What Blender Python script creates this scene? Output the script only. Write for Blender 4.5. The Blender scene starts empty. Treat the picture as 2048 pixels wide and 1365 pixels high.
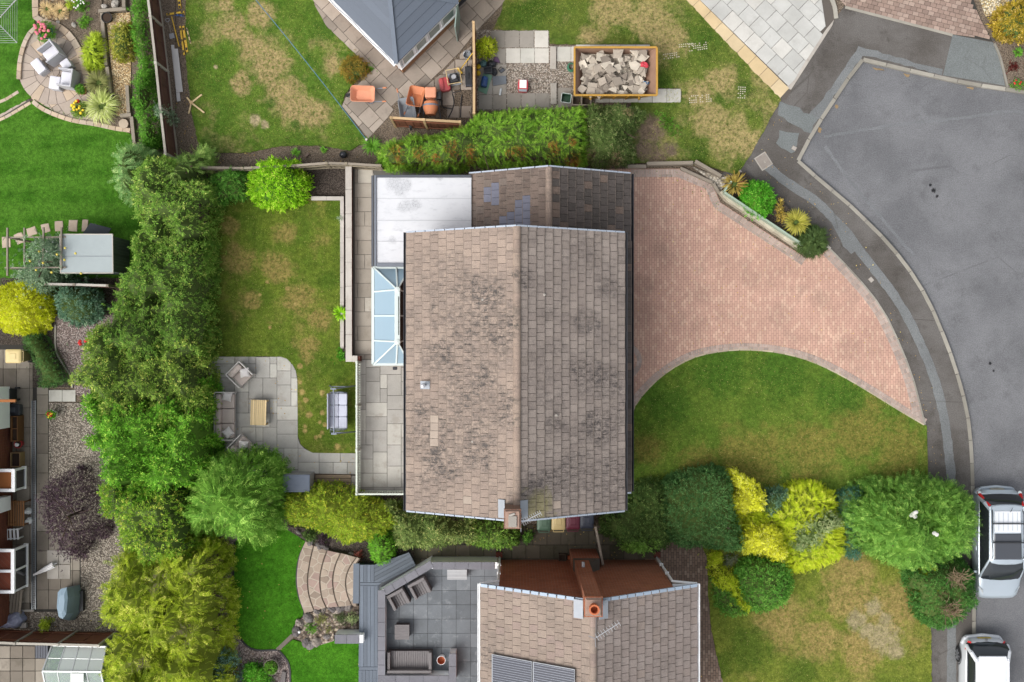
import bpy,math,random
import numpy as np
from mathutils import Vector,Matrix
SC = bpy.context.scene
COL = SC.collection
random.seed(7)
R = math.radians
H = 43.0            # camera height in metres
PPM = 50.0          # photo pixels per metre on the ground
cam_data = bpy.data.cameras.new("camera")
cam = bpy.data.objects.new("camera",cam_data)
COL.objects.link(cam)
cam.location = (0,0,H)
cam_data.sensor_width = 36.0
cam_data.lens = 36.0 * H / (2048 / PPM)
cam_data.clip_start = 0.5
cam_data.clip_end = 3000
SC.camera = cam
SUN_EL,SUN_AZ = 52.0,232.0      # degrees, azimuth clockwise from +Y
world = bpy.data.worlds.new("World")
SC.world = world
world.use_nodes = True
wn = world.node_tree
wn.nodes.clear()
w_sky = wn.nodes.new("ShaderNodeTexSky")
w_sky.sky_type = 'NISHITA'
w_sky.sun_disc = False
w_sky.sun_elevation = R(SUN_EL)
w_sky.sun_rotation = R(SUN_AZ)
w_sky.air_density = 1.0
w_sky.dust_density = 6.0
w_sky.ozone_density = 1.0
w_hs = wn.nodes.new("ShaderNodeHueSaturation")      # an overcast sky is nearly grey
w_hs.inputs["Saturation"].default_value = 0.28
w_bg = wn.nodes.new("ShaderNodeBackground")
w_bg.inputs["Strength"].default_value = 0.15
w_out = wn.nodes.new("ShaderNodeOutputWorld")
wn.links.new(w_sky.outputs[0],w_hs.inputs["Color"])
wn.links.new(w_hs.outputs[0],w_bg.inputs["Color"])
wn.links.new(w_bg.outputs[0],w_out.inputs["Surface"])
sun_data = bpy.data.lights.new("sun",'SUN')
sun_data.energy = 0.62
sun_data.angle = R(32)
sun_data.color = (1.0,0.96,0.9)
sun = bpy.data.objects.new("sun",sun_data)
COL.objects.link(sun)
_d = Vector((math.sin(R(SUN_AZ)) * math.cos(R(SUN_EL)),math.cos(R(SUN_AZ)) * math.cos(R(SUN_EL)),math.sin(R(SUN_EL))))
sun.rotation_euler = _d.to_track_quat('Z','Y').to_euler()
SC.view_settings.view_transform = 'Standard'
SC.view_settings.look = 'None'
SC.view_settings.gamma = 1
SC.view_settings.use_curve_mapping = False
SC.view_settings.exposure = 0.64
try:
 SC.cycles.max_bounces = 6
 SC.cycles.diffuse_bounces = 3
 SC.cycles.glossy_bounces = 3
 SC.cycles.transmission_bounces = 4
 SC.cycles.transparent_max_bounces = 8
 SC.cycles.use_denoising = True
except Exception:
 pass
def P(px,py,z=0.0):
 s = (H - z) / H / PPM
 return ((px - 1024) * s,(682.5 - py) * s)
def V(px,py,z=0.0):
 x,y = P(px,py,z)
 return (x,y,z)
def PP(pts,z=0.0):
 return [P(a,b,z) for a,b in pts]
def lin(v):
 v /= 255.0
 return v / 12.92 if v <= 0.04045 else ((v + 0.055) / 1.055) ** 2.4
KEXP = 1.3
def C(r,g,b,k=1.0):
 return (lin(r) / KEXP * k,lin(g) / KEXP * k,lin(b) / KEXP * k,1.0)
def area2(p):
 return sum(p[i][0] * p[(i + 1) % len(p)][1] - p[(i + 1) % len(p)][0] * p[i][1] for i in range(len(p))) / 2
def ccw(p):
 return list(p) if area2(p) > 0 else list(reversed(p))
def smooth_path(pts,n=6,closed=False):
 out = []
 N = len(pts)
 rng = range(N) if closed else range(N - 1)
 for i in rng:
  if closed:
   p0,p1,p2,p3 = pts[(i - 1) % N],pts[i],pts[(i + 1) % N],pts[(i + 2) % N]
  else:
   p1,p2 = pts[i],pts[i + 1]
   p0 = pts[i - 1] if i > 0 else (2 * p1[0] - p2[0],2 * p1[1] - p2[1])
   p3 = pts[i + 2] if i + 2 < N else (2 * p2[0] - p1[0],2 * p2[1] - p1[1])
  for k in range(n):
   t = k / n
   out.append(tuple(0.5 * (2 * p1[j] + (p2[j] - p0[j]) * t + (2 * p0[j] - 5 * p1[j] + 4 * p2[j] - p3[j]) * t * t + (3 * p1[j] - p0[j] - 3 * p2[j] + p3[j]) * t ** 3) for j in (0,1)))
 if not closed:
  out.append(tuple(pts[-1]))
 return out
def clip_half(poly,a,b):
 out = []
 ex,ey = b[0] - a[0],b[1] - a[1]
 side = lambda p: ex * (p[1] - a[1]) - ey * (p[0] - a[0])
 for i in range(len(poly)):
  p,q = poly[i],poly[(i + 1) % len(poly)]
  sp,sq = side(p),side(q)
  if sp >= 0:
   out.append(p)
  if (sp > 0 and sq < 0) or (sp < 0 and sq > 0):
   t = sp / (sp - sq)
   out.append((p[0] + (q[0] - p[0]) * t,p[1] + (q[1] - p[1]) * t))
 return out
def clip_to(region,convex):
 convex = ccw(convex)
 out = region
 for i in range(len(convex)):
  out = clip_half(out,convex[i],convex[(i + 1) % len(convex)])
  if len(out) < 3:
   return []
 res = []
 for p in out:
  if not res or (abs(p[0] - res[-1][0]) + abs(p[1] - res[-1][1])) > 1e-4:
   res.append(p)
 return res if len(res) > 2 else []
def inside(p,poly):
 x,y = p
 c = False
 j = len(poly) - 1
 for i in range(len(poly)):
  xi,yi = poly[i]
  xj,yj = poly[j]
  if (yi > y) != (yj > y) and x < (xj - xi) * (y - yi) / (yj - yi) + xi:
   c = not c
  j = i
 return c
def inside_np(x,y,poly):
 c = np.zeros(x.shape,bool)
 j = len(poly) - 1
 for i in range(len(poly)):
  xi,yi = poly[i]
  xj,yj = poly[j]
  if yi != yj:
   c ^= ((yi > y) != (yj > y)) & (x < (xj - xi) * (y - yi) / (yj - yi) + xi)
  j = i
 return c
def edge_dist(x,y,poly):
 d = np.full(x.shape,1e9)
 for i in range(len(poly)):
  ax,ay = poly[i]
  bx,by = poly[(i + 1) % len(poly)]
  ex,ey = bx - ax,by - ay
  l2 = ex * ex + ey * ey + 1e-12
  t = np.clip(((x - ax) * ex + (y - ay) * ey) / l2,0,1)
  d = np.minimum(d,np.hypot(x - ax - t * ex,y - ay - t * ey))
 return d
def offset_path(path,d):
 out = []
 for i in range(len(path)):
  a = path[max(i - 1,0)]
  b = path[min(i + 1,len(path) - 1)]
  dx,dy = b[0] - a[0],b[1] - a[1]
  l = math.hypot(dx,dy) or 1
  out.append((path[i][0] - dy / l * d,path[i][1] + dx / l * d))
 return out
def resample(path,step):
 ds = [0]
 for i in range(1,len(path)):
  ds.append(ds[-1] + math.hypot(path[i][0] - path[i - 1][0],path[i][1] - path[i - 1][1]))
 n = max(1,round(ds[-1] / step))
 out,k = [],0
 for i in range(n + 1):
  t = ds[-1] * i / n
  while k < len(ds) - 2 and ds[k + 1] < t:
   k += 1
  u = (t - ds[k]) / max(ds[k + 1] - ds[k],1e-9)
  out.append((path[k][0] + (path[k + 1][0] - path[k][0]) * u,path[k][1] + (path[k + 1][1] - path[k][1]) * u))
 return out
def vnoise(x,y,scale,seed=0):
 x = np.asarray(x) * scale + seed * 17.3
 y = np.asarray(y) * scale - seed * 9.1
 xi,yi = np.floor(x).astype(np.int64),np.floor(y).astype(np.int64)
 fx,fy = x - xi,y - yi
 fx,fy = fx * fx * (3 - 2 * fx),fy * fy * (3 - 2 * fy)
 def h(a,b):
  n = (a * 374761393 + b * 668265263 + seed * 1442695) & 0x7fffffff
  n = ((n ^ (n >> 13)) * 1274126177) & 0x7fffffff
  return ((n ^ (n >> 16)) & 0xffff) / 65535.0
 return (h(xi,yi) * (1 - fx) + h(xi + 1,yi) * fx) * (1 - fy) + (h(xi,yi + 1) * (1 - fx) + h(xi + 1,yi + 1) * fx) * fy
class MB:
 def __init__(s):
  s.v,s.f = [],[]
 def add(s,vs,fs):
  o = len(s.v)
  s.v += [tuple(v) for v in vs]
  s.f += [tuple(i + o for i in f) for f in fs]
  return s
 def box(s,c,d,rz=0.0,rx=0.0,ry=0.0,taper=1.0):
  M = Matrix.Translation(c) @ Matrix.Rotation(rz,4,'Z') @ Matrix.Rotation(ry,4,'Y') @ Matrix.Rotation(rx,4,'X')
  x,y,z = d[0] / 2,d[1] / 2,d[2] / 2
  t = taper
  vs = [(-x,-y,-z),(x,-y,-z),(x,y,-z),(-x,y,-z),(-x * t,-y * t,z),(x * t,-y * t,z),(x * t,y * t,z),(-x * t,y * t,z)]
  return s.add([M @ Vector(v) for v in vs],[(3,2,1,0),(4,5,6,7),(0,1,5,4),(1,2,6,5),(2,3,7,6),(3,0,4,7)])
 def beam(s,a,b,w,h,up=(0,0,1)):
  a,b = Vector(a),Vector(b)
  y = (b - a)
  l = y.length
  y.normalize()
  u = Vector(up)
  if abs(y.dot(u)) > 0.98:
   u = Vector((1,0,0))
  x = y.cross(u).normalized()
  z = x.cross(y).normalized()
  vs = []
  for p in (a,b):
   for sx,sz in ((-1,-1),(1,-1),(1,1),(-1,1)):
    vs.append(p + x * sx * w / 2 + z * sz * h / 2)
  return s.add(vs,[(0,1,2,3),(7,6,5,4),(0,4,5,1),(1,5,6,2),(2,6,7,3),(3,7,4,0)])
 def prism(s,pts,z0,z1,chamfer=0.0,bottom=True):
  pts = ccw(pts)
  n = len(pts)
  if chamfer > 0 and n < 60:
   cx = sum(p[0] for p in pts) / n
   cy = sum(p[1] for p in pts) / n
   top = []
   for p in pts:
    l = math.hypot(p[0] - cx,p[1] - cy) or 1
    k = max(0.5,1 - chamfer * 1.4 / l)
    top.append((cx + (p[0] - cx) * k,cy + (p[1] - cy) * k))
   vs = [(x,y,z0) for x,y in pts] + [(x,y,z1 - chamfer) for x,y in pts] + [(x,y,z1) for x,y in top]
   fs = [tuple(range(2 * n,3 * n))]
   for i in range(n):
    j = (i + 1) % n
    fs += [(i,j,n + j,n + i),(n + i,n + j,2 * n + j,2 * n + i)]
  else:
   vs = [(x,y,z0) for x,y in pts] + [(x,y,z1) for x,y in pts]
   fs = [tuple(range(n,2 * n))] + [(i,(i + 1) % n,n + (i + 1) % n,n + i) for i in range(n)]
  if bottom:
   fs.append(tuple(reversed(range(n))))
  return s.add(vs,fs)
 def cyl(s,a,b,r0,r1=None,n=10,caps=True):
  r1 = r0 if r1 is None else r1
  a,b = Vector(a),Vector(b)
  y = (b - a).normalized()
  u = Vector((0,0,1)) if abs(y.z) < 0.95 else Vector((1,0,0))
  x = y.cross(u).normalized()
  z = x.cross(y)
  vs = []
  for p,r in ((a,r0),(b,r1)):
   for i in range(n):
    t = 2 * math.pi * i / n
    vs.append(p + (x * math.cos(t) + z * math.sin(t)) * r)
  fs = [(i,(i + 1) % n,n + (i + 1) % n,n + i) for i in range(n)]
  if caps:
   fs += [tuple(reversed(range(n))),tuple(range(n,2 * n))]
  return s.add(vs,fs)
 def tube(s,pts,r,n=6):
  for i in range(len(pts) - 1):
   s.cyl(pts[i],pts[i + 1],r,r,n)
  return s
 def lathe(s,prof,c=(0,0,0),n=18):
  vs,fs = [],[]
  m = len(prof)
  for i in range(n):
   t = 2 * math.pi * i / n
   for r,z in prof:
    vs.append((c[0] + r * math.cos(t),c[1] + r * math.sin(t),c[2] + z))
  for i in range(n):
   j = (i + 1) % n
   for k in range(m - 1):
    fs.append((i * m + k,j * m + k,j * m + k + 1,i * m + k + 1))
  return s.add(vs,fs)
 def ell(s,c,r,nu=12,nv=7,wob=0.0,seed=1):
  rn = random.Random(seed)
  vs,fs = [],[]
  for j in range(nv + 1):
   th = math.pi * j / nv
   for i in range(nu):
    ph = 2 * math.pi * i / nu
    k = 1 + wob * (rn.random() - 0.5) * 2
    vs.append((c[0] + r[0] * k * math.sin(th) * math.cos(ph),c[1] + r[1] * k * math.sin(th) * math.sin(ph),c[2] + r[2] * k * math.cos(th)))
  for j in range(nv):
   for i in range(nu):
    i2 = (i + 1) % nu
    fs.append((j * nu + i,(j + 1) * nu + i,(j + 1) * nu + i2,j * nu + i2))
  return s.add(vs,fs)
 def loft(s,rings,closed=True,caps=True):
  n = len(rings[0])
  vs = [v for r in rings for v in r]
  fs = []
  for k in range(len(rings) - 1):
   for i in range(n if closed else n - 1):
    j = (i + 1) % n
    fs.append((k * n + i,k * n + j,(k + 1) * n + j,(k + 1) * n + i))
  if caps and closed:
   fs += [tuple(reversed(range(n))),tuple(range((len(rings) - 1) * n,len(rings) * n))]
  return s.add(vs,fs)
 def strip(s,left,right,z0,z1):
  n = len(left)
  for i in range(n - 1):
   s.prism([left[i],left[i + 1],right[i + 1],right[i]],z0,z1)
  return s
def new_mesh(name,mb,mat,smooth=False,mat2=None,idx2=()):
 me = bpy.data.meshes.new(name)
 me.from_pydata(mb.v,[],mb.f)
 if mat is not None:
  me.materials.append(mat)
 if mat2 is not None:
  me.materials.append(mat2)
  for i in idx2:
   me.polygons[i].material_index = 1
 if smooth:
  me.polygons.foreach_set("use_smooth",[True] * len(me.polygons))
  try:
   me.set_sharp_from_angle(angle=R(38))
  except Exception:
   pass
 me.update()
 return me
def link(name,data,parent=None):
 o = bpy.data.objects.new(name,data)
 COL.objects.link(o)
 if parent is not None:
  o.parent = parent
 return o
def obj(name,mb,mat,parent=None,smooth=False,bevel=0.0,kind=None,label=None):
 o = link(name,new_mesh(name,mb,mat,smooth),parent)
 if bevel:
  m = o.modifiers.new("soft_edges",'BEVEL')
  m.width = bevel
  m.segments = 2
  m.limit_method = 'ANGLE'
 if kind:
  o["kind"] = kind
 if label:
  o["label"] = label
 return o
def tag(o,label,cat,group=None):
 o["label"] = label
 o["category"] = cat
 if group:
  o["group"] = group
 return o
def thing(name,label,cat,loc=(0,0,0),rz=0.0,group=None):
 o = link(name,None)
 o.empty_display_size = 0.3
 o.location = loc
 o.rotation_euler = (0,0,rz)
 return tag(o,label,cat,group)
def dup(root,loc,rz,label=None,group=None):
 kids = {}
 for o in bpy.data.objects:
  if o.parent is not None:
   kids.setdefault(o.parent.name,[]).append(o)
 def cp(o,par):
  c = o.copy()
  COL.objects.link(c)
  if par is not None:
   c.parent = par
  for k in kids.get(o.name,[]):
   cp(k,c)
  return c
 r = cp(root,None)
 r.location = loc
 r.rotation_euler = (0,0,rz)
 if label:
  r["label"] = label
 if group:
  r["group"] = group
 return r
def structure(name,mb,mat,smooth=False):
 return obj(name,mb,mat,None,smooth,0.0,"structure")
class NT:
 def __init__(s,name):
  s.m = bpy.data.materials.new(name)
  s.m.use_nodes = True
  s.t = s.m.node_tree
  s.t.nodes.clear()
  s.out = s.t.nodes.new("ShaderNodeOutputMaterial")
  s._pos = None
 def n(s,typ,**props):
  x = s.t.nodes.new(typ)
  for k,v in props.items():
   setattr(x,k,v)
  return x
 def put(s,sock,v):
  if isinstance(v,bpy.types.NodeSocket):
   s.t.links.new(v,sock)
  elif v is not None:
   sock.default_value = v
 def pos(s):
  if s._pos is None:
   s._pos = s.n("ShaderNodeNewGeometry").outputs["Position"]
  return s._pos
 def objpos(s):
  return s.n("ShaderNodeTexCoord").outputs["Object"]
 def island(s):
  return s.n("ShaderNodeNewGeometry").outputs["Random Per Island"]
 def rnd(s):
  o = s.n("ShaderNodeObjectInfo").outputs["Random"]
  return s.math('FRACT',s.math('ADD',o,s.island()))
 def math(s,op,a,b=None,c=None,clamp=False):
  x = s.n("ShaderNodeMath",operation=op,use_clamp=clamp)
  s.put(x.inputs[0],a)
  if b is not None:
   s.put(x.inputs[1],b)
  if c is not None:
   s.put(x.inputs[2],c)
  return x.outputs[0]
 def mix(s,f,a,b,mode='MIX'):
  x = s.n("ShaderNodeMix",data_type='RGBA',blend_type=mode)
  s.put(x.inputs[0],f)
  s.put(x.inputs[6],a)
  s.put(x.inputs[7],b)
  return x.outputs[2]
 def noise(s,scale,detail=3.0,rough=0.6,vec=None,dist=0.0):
  x = s.n("ShaderNodeTexNoise")
  s.put(x.inputs["Vector"],vec if vec is not None else s.pos())
  x.inputs["Scale"].default_value = scale
  x.inputs["Detail"].default_value = detail
  x.inputs["Roughness"].default_value = rough
  x.inputs["Distortion"].default_value = dist
  return x.outputs[0]
 def voro(s,scale,vec=None,feature='F1',out="Distance"):
  x = s.n("ShaderNodeTexVoronoi",feature=feature)
  s.put(x.inputs["Vector"],vec if vec is not None else s.pos())
  x.inputs["Scale"].default_value = scale
  return x.outputs[out]
 def rng(s,v,a,b,c=0.0,d=1.0):
  x = s.n("ShaderNodeMapRange",interpolation_type='SMOOTHSTEP')
  s.put(x.inputs[0],v)
  for i,q in enumerate((a,b,c,d)):
   x.inputs[i + 1].default_value = q
  return x.outputs[0]
 def scaled(s,sx,sy,sz,vec=None,rz=0.0):
  x = s.n("ShaderNodeMapping")
  s.put(x.inputs["Vector"],vec if vec is not None else s.pos())
  x.inputs["Scale"].default_value = (sx,sy,sz)
  x.inputs["Rotation"].default_value = (0,0,rz)
  return x.outputs[0]
 def blobs(s,pts,rag=0.9,freq=1.3):
  sep = s.n("ShaderNodeSeparateXYZ")
  s.put(sep.inputs[0],s.pos())
  nz = s.math('MULTIPLY',s.math('SUBTRACT',s.noise(freq,7,0.7,None,0.8),0.5),rag * 4.2)
  tot = None
  for x,y,r in pts:
   dx = s.math('SUBTRACT',sep.outputs[0],x)
   dy = s.math('SUBTRACT',sep.outputs[1],y)
   d = s.math('SQRT',s.math('ADD',s.math('MULTIPLY',dx,dx),s.math('MULTIPLY',dy,dy)))
   q = s.math('SUBTRACT',1.0,s.math('DIVIDE',d,r))
   tot = q if tot is None else s.math('MAXIMUM',tot,q)
  return s.rng(s.math('ADD',tot,nz),-0.05,0.6)
 def bsdf(s,col,rough=0.8,bump=None,bs=0.3,bd=0.02,metal=0.0,spec=0.3,alpha=None,coat=0.0):
  b = s.n("ShaderNodeBsdfPrincipled")
  s.put(b.inputs["Base Color"],col)
  s.put(b.inputs["Roughness"],rough)
  b.inputs["Metallic"].default_value = metal
  b.inputs["Specular IOR Level"].default_value = spec
  b.inputs["Coat Weight"].default_value = coat
  if alpha is not None:
   b.inputs["Alpha"].default_value = alpha
  if bump is not None:
   bp = s.n("ShaderNodeBump")
   bp.inputs["Strength"].default_value = bs
   bp.inputs["Distance"].default_value = bd
   s.put(bp.inputs["Height"],bump)
   s.t.links.new(bp.outputs[0],b.inputs["Normal"])
  s.t.links.new(b.outputs[0],s.out.inputs[0])
  return s.m
def m_plain(name,col,rough=0.6,var=0.12,scale=6.0,metal=0.0,spec=0.4,bump=0.15,coat=0.0,rvar=0.0):
 t = NT(name)
 nz = t.noise(scale,4,0.65)
 c = t.mix(nz,tuple(v * (1 - var) for v in col[:3]) + (1,),tuple(min(1,v * (1 + var)) for v in col[:3]) + (1,))
 if rvar:
  r = t.rnd()
  c = t.mix(1.0,c,t.mix(r,(1 - rvar,) * 3 + (1,),(1 + rvar,) * 3 + (1,)),'MULTIPLY')
 return t.bsdf(c,rough,t.noise(scale * 12,3) if bump else None,bump,0.01,metal,spec,None,coat)
def m_stone(name,cols,scale=1.4,fine=40.0,rough=0.85,stain=None,stain_amt=0.5,bump=0.35,rv=0.16,marks=None):
 t = NT(name)
 r = t.rnd()
 c = t.mix(r,cols[0],cols[1])
 if len(cols) > 2:
  c = t.mix(t.rng(t.math('FRACT',t.math('MULTIPLY',r,7.31)),0.7,0.78),c,cols[2])
 w = t.noise(scale,5,0.65)
 c = t.mix(1.0,c,t.mix(w,(0.68,0.68,0.67,1),(1.28,1.28,1.28,1)),'MULTIPLY')
 c = t.mix(1.0,c,t.mix(t.math('FRACT',t.math('MULTIPLY',r,3.77)),(1 - rv,) * 3 + (1,),(1 + rv,) * 3 + (1,)),'MULTIPLY')
 g = t.noise(fine,3,0.7)
 c = t.mix(1.0,c,t.mix(g,(0.8,0.8,0.8,1),(1.2,1.2,1.2,1)),'MULTIPLY')
 if stain is not None:
  m = t.math('MULTIPLY',t.rng(t.noise(scale * 1.7,6,0.72),0.52,0.68),stain_amt)
  c = t.mix(m,c,stain)
 if marks:
  c = t.mix(t.math('MULTIPLY',t.blobs(marks[0],0.5,1.2),t.rng(t.noise(7,5,0.75),0.3,0.65,0.1,marks[2])),c,marks[1])
 return t.bsdf(c,rough,t.math('ADD',g,w),bump,0.012)
LEAFK = 1.6
def m_leaf(name,dark,light,tip=None,patch=None,patch_pts=None,trans=0.35,clump=0.9):
 up_ = lambda c: tuple(min(0.85,v * LEAFK) for v in c[:3]) + (1,)
 dark,light,tip = up_(dark),up_(light),up_(tip) if tip is not None else None
 t = NT(name)
 r = t.island()
 k = t.noise(clump,3,0.6)
 f = t.math('ADD',t.math('MULTIPLY',r,0.62),t.math('MULTIPLY',t.rng(k,0.3,0.7),0.38))
 c = t.mix(f,dark,light)
 if tip is not None:
  c = t.mix(t.rng(t.math('ADD',r,t.math('MULTIPLY',t.math('SUBTRACT',t.noise(2.3,3),0.5),1.2)),0.78,1.0),c,tip)
 if patch is not None:
  m = t.blobs(patch_pts,0.8,2.4) if patch_pts else t.rng(t.noise(1.6,4),0.6,0.66)
  c = t.mix(t.math('MULTIPLY',m,t.rng(t.math('FRACT',t.math('MULTIPLY',r,5.7)),0.2,0.5)),c,patch)
 b = t.n("ShaderNodeBsdfPrincipled")
 t.put(b.inputs["Base Color"],c)
 b.inputs["Roughness"].default_value = 0.6
 b.inputs["Specular IOR Level"].default_value = 0.14
 tr = t.n("ShaderNodeBsdfTranslucent")
 t.put(tr.inputs["Color"],c)
 mx = t.n("ShaderNodeMixShader")
 mx.inputs[0].default_value = trans
 t.t.links.new(b.outputs[0],mx.inputs[1])
 t.t.links.new(tr.outputs[0],mx.inputs[2])
 t.t.links.new(mx.outputs[0],t.out.inputs[0])
 return t.m
def m_grass(name,green,green2,dry,dry_pts=None,bare=None,bare_pts=None,stripes=None,dry_bias=0.0,deep=None,deep_pts=None):
 t = NT(name)
 a = t.noise(0.9,4,0.62)
 c = t.mix(t.rng(a,0.32,0.68),green,green2)
 if stripes:
  sep = t.n("ShaderNodeSeparateXYZ")
  t.put(sep.inputs[0],t.scaled(1,1,1,None,stripes[1]))
  w = t.math('SINE',t.math('MULTIPLY',sep.outputs[0],stripes[0]))
  c = t.mix(t.rng(w,-0.6,0.6,0.0,0.75),c,green2)
 d = t.math('MULTIPLY',t.rng(t.math('ADD',t.noise(0.55,5,0.66),dry_bias),0.5,0.68),0.75)
 if dry_pts:
  d = t.math('MAXIMUM',d,t.blobs(dry_pts,0.55,1.1))
 c = t.mix(t.math('MULTIPLY',d,t.rng(t.noise(9,3,0.7),0.22,0.55)),c,dry)
 if deep_pts:
  c = t.mix(t.math('MULTIPLY',t.blobs(deep_pts,0.5,1.4),0.8),c,deep)
 if bare_pts:
  c = t.mix(t.blobs(bare_pts,0.45,2.5),c,bare)
 g = t.noise(15,5,0.8)
 c = t.mix(1.0,c,t.mix(t.rng(g,0.25,0.75),(0.55,0.55,0.55,1),(1.45,1.45,1.45,1)),'MULTIPLY')
 c = t.mix(1.0,c,t.mix(t.rng(t.noise(4.5,6,0.75),0.3,0.7),(0.72,0.74,0.7,1),(1.28,1.26,1.26,1)),'MULTIPLY')
 return t.bsdf(c,0.95,t.math('ADD',g,t.noise(60,2)),0.8,0.03,spec=0.1)
def m_gravel(name,cols,scale=22.0):
 t = NT(name)
 v = t.n("ShaderNodeTexVoronoi")
 t.put(v.inputs["Vector"],t.pos())
 v.inputs["Scale"].default_value = scale
 sep = t.n("ShaderNodeSeparateColor")
 t.put(sep.inputs[0],v.outputs["Color"])
 c = t.mix(sep.outputs[0],cols[0],cols[1])
 if len(cols) > 2:
  c = t.mix(t.rng(sep.outputs[1],0.55,0.6),c,cols[2])
 c = t.mix(1.0,c,t.mix(t.rng(v.outputs["Distance"],0.25,0.75),(1.15,) * 3 + (1,),(0.4,) * 3 + (1,)),'MULTIPLY')
 c = t.mix(1.0,c,t.mix(t.noise(0.9,4),(0.75,) * 3 + (1,),(1.2,) * 3 + (1,)),'MULTIPLY')
 return t.bsdf(c,0.9,t.math('SUBTRACT',1.0,v.outputs["Distance"]),0.9,0.03)
def m_brick(name,c1,c2,mortar,axis='XZ',scale=1.0):
 t = NT(name)
 sep = t.n("ShaderNodeSeparateXYZ")
 t.put(sep.inputs[0],t.pos())
 cmb = t.n("ShaderNodeCombineXYZ")
 u = t.math('ADD',sep.outputs[0],sep.outputs[1])
 t.put(cmb.inputs[0],u)
 t.put(cmb.inputs[1],sep.outputs[2])
 b = t.n("ShaderNodeTexBrick")
 t.put(b.inputs["Vector"],cmb.outputs[0])
 b.inputs["Color1"].default_value = c1
 b.inputs["Color2"].default_value = c2
 b.inputs["Mortar"].default_value = mortar
 b.inputs["Scale"].default_value = scale
 b.inputs["Brick Width"].default_value = 0.225
 b.inputs["Row Height"].default_value = 0.075
 b.inputs["Mortar Size"].default_value = 0.006
 c = t.mix(1.0,b.outputs[0],t.mix(t.noise(1.2,5),(0.72,) * 3 + (1,),(1.25,) * 3 + (1,)),'MULTIPLY')
 return t.bsdf(c,0.9,b.outputs["Fac"],-0.4,0.008)
def m_wood(name,c1,c2,rz=0.0,rough=0.75):
 t = NT(name)
 g = t.noise(5.0,4,0.6,t.scaled(1.2,14,14,None,rz))
 c = t.mix(g,c1,c2)
 r = t.rnd()
 c = t.mix(1.0,c,t.mix(r,(0.82,) * 3 + (1,),(1.18,) * 3 + (1,)),'MULTIPLY')
 return t.bsdf(c,rough,g,0.25,0.01)
def m_glass(name,col,alpha=0.5,rough=0.08):
 t = NT(name)
 return t.bsdf(col,rough,spec=0.7,alpha=alpha)
# ================================================================ paving helpers
_shared = {}
def piece_mesh(name,poly,z0,z1,mat,key=None,chamfer=0.006):
 if key is not None and (key,mat.name) in _shared:
  return _shared[(key,mat.name)]
 me = new_mesh(name,MB().prism(poly,z0,z1,chamfer,bottom=False),mat)
 if key is not None:
  _shared[(key,mat.name)] = me
 return me
def cells_paving(parent,region,cells,origin,ang,mat,z0,z1,name,gap=0.012,minarea=0.02,mats=None,tilt=0.0,jz=0.0):
 ca,sa = math.cos(ang),math.sin(ang)
 n = 0
 for (u0,v0,u1,v1) in cells:
  g = gap / 2
  q = [(u0 + g,v0 + g),(u1 - g,v0 + g),(u1 - g,v1 - g),(u0 + g,v1 - g)]
  W = [(origin[0] + u * ca - v * sa,origin[1] + u * sa + v * ca) for u,v in q]
  ins = [inside(p,region) for p in W]
  mid = ((W[0][0] + W[2][0]) / 2,(W[0][1] + W[2][1]) / 2)
  m = mat if mats is None else mats(mid[0],mid[1])
  if m is None:
   continue
  dz = random.uniform(-jz,jz)
  if all(ins):
   w,h = u1 - u0 - gap,v1 - v0 - gap
   me = piece_mesh(name,[(-w / 2,-h / 2),(w / 2,-h / 2),(w / 2,h / 2),(-w / 2,h / 2)],z0,z1,m,(round(w,3),round(h,3),z0,z1))
   o = link(name,me,parent)
   o.location = (mid[0],mid[1],dz)
   o.rotation_euler = (random.uniform(-tilt,tilt),random.uniform(-tilt,tilt),ang)
  else:
   poly = clip_to(region,W)
   if len(poly) < 3 or abs(area2(poly)) < minarea:
    continue
   c = (sum(p[0] for p in poly) / len(poly),sum(p[1] for p in poly) / len(poly))
   o = link(name,piece_mesh(name,[(p[0] - c[0],p[1] - c[1]) for p in poly],z0,z1,m),parent)
   o.location = (c[0],c[1],dz)
  n += 1
 return n
def bounds_uv(region,origin,ang):
 ca,sa = math.cos(ang),math.sin(ang)
 us = [(p[0] - origin[0]) * ca + (p[1] - origin[1]) * sa for p in region]
 vs = [-(p[0] - origin[0]) * sa + (p[1] - origin[1]) * ca for p in region]
 return min(us),min(vs),max(us),max(vs)
def grid_cells(region,origin,ang,w,h,bond=0.0):
 a,b,c,d = bounds_uv(region,origin,ang)
 out = []
 for j in range(math.floor(b / h) - 1,math.ceil(d / h) + 1):
  off = bond * w * (j % 2)
  for i in range(math.floor(a / w) - 2,math.ceil(c / w) + 2):
   out.append((i * w + off,j * h,(i + 1) * w + off,(j + 1) * h))
 return out
def ashlar_cells(region,origin,ang,unit,seed=3,sizes=((3,2),(2,3),(2,2),(2,2),(1,2),(2,1),(1,1))):
 rn = random.Random(seed)
 a,b,c,d = bounds_uv(region,origin,ang)
 i0,j0,i1,j1 = (math.floor(a / unit) - 1,math.floor(b / unit) - 1,math.ceil(c / unit) + 1,math.ceil(d / unit) + 1)
 used,out = set(),[]
 for j in range(j0,j1):
  for i in range(i0,i1):
   if (i,j) in used:
    continue
   opts = list(sizes)
   rn.shuffle(opts)
   opts.sort(key=lambda s: -s[0] * s[1] * rn.uniform(0.3,1.0))
   for w,h in opts + [(1,1)]:
    cs = [(i + x,j + y) for x in range(w) for y in range(h)]
    if not any(k in used for k in cs):
     used.update(cs)
     out.append((i * unit,j * unit,(i + w) * unit,(j + h) * unit))
     break
 return out
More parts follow.
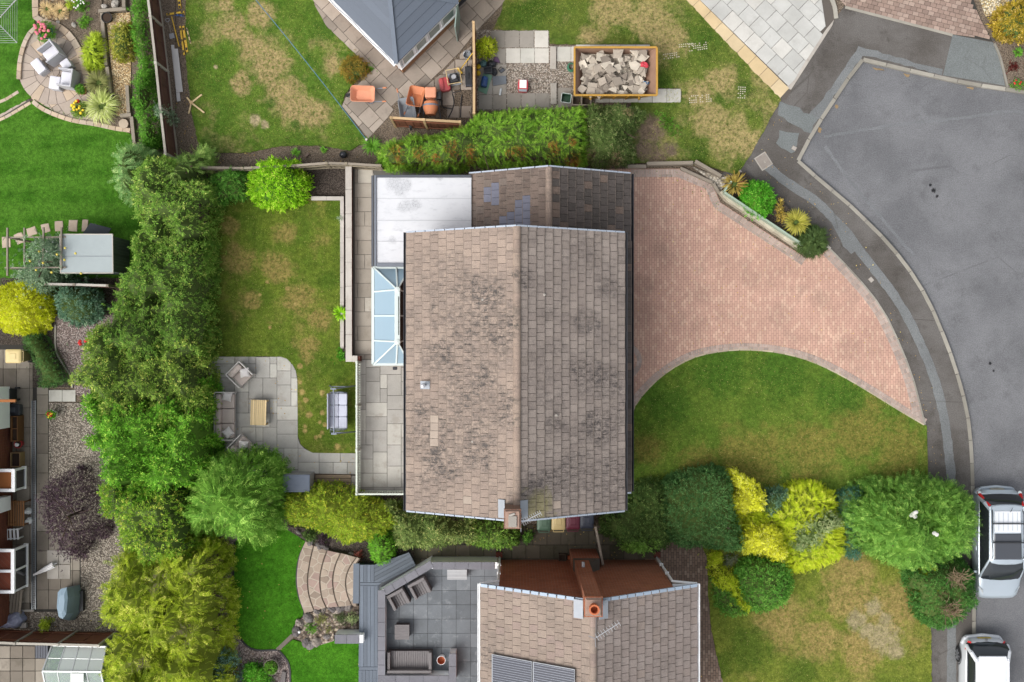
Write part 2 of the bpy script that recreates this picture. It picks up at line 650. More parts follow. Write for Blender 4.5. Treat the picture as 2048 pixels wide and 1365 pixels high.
def brick_field(name,region,origin,ang,w,l,mat,z0,z1,parent,gap=0.012,bond=0.5,shrink=None):
 ca,sa = math.cos(ang),math.sin(ang)
 a,b,c,d = bounds_uv(region,origin,ang)
 mb = MB()
 g = gap / 2
 xs,ys,cells = [],[],[]
 for i in range(math.floor(a / w) - 1,math.ceil(c / w) + 1):
  for j in range(math.floor(b / l) - 1,math.ceil(d / l) + 1):
   u0,v0 = i * w,(j + (bond if i % 2 else 0)) * l
   q = [(u0 + g,v0 + g),(u0 + w - g,v0 + g),(u0 + w - g,v0 + l - g),(u0 + g,v0 + l - g)]
   cells.append([(origin[0] + u * ca - v * sa,origin[1] + u * sa + v * ca) for u,v in q])
 A = np.array(cells)
 ins = inside_np(A[:,:,0].ravel(),A[:,:,1].ravel(),region).reshape(-1,4).sum(1)
 for q,k in zip(cells,ins):
  dz = random.uniform(-0.002,0.002)
  if k == 4:
   mb.prism(q,z0,z1 + dz,0.006,bottom=False)
  elif k > 0:
   p = clip_to(region,q)
   if len(p) > 2 and abs(area2(p)) > 0.002:
    mb.prism(p,z0,z1 + dz,0,bottom=False)
 return obj(name,mb,mat,parent,kind="stuff")
def sett_course(mb,path,d0,d1,step,gap,z0,z1):
 pts = resample(path,step)
 A,B = offset_path(pts,d0),offset_path(pts,d1)
 for i in range(len(pts) - 1):
  k = gap / step / 2
  f = lambda p,q,t: (p[0] + (q[0] - p[0]) * t,p[1] + (q[1] - p[1]) * t)
  mb.prism([f(A[i],A[i + 1],k),f(A[i],A[i + 1],1 - k),f(B[i],B[i + 1],1 - k),f(B[i],B[i + 1],k)],z0,z1 + random.uniform(-0.002,0.002),0.006,bottom=False)
# ================================================================ ground and road
M_soil = m_gravel("soil",[C(140,124,107),C(124,109,94),C(152,137,120)],34)
M_soil_dark = m_gravel("damp_soil",[C(92,82,74),C(76,67,60),C(108,98,90)],30)
def m_tarmac(name,base,light,dark,spots=None,blotch=0.35,amt=0.5):
 t = NT(name)
 a = t.noise(blotch,5,0.65)
 c = t.mix(t.rng(a,0.35,0.65),base,light)
 c = t.mix(t.math('MULTIPLY',t.rng(t.noise(blotch * 2.3,6,0.75),0.5,0.72),amt),c,dark)
 c = t.mix(t.math('MULTIPLY',t.rng(t.noise(blotch * 6,8,0.8),0.55,0.75),0.45),c,light)
 c = t.mix(t.math('MULTIPLY',t.rng(t.voro(0.32,t.n('ShaderNodeVectorMath',operation='ADD').outputs[0] if False else None,'DISTANCE_TO_EDGE'),0.012,0.0),t.rng(t.noise(0.5,3),0.5,0.62,0.0,0.55)),c,dark)
 g = t.noise(26,5,0.8)
 v = t.voro(38)
 c = t.mix(1.0,c,t.mix(t.rng(g,0.3,0.7),(0.7,) * 3 + (1,),(1.3,) * 3 + (1,)),'MULTIPLY')
 c = t.mix(t.rng(t.voro(7.0,None,'F1'),0.04,0.0),c,C(190,188,184))
 if spots:
  c = t.mix(t.blobs(spots,0.5,9.0),c,C(38,38,40))
 return t.bsdf(c,0.92,t.math('ADD',g,v),0.5,0.012,spec=0.2)
spots = [P(1870,380) + (0.12,),P(1863,370) + (0.07,),P(1990,742) + (0.07,),P(1983,727) + (0.07,),P(1877,392) + (0.08,)]
M_road = m_tarmac("road_tarmac",C(108,109,112),C(124,125,128),C(94,95,97),spots,0.3,0.6)
M_pave = m_tarmac("pavement_tarmac",C(92,88,84),C(110,107,104),C(76,72,68),None,0.5,0.8)
M_trench = m_tarmac("patched_tarmac",C(116,119,120),C(126,129,130),C(100,100,99),None,0.7,0.5)
M_newtar = m_tarmac("new_tarmac",C(116,121,121),C(122,127,127),C(106,109,109),None,0.7,0.5)
M_seam = m_tarmac("road_seam_tarmac",C(116,118,121),C(124,126,129),C(106,108,110),None,0.9,0.8)
M_kerb = m_stone("kerb_concrete",[C(168,164,154),C(146,142,132)],1.2,40)
M_far = m_grass("far_turf",C(96,118,56),C(112,128,64),C(150,140,92))
g = MB().prism([(-400,-400),(400,-400),(400,400),(-400,400)],-0.6,-0.25)
structure("ground",g,M_far)
KERB_PX = [(2300,224),(2060,186),(2010,178),(1940,168),(1885,156),(1840,146),(1790,134),(1726,119),(1700,152),(1665,205),(1635,250),(1612,290),(1596,322),
           (1627,350),(1664,381),(1701,412),(1737,447),(1768,478),(1800,515),(1827,552),(1849,588),(1869,628),(1886,669),(1904,716),(1917,757),(1928,797),
           (1937,841),(1943,900),(1946,985),(1948,1100),(1948,1365),(1948,1560)]
structure("road",MB().prism(PP(KERB_PX + [(1948,1900),(2700,1900),(2700,260)],-0.12),-0.5,-0.12),M_road)
SOIL = KERB_PX[1:] + [(-300,1560),(-300,-200),(2100,-200)]
structure("garden_soil",MB().prism(PP(SOIL),-0.5,-0.02),M_soil)
PAV = KERB_PX[1:] + [(1860,1560),(1856,960),(1848,848),(1790,668),(1697,540),(1640,490),(1560,430),(1440,350),(1470,330),(1560,190),(1692,8),(1800,40),(1990,78),(2013,170),(2060,180)]
structure("pavement",MB().prism(PP(PAV),-0.3,0.0),M_pave)
kerb = link("kerb",None)
kerb["kind"] = "structure"
def kerb_run(px,step=0.915,w=0.15):
 pts = resample(PP(px),step)
 A,B = offset_path(pts,w / 2),offset_path(pts,-w / 2)
 for i in range(len(pts) - 1):
  k = 0.006
  f = lambda p,q,t: (p[0] + (q[0] - p[0]) * t,p[1] + (q[1] - p[1]) * t)
  q = [f(A[i],A[i + 1],k),f(A[i],A[i + 1],1 - k),f(B[i],B[i + 1],1 - k),f(B[i],B[i + 1],k)]
  c = ((q[0][0] + q[2][0]) / 2,(q[0][1] + q[2][1]) / 2)
  o = link("kerb_stone",piece_mesh("kerb_stone",[(p[0] - c[0],p[1] - c[1]) for p in q],-0.2,0.012,M_kerb,chamfer=0.015),kerb)
  o.location = (c[0],c[1],random.uniform(-0.006,0.006))
kerb_run(KERB_PX[1:8])
kerb_run(KERB_PX[7:13])
kerb_run(KERB_PX[12:])
def ribbon(name,px,w,z0,z1,mat,kind="structure",wander=0.0):
 pts = resample(smooth_path(PP(px),5),0.18)
 rn = random.Random(len(px))
 A,B = offset_path(pts,w / 2),offset_path(pts,-w / 2)
 if wander:
  A = [(x + rn.uniform(-wander,wander),y + rn.uniform(-wander,wander)) for x,y in A]
  B = [(x + rn.uniform(-wander,wander),y + rn.uniform(-wander,wander)) for x,y in B]
 mb = MB()
 vs = [(x,y,z1) for x,y in A] + [(x,y,z1) for x,y in B] + [(x,y,z0) for x,y in A] + [(x,y,z0) for x,y in B]
 n = len(A)
 fs = []
 for i in range(n - 1):
  fs += [(n + i,n + i + 1,i + 1,i),(i,i + 1,2 * n + i + 1,2 * n + i),(3 * n + i,3 * n + i + 1,n + i + 1,n + i)]
 mb.add(vs,fs)
 return obj(name,mb,mat,None,kind=kind)
def rag(px,amp=2.0,step=0.25,seed=1):
 rn = random.Random(seed)
 return [(x + rn.uniform(-amp,amp) * 0.02,y + rn.uniform(-amp,amp) * 0.02) for x,y in resample(PP(px + [px[0]]),step)[:-1]]
structure("pavement_patch",MB().prism(rag([(1718,94),(1760,104),(1800,116),(1840,129),(1886,137),(1885,150),(1840,139),(1790,126),(1727,111),(1700,146),(1664,199),(1640,238),(1600,246),(1648,196)]),-0.01,0.004),M_trench)
structure("pavement_patch",MB().prism(rag([(1562,205),(1590,213),(1638,238),(1618,268),(1556,228)],3),-0.01,0.005),M_newtar)
structure("pavement_patch",MB().prism(rag([(1560,262),(1600,268),(1586,310),(1553,290)],2),-0.01,0.004),M_newtar)
structure("pavement_patch",MB().prism(rag([(1722,492),(1700,510),(1680,480),(1660,440),(1690,455)],2),-0.01,0.003),M_trench)
ribbon("pavement_patch",[(1531,330),(1572,364),(1628,400),(1666,437),(1697,470),(1722,505),(1757,549),(1794,600),(1827,658),(1853,716),(1871,764),(1882,808),(1890,848),(1899,920),(1903,1000),(1903,1365),(1903,1560)],0.36,-0.01,0.006,M_trench,wander=0.018)
structure("pavement_patch",MB().prism(PP([(1905,70),(1988,86),(2000,120),(2010,172),(1960,163),(1886,151)]),-0.01,0.008),M_newtar)
ribbon("road_seam",[(1650,272),(1700,264),(1800,248),(1900,238),(1970,230),(2012,222),(2100,228)],0.11,-0.2,-0.116,M_seam,wander=0.03)
ribbon("road_seam",[(1652,292),(1693,350),(1752,420),(1810,489),(1830,510)],0.12,-0.2,-0.115,M_seam,wander=0.02)
ribbon("road_seam",[(1750,268),(1830,285),(1900,300),(2000,310),(2100,326)],0.10,-0.2,-0.117,M_road,wander=0.03)
M_weed = m_plain("moss_and_grit",C(150,128,96),0.95,0.3,9)
for i,px in enumerate([[(1745,133),(1768,138),(1772,142),(1748,137)],[(1810,146),(1822,149),(1820,154),(1812,151)],[(1934,172),(1950,174),(1949,178),(1936,176)],[(1639,253),(1646,257),(1643,266),(1636,263)],[(1674,207),(1680,210),(1676,217),(1671,213)]]):
 o = obj("kerb_weeds",MB().prism(rag(px,1.2,0.08,i),-0.2,-0.105),M_weed,kind="stuff")
M_conc = m_stone("pale_concrete",[C(186,180,172),C(168,162,154)],1.6,50,stain=C(120,112,102),stain_amt=0.35)
M_iron = m_plain("cast_cover",C(120,112,106),0.7,0.2,20,rvar=0.1)
def cover(px,r,ang,label,frame_m,lid_m):
 x,y = P(*px)
 t = thing("utility_cover",label,"manhole cover",(x,y,0),R(ang))
 obj("frame",MB().box((0,0,0.004),(r * 2,r * 2 * 0.86,0.03)),frame_m,t)
 obj("lid",MB().box((0,0,0.012),(r * 1.7,r * 1.42,0.03)),lid_m,t,bevel=0.004)
 obj("label_plate",MB().box((0.04,0.02,0.028),(r * 0.36,r * 0.16,0.008)),M_conc,t)
cover((1527,323),0.30,-57,"large grey square access cover in the pavement by the dry lawn",M_conc,m_stone("cover_lid",[C(160,152,144),C(140,132,126)],5,60))
cover((1742,560),0.105,-48,"small pale stopcock cover in the pavement beside the pink driveway",M_iron,M_conc)
cover((1588,297),0.10,-30,"small pale cover in the pavement next to the kerb corner",M_iron,M_conc)
# ================================================================ pink block driveway
M_pink = m_stone("pink_paviour",[C(206,168,150),C(198,160,144),C(212,178,158)],0.45,60,stain=C(160,140,126),stain_amt=0.35,rv=0.045,marks=([P(x,y) + (r * 0.02,) for x,y,r in ((1285,570,26),(1290,630,34),(1282,455,22),(1400,590,26),(1320,500,22),(1400,650,24),(1560,630,30),(1500,560,26),(1640,600,24),(1700,700,30),(1760,780,22),(1440,470,20))],C(140,118,106),0.3))
M_sett = m_stone("brown_grey_sett",[C(184,168,158),C(164,150,142)],0.8,60,rv=0.14)
M_sand = m_plain("joint_sand",C(130,108,96),0.95,0.2,30)
ARC_PX = [(1262,833),(1268,815),(1285,790),(1320,755),(1360,728),(1400,711),(1450,702),(1500,700),(1560,706),(1620,722),(1680,750),(1740,785),(1800,822),(1848,850)]
CURVE_PX = [(1658,498),(1697,538),(1737,583),(1767,625),(1789,669),(1811,720),(1828,768),(1840,815),(1849,850)]
WALL_PX = [(1262,338),(1358,338),(1424,366),(1440,405),(1612,517),(1640,508),(1658,498)]
arc = smooth_path(PP(ARC_PX),5)
curve = smooth_path(PP(CURVE_PX),5)
DRIVE = PP([(1195,338)]) + PP(WALL_PX)[:-1] + curve + list(reversed(arc))[1:] + PP([(1195,860)])
drive = structure("driveway",MB().prism(DRIVE,-0.3,0.010),M_sand)
brick_field("block_paving",DRIVE,P(1250,345),0.0,0.0975,0.195,M_pink,0.002,0.022,drive,0.009)
mb = MB()
sett_course(mb,list(reversed(arc)),-0.02,-0.13,0.2,0.012,0.0,0.030)
sett_course(mb,list(reversed(arc)),-0.135,-0.26,0.1,0.012,0.0,0.029)
for d0,d1 in ((-0.02,-0.125),(-0.13,-0.235),(-0.24,-0.345)):
 sett_course(mb,curve,d0,d1,0.2,0.012,0.0,0.029)
wl = resample(PP(WALL_PX[:5]),0.1)
sett_course(mb,wl,-0.02,-0.22,0.1,0.012,0.0,0.029)
sett_course(mb,wl,-0.225,-0.33,0.2,0.012,0.0,0.030)
for r0,r1,st in ((0.62,0.72,0.2),(0.73,0.83,0.2)):
 cx,cy = P(1246,722)
 sett_course(mb,[(cx + 0.9 * r0 * math.cos(t),cy + 0.9 * r0 * math.sin(t)) for t in [R(a) for a in range(-60,61,6)]],0.0,-0.1,st,0.012,0.0,0.030)
obj("edging_setts",mb,M_sett,drive,kind="stuff")
M_haunch = m_stone("cream_edging",[C(198,186,160),C(176,164,140)],2.0,60)
e1 = MB()
sett_course(e1,list(reversed(arc)),0.03,-0.018,0.45,0.008,-0.05,0.036)
obj("cream_edging",e1,M_haunch,drive,kind="stuff")
e2 = MB()
sett_course(e2,curve,0.05,-0.018,0.9,0.01,-0.05,0.034)
obj("edging_kerb",e2,M_kerb,drive,kind="stuff")
# ================================================================ lawns
def lawn(name,px,mat,z=0.035,smooth=False,closed_smooth=0):
 w = PP(px)
 if closed_smooth:
  w = smooth_path(w,closed_smooth,True)
 rn = random.Random(len(px))
 if z < 0.038:
  w = [(x + rn.uniform(-0.025,0.025),y + rn.uniform(-0.025,0.025)) for x,y in resample(w + [w[0]],0.13)[:-1]]
 return structure(name,MB().prism(w,-0.3,z),mat),w
def B(*a):
 return [P(x,y) + (r * 0.02,) for x,y,r in a]
DRY = C(172,156,108)
M_front = m_grass("front_turf",C(88,118,42),C(106,130,50),C(130,126,62),B((1500,920,90),(1620,900,80),(1720,860,80),(1800,900,70),(1400,935,60),(1300,900,40)),dry_bias=-0.09,deep=C(72,108,36),deep_pts=B((1330,810,60),(1440,740,70),(1560,740,80),(1680,790,60)))
FRONT = [P(x,y) for x,y in [(1195,985),(1195,860),(1262,860)]] + arc + PP([(1853,852),(1856,965),(1856,1010),(1700,1030),(1300,1030)])
structure("front_lawn",MB().prism(FRONT,-0.3,0.034),M_front)
M_low = m_grass("olive_turf",C(108,124,48),C(126,136,56),C(160,142,88),B((1700,1200,70),(1780,1220,70),(1640,1280,60),(1720,1300,60),(1560,1250,60),(1700,1140,60)),bare=C(168,156,120),bare_pts=B((1765,1275,40),(1712,1240,26),(1748,1215,22),(1790,1300,22),(1735,1260,22),(1770,1240,18)),dry_bias=0.0,deep=C(84,108,38),deep_pts=B((1440,1330,40),(1500,1300,60),(1600,1350,50)))
lawn("side_lawn",[(1400,1080),(1860,1080),(1862,1260),(1864,1560),(1500,1560),(1462,1430),(1446,1365),(1430,1300),(1420,1240),(1416,1180),(1414,1120)],M_low)
M_skipl = m_grass("patchy_turf",C(84,110,42),C(110,126,54),DRY,B((1300,40,60),(1220,20,60),(1340,80,40),(1440,160,40),(1420,240,50),(1460,270,60),(1400,190,40),(1500,290,40),(1180,70,30)),bare=C(128,112,96),bare_pts=B((1300,262,36),(1290,300,30),(1315,318,30),(1340,300,20)),deep=C(70,100,34),deep_pts=B((1330,165,26),(1340,250,24),(1400,310,22),(1410,70,24),(1490,180,24),(1060,30,50)))
lawn("skip_lawn",[(985,61),(1002,26),(1040,-120),(1260,-120),(1464,98),(1562,200),(1500,312),(1474,350),(1392,326),(1262,326),(1262,206),(1363,206),(1363,177),(1301,177),(1301,89),(1099,89),(1099,61)],M_skipl)
M_dry = m_grass("worn_turf",C(82,116,40),C(106,132,52),C(170,152,108),B((500,90,40),(540,130,50),(570,190,50),(600,220,50),(470,60,40),(480,170,30),(640,230,30),(520,30,40),(450,10,20),(660,130,30)),bare=C(188,172,138),bare_pts=B((512,240,16),(530,250,10),(432,135,6)),deep=C(72,106,38),deep_pts=B((380,60,26),(400,130,22),(380,250,26),(420,290,26),(540,210,16),(590,250,12),(650,60,30),(620,120,18)))
lawn("worn_back_lawn",[(372,-120),(560,-120),(652,52),(736,134),(690,190),(682,214),(736,282),(700,302),(640,292),(560,292),(500,306),(430,306),(398,292),(384,230),(372,120)],M_dry)
M_rear = m_grass("rear_turf",C(92,116,40),C(112,130,48),C(150,136,80),B((480,520,40),(560,540,40),(600,600,40),(500,600,30),(640,640,30),(570,470,30),(620,700,30),(460,450,24)),bare=C(176,156,98),bare_pts=B((604,785,7),(612,800,6),(618,830,9),(611,853,6),(645,786,7),(645,826,7),(640,845,5),(650,850,7),(610,862,7),(645,865,6),(675,893,9),(640,873,5),(600,732,7),(535,565,5),(520,590,5),(575,578,6),(590,610,5),(540,655,5),(600,765,6),(632,875,5)),deep=C(84,110,36),deep_pts=B((670,420,30),(665,560,24),(640,730,30),(680,740,26),(450,640,26),(660,880,24)))
lawn("rear_lawn",[(418,405),(470,398),(620,396),(686,397),(686,700),(716,724),(716,908),(626,908),(604,892),(596,872),(594,752),(586,730),(562,714),(418,714)],M_rear)
VIV = dict(dry_bias=-0.35)
M_viv = m_grass("striped_turf",C(60,108,26),C(84,132,42),C(110,140,60),stripes=(2 * math.pi / 1.1,math.pi / 2),**VIV)
lawn("striped_lawn",[(-300,190),(0,240),(70,200),(120,232),(205,250),(262,268),(280,320),(290,470),(262,556),(-300,556)],M_viv)
lawn("striped_lawn",[(-300,-120),(70,-120),(70,52),(46,100),(38,160),(64,196),(0,230),(-300,190)],M_viv)
M_fake = m_grass("lush_turf",C(62,118,24),C(76,134,32),C(90,140,40),dry_bias=-0.4)
LUSH1 = [(469,1086),(500,1050),(565,1050),(612,1084),(598,1116),(593,1158),(598,1194),(609,1228),(590,1249),(585,1268),(555,1299),(507,1299),(481,1278),(469,1249),(466,1160)]
lawn("lush_lawn",LUSH1,M_fake,0.04)
LUSH2 = [(586,1279),(622,1290),(640,1289),(668,1281),(670,1276),(720,1276),(720,1560),(580,1560),(580,1365),(578,1332),(570,1315),(558,1302)]
lawn("lush_lawn",LUSH2,M_fake,0.04)
def blades(name,px,n,hgt,mat,avoid=(),edge_only=False,seed=1,z=0.03):
 rg = np.random.default_rng(seed)
 poly = PP(px)
 A = np.array(poly)
 lo,hi = A.min(0),A.max(0)
 lo = np.maximum(lo,(-22,-15))
 hi = np.minimum(hi,(22,15))
 pts = rg.uniform(lo,hi,(n * 3,2))
 k = inside_np(pts[:,0],pts[:,1],poly)
 pts = pts[k][:n]
 m = len(pts)
 ang = rg.uniform(0,2 * np.pi,m)
 h = hgt * rg.uniform(0.5,1.3,m)
 w = 0.006 + 0.006 * rg.random(m)
 lean = rg.uniform(0.2,1.1,m)
 dx,dy = np.cos(ang),np.sin(ang)
 b = np.stack([pts[:,0],pts[:,1],np.full(m,z)],1)
 sv = np.stack([-dy * w,dx * w,np.zeros(m)],1)
 tip = b + np.stack([dx * h * np.sin(lean),dy * h * np.sin(lean),h * np.cos(lean)],1)
 v = np.stack([b - sv,b + sv,tip],1).reshape(-1,3)
 me = bpy.data.meshes.new(name)
 me.vertices.add(len(v))
 me.vertices.foreach_set("co",v.ravel())
 me.loops.add(3 * m)
 me.loops.foreach_set("vertex_index",np.arange(3 * m,dtype=np.int32))
 me.polygons.add(m)
 me.polygons.foreach_set("loop_start",np.arange(0,3 * m,3,dtype=np.int32))
 me.materials.append(mat)
 me.update()
 o = link(name,me)
 o["kind"] = "stuff"
 return o
M_bl1 = m_leaf("blade_olive",C(96,112,38),C(150,156,78),C(182,166,112))
M_bl2 = m_leaf("blade_green",C(66,116,24),C(104,158,46))
blades("grass",[(1262,840),(1360,735),(1500,705),(1700,765),(1850,855),(1856,1000),(1262,1000)],9000,0.06,M_bl1,seed=1)
blades("grass",[(1420,1100),(1860,1090),(1864,1400),(1450,1400)],9000,0.06,M_bl1,seed=2)
blades("grass",[(1000,40),(1020,-20),(1350,-20),(1560,200),(1480,340),(1270,320),(1330,200),(1320,90)],9000,0.07,M_bl1,seed=3)
blades("grass",[(365,0),(600,0),(730,140),(690,200),(720,290),(430,300),(380,200)],9000,0.07,M_bl1,seed=4)
blades("grass",[(430,405),(685,400),(685,700),(714,730),(714,900),(620,900),(596,870),(590,730),(430,712)],8000,0.06,M_bl1,seed=5)
blades("grass",[(0,250),(70,205),(260,270),(260,470),(0,600)],9000,0.05,M_bl2,seed=6)
blades("grass",LUSH1,4000,0.04,M_bl2,seed=7)
blades("grass",LUSH2[:7] + [(720,1400),(580,1400)] + LUSH2[8:],2500,0.04,M_bl2,seed=8)
# ================================================================ paved areas, beds and garden walls
def struct_root(name):
 o = link(name,None)
 o["kind"] = "structure"
 return o
GROUT = m_plain("grout",C(96,90,84),0.95,0.2,20)
GROUT_D = m_plain("dark_grout",C(62,60,56),0.95,0.2,20)
def bed(name,px,z0,z1,mat,parent=None,zpx=0.0):
 o = obj(name,MB().prism(PP(px,zpx),z0,z1),mat,parent)
 if parent is None:
  o["kind"] = "structure"
 return o
def uvdir(a,b):
 A,B_ = P(*a),P(*b)
 return math.atan2(B_[1] - A[1],B_[0] - A[0])
M_wslab = m_stone("pale_slab",[C(200,200,196),C(188,188,184),C(206,204,198)],0.9,70,rv=0.05,stain=C(150,146,138),stain_amt=0.25)
M_yslab = m_stone("buff_slab",[C(212,190,150),C(204,180,140),C(214,194,158)],0.9,70,rv=0.06)
sd = struct_root("slab_driveway")
SLABREG = [(1399,0),(1340,-60),(1560,-100),(1640,-20),(1664,46),(1578,178)]
bed("joint_bed",[(1330,-60),(1560,-110),(1650,-30),(1672,36),(1572,200),(1558,198)],-0.3,0.006,GROUT,sd)
a = uvdir((1399,0),(1578,177))
reg = PP([(1330,-68),(1560,-110),(1640,-20),(1652,60),(1600,140),(1580,176)])
cells_paving(sd,reg,grid_cells(reg,P(1399,0),a,0.62,0.62,0.5),P(1399,0),a,M_wslab,0.0,0.030,"paving_slab",0.014,0.06)
reg = PP([(1338,-29),(1368,-30),(1578,177),(1559,198)])
cells_paving(sd,reg,grid_cells(reg,P(1399,0),a,0.64,0.66),P(1399,0),a,M_yslab,0.0,0.032,"paving_slab",0.012,0.06)
bed("concrete_fillet",[(1668,40),(1664,52),(1582,180),(1572,176),(1598,140),(1650,62)],-0.1,0.026,M_conc,sd)
M_bblock = m_stone("brown_block",[C(160,138,126),C(142,122,112),C(170,150,138),],0.8,60,rv=0.12)
bd = struct_root("block_driveway")
bed("joint_bed",[(1630,-60),(1692,12),(1908,70),(1986,84),(1962,40),(1925,-60)],-0.3,0.002,GROUT_D,bd)
a = uvdir((1692,14),(1908,70))
reg = PP([(1640,-40),(1693,14),(1905,69),(1983,80),(1962,42),(1928,-40)])
cells_paving(bd,reg,grid_cells(reg,P(1692,14),a,0.24,0.17,0.5),P(1692,14),a,M_bblock,0.0,0.020,"paving_block",0.012,0.015)
ribbon("lane_edging",[(1640,-40),(1666,6),(1672,38)],0.16,-0.1,0.05,M_kerb)
ribbon("lane_edging",[(1690,15),(1798,43),(1905,71)],0.10,-0.1,0.024,M_kerb)
bed("planting_bed",[(1985,84),(2110,66),(2110,186),(2046,182),(2016,174),(1994,96)],-0.3,0.05,M_soil)
ribbon("lane_edging",[(1988,88),(2000,118),(2014,175)],0.08,-0.1,0.07,M_kerb)
M_gold_gravel = m_gravel("golden_gravel",[C(222,204,160),C(190,164,118),C(232,222,196)],16)
bed("gravel_bed",[(1936,-60),(2110,-60),(2110,34),(2060,10),(1985,30),(1972,34)],-0.3,0.06,M_gold_gravel)
M_gslab = m_stone("grey_slab",[C(168,162,154),C(150,144,136),C(178,172,164)],0.9,60,rv=0.07,stain=C(112,106,96),stain_amt=0.35)
M_lslab = m_stone("light_slab",[C(206,204,196),C(190,188,180),C(212,208,200)],1.0,60,rv=0.05,stain=C(150,144,134),stain_amt=0.25)
M_gravel = m_gravel("mixed_gravel",[C(176,162,146),C(144,130,118),C(204,194,182)],24)
sk = struct_root("skip_paving")
bed("gravel_bed",[(950,60),(1098,60),(1098,92),(1200,92),(1200,205),(1100,220),(950,222)],-0.3,0.012,M_gravel,sk)
def rect_cells(x0,y0,x1,y1,nx,ny):
 out = []
 for i in range(nx):
  for j in range(ny):
   a = P(x0 + (x1 - x0) * i / nx,y0 + (y1 - y0) * (j + 1) / ny)
   b = P(x0 + (x1 - x0) * (i + 1) / nx,y0 + (y1 - y0) * j / ny)
   out.append((a[0],a[1],b[0],b[1]))
 return out
BIG = PP([(-400,-400),(2500,-400),(2500,1800),(-400,1800)])
def rect_paving(parent,x0,y0,x1,y1,nx,ny,mat,z0=0.0,z1=0.034,name="paving_slab",tilt=0.004):
 cells_paving(parent,BIG,rect_cells(x0,y0,x1,y1,nx,ny),(0,0),0.0,mat,z0,z1,name,0.014,tilt=tilt)
rect_paving(sk,981,62,1068,96,3,1,M_gslab)
rect_paving(sk,1069,62,1097,96,1,1,M_lslab)
rect_paving(sk,984,98,1012,128,1,1,M_gslab)
rect_paving(sk,1012,97,1098,127,3,1,M_lslab)
rect_paving(sk,1113,94,1229,124,4,1,M_lslab)
rect_paving(sk,957,129,1013,190,2,2,M_gslab)
rect_paving(sk,957,190,1013,220,2,1,M_gslab)
rect_paving(sk,1014,187,1100,216,3,1,M_gslab)
rect_paving(sk,1115,176,1143,214,1,1,M_gslab)
rect_paving(sk,1190,178,1362,206,6,1,M_lslab)
rect_paving(sk,1152,90,1300,98,5,1,M_lslab,0,0.05)
for (x0,y0,x1,y1,lb) in ((1100,95,1112,140,"concrete lintel lying on the slabs at the north end of the gravel"),(1101,168,1113,210,"concrete lintel lying on the slabs beside the green tub")):
 c = P((x0 + x1) / 2,(y0 + y1) / 2)
 o = obj("concrete_lintel",MB().box((0,0,0),((x1 - x0) * 0.02,(y1 - y0) * 0.02,0.1)),M_conc,bevel=0.008)
 o.location = (c[0],c[1],0.085)
 tag(o,lb,"lintel","concrete lintels by the skip")
M_oslab = m_stone("garden_room_slab",[C(166,154,142),C(148,138,128),C(176,164,152)],0.8,60,rv=0.07,stain=C(110,100,90),stain_amt=0.35)
og = struct_root("garden_room_path")
OREG = [(590,-30),(650,50),(735,132),(746,140),(695,188),(684,213),(711,245),(737,278),(757,256),(776,236),(801,200),(842,182),(881,144),(919,105),(952,64),(1002,12),(1030,-30)]
bed("joint_bed",[(598,-30),(650,44),(738,130),(800,150),(960,-30)],-0.3,0.004,GROUT,og)
bed("yard_soil",[(684,213),(740,150),(800,150),(945,70),(950,242),(790,300),(737,284)],-0.3,0.0,M_soil,og)
a = uvdir((674,8),(797,138))
reg = PP(OREG)
rng_ = random.Random(4)
cells_paving(og,reg,grid_cells(reg,P(807,148),a,0.63,0.63,0.5),P(807,148),a,M_oslab,0.0,0.03,"paving_slab",0.016,0.05,tilt=0.006,jz=0.005)
reg = PP([(850,175),(885,146),(925,105),(944,92),(944,236),(778,236),(805,205)])
cells_paving(og,reg,grid_cells(reg,P(860,150),0.0,0.50,0.62,0.35),P(860,150),0.0,M_oslab,-0.02,0.024,"paving_slab",0.03,0.06,mats=lambda x,y: M_oslab if rng_.random() < 0.78 else None,tilt=0.01)
ZT = 0.35
M_sand1 = m_stone("grey_sandstone",[C(186,184,178),C(170,168,162),C(196,194,186)],1.1,40,rv=0.05,stain=C(150,142,130),stain_amt=0.4)
M_sand2 = m_stone("buff_sandstone",[C(178,170,158),C(164,156,144),C(188,182,170)],1.1,40,rv=0.05,stain=C(140,130,116),stain_amt=0.45)
M_mortar = m_plain("dark_mortar",C(104,102,96),0.95,0.15,20)
te = struct_root("house_terrace")
TREG = [(706,336),(900,336),(900,988),(714,988),(714,722),(706,722)]
bed("terrace_base",TREG,-0.3,ZT - 0.02,M_mortar,te,ZT)
cl = []
y = 338
k = 0
while y < 716:
 y2 = min(y + 28.6,719)
 r = [[(709,746)],[(709,715),(715,746)],[(709,729.5),(729.5,746)]][[1,0,1,2,0,1,2,0,1,2,0,1,0,2][k % 14]]
 for x0,x1 in r:
  p,q = P(x0,y2,ZT),P(x1,y,ZT)
  cl.append((p[0],p[1],q[0],q[1]))
 y = y2
 k += 1
cells_paving(te,BIG,cl,(0,0),0.0,M_sand2,ZT - 0.04,ZT,"paving_slab",0.014)
reg = PP([(718,720),(830,720),(830,982),(718,982)],ZT)
cells_paving(te,reg,ashlar_cells(reg,P(732,735,ZT),0.0,0.28,11),P(732,735,ZT),0.0,M_sand1,ZT - 0.04,ZT,"paving_slab",0.013,tilt=0.002)
ribbon("terrace_edging",[(748,350),(748,530)],0.05,0.3,ZT + 0.005,M_conc)
pa = struct_root("lower_patio")
PREG = [(418,714),(562,714),(574,718),(585,729),(592,742),(595,760),(596,874),(600,888),(610,898),(626,906),(715,907),(715,949),(566,946),(500,990),(418,990)]
bed("joint_bed",PREG,-0.3,0.022,M_mortar,pa)
reg = PP(PREG)
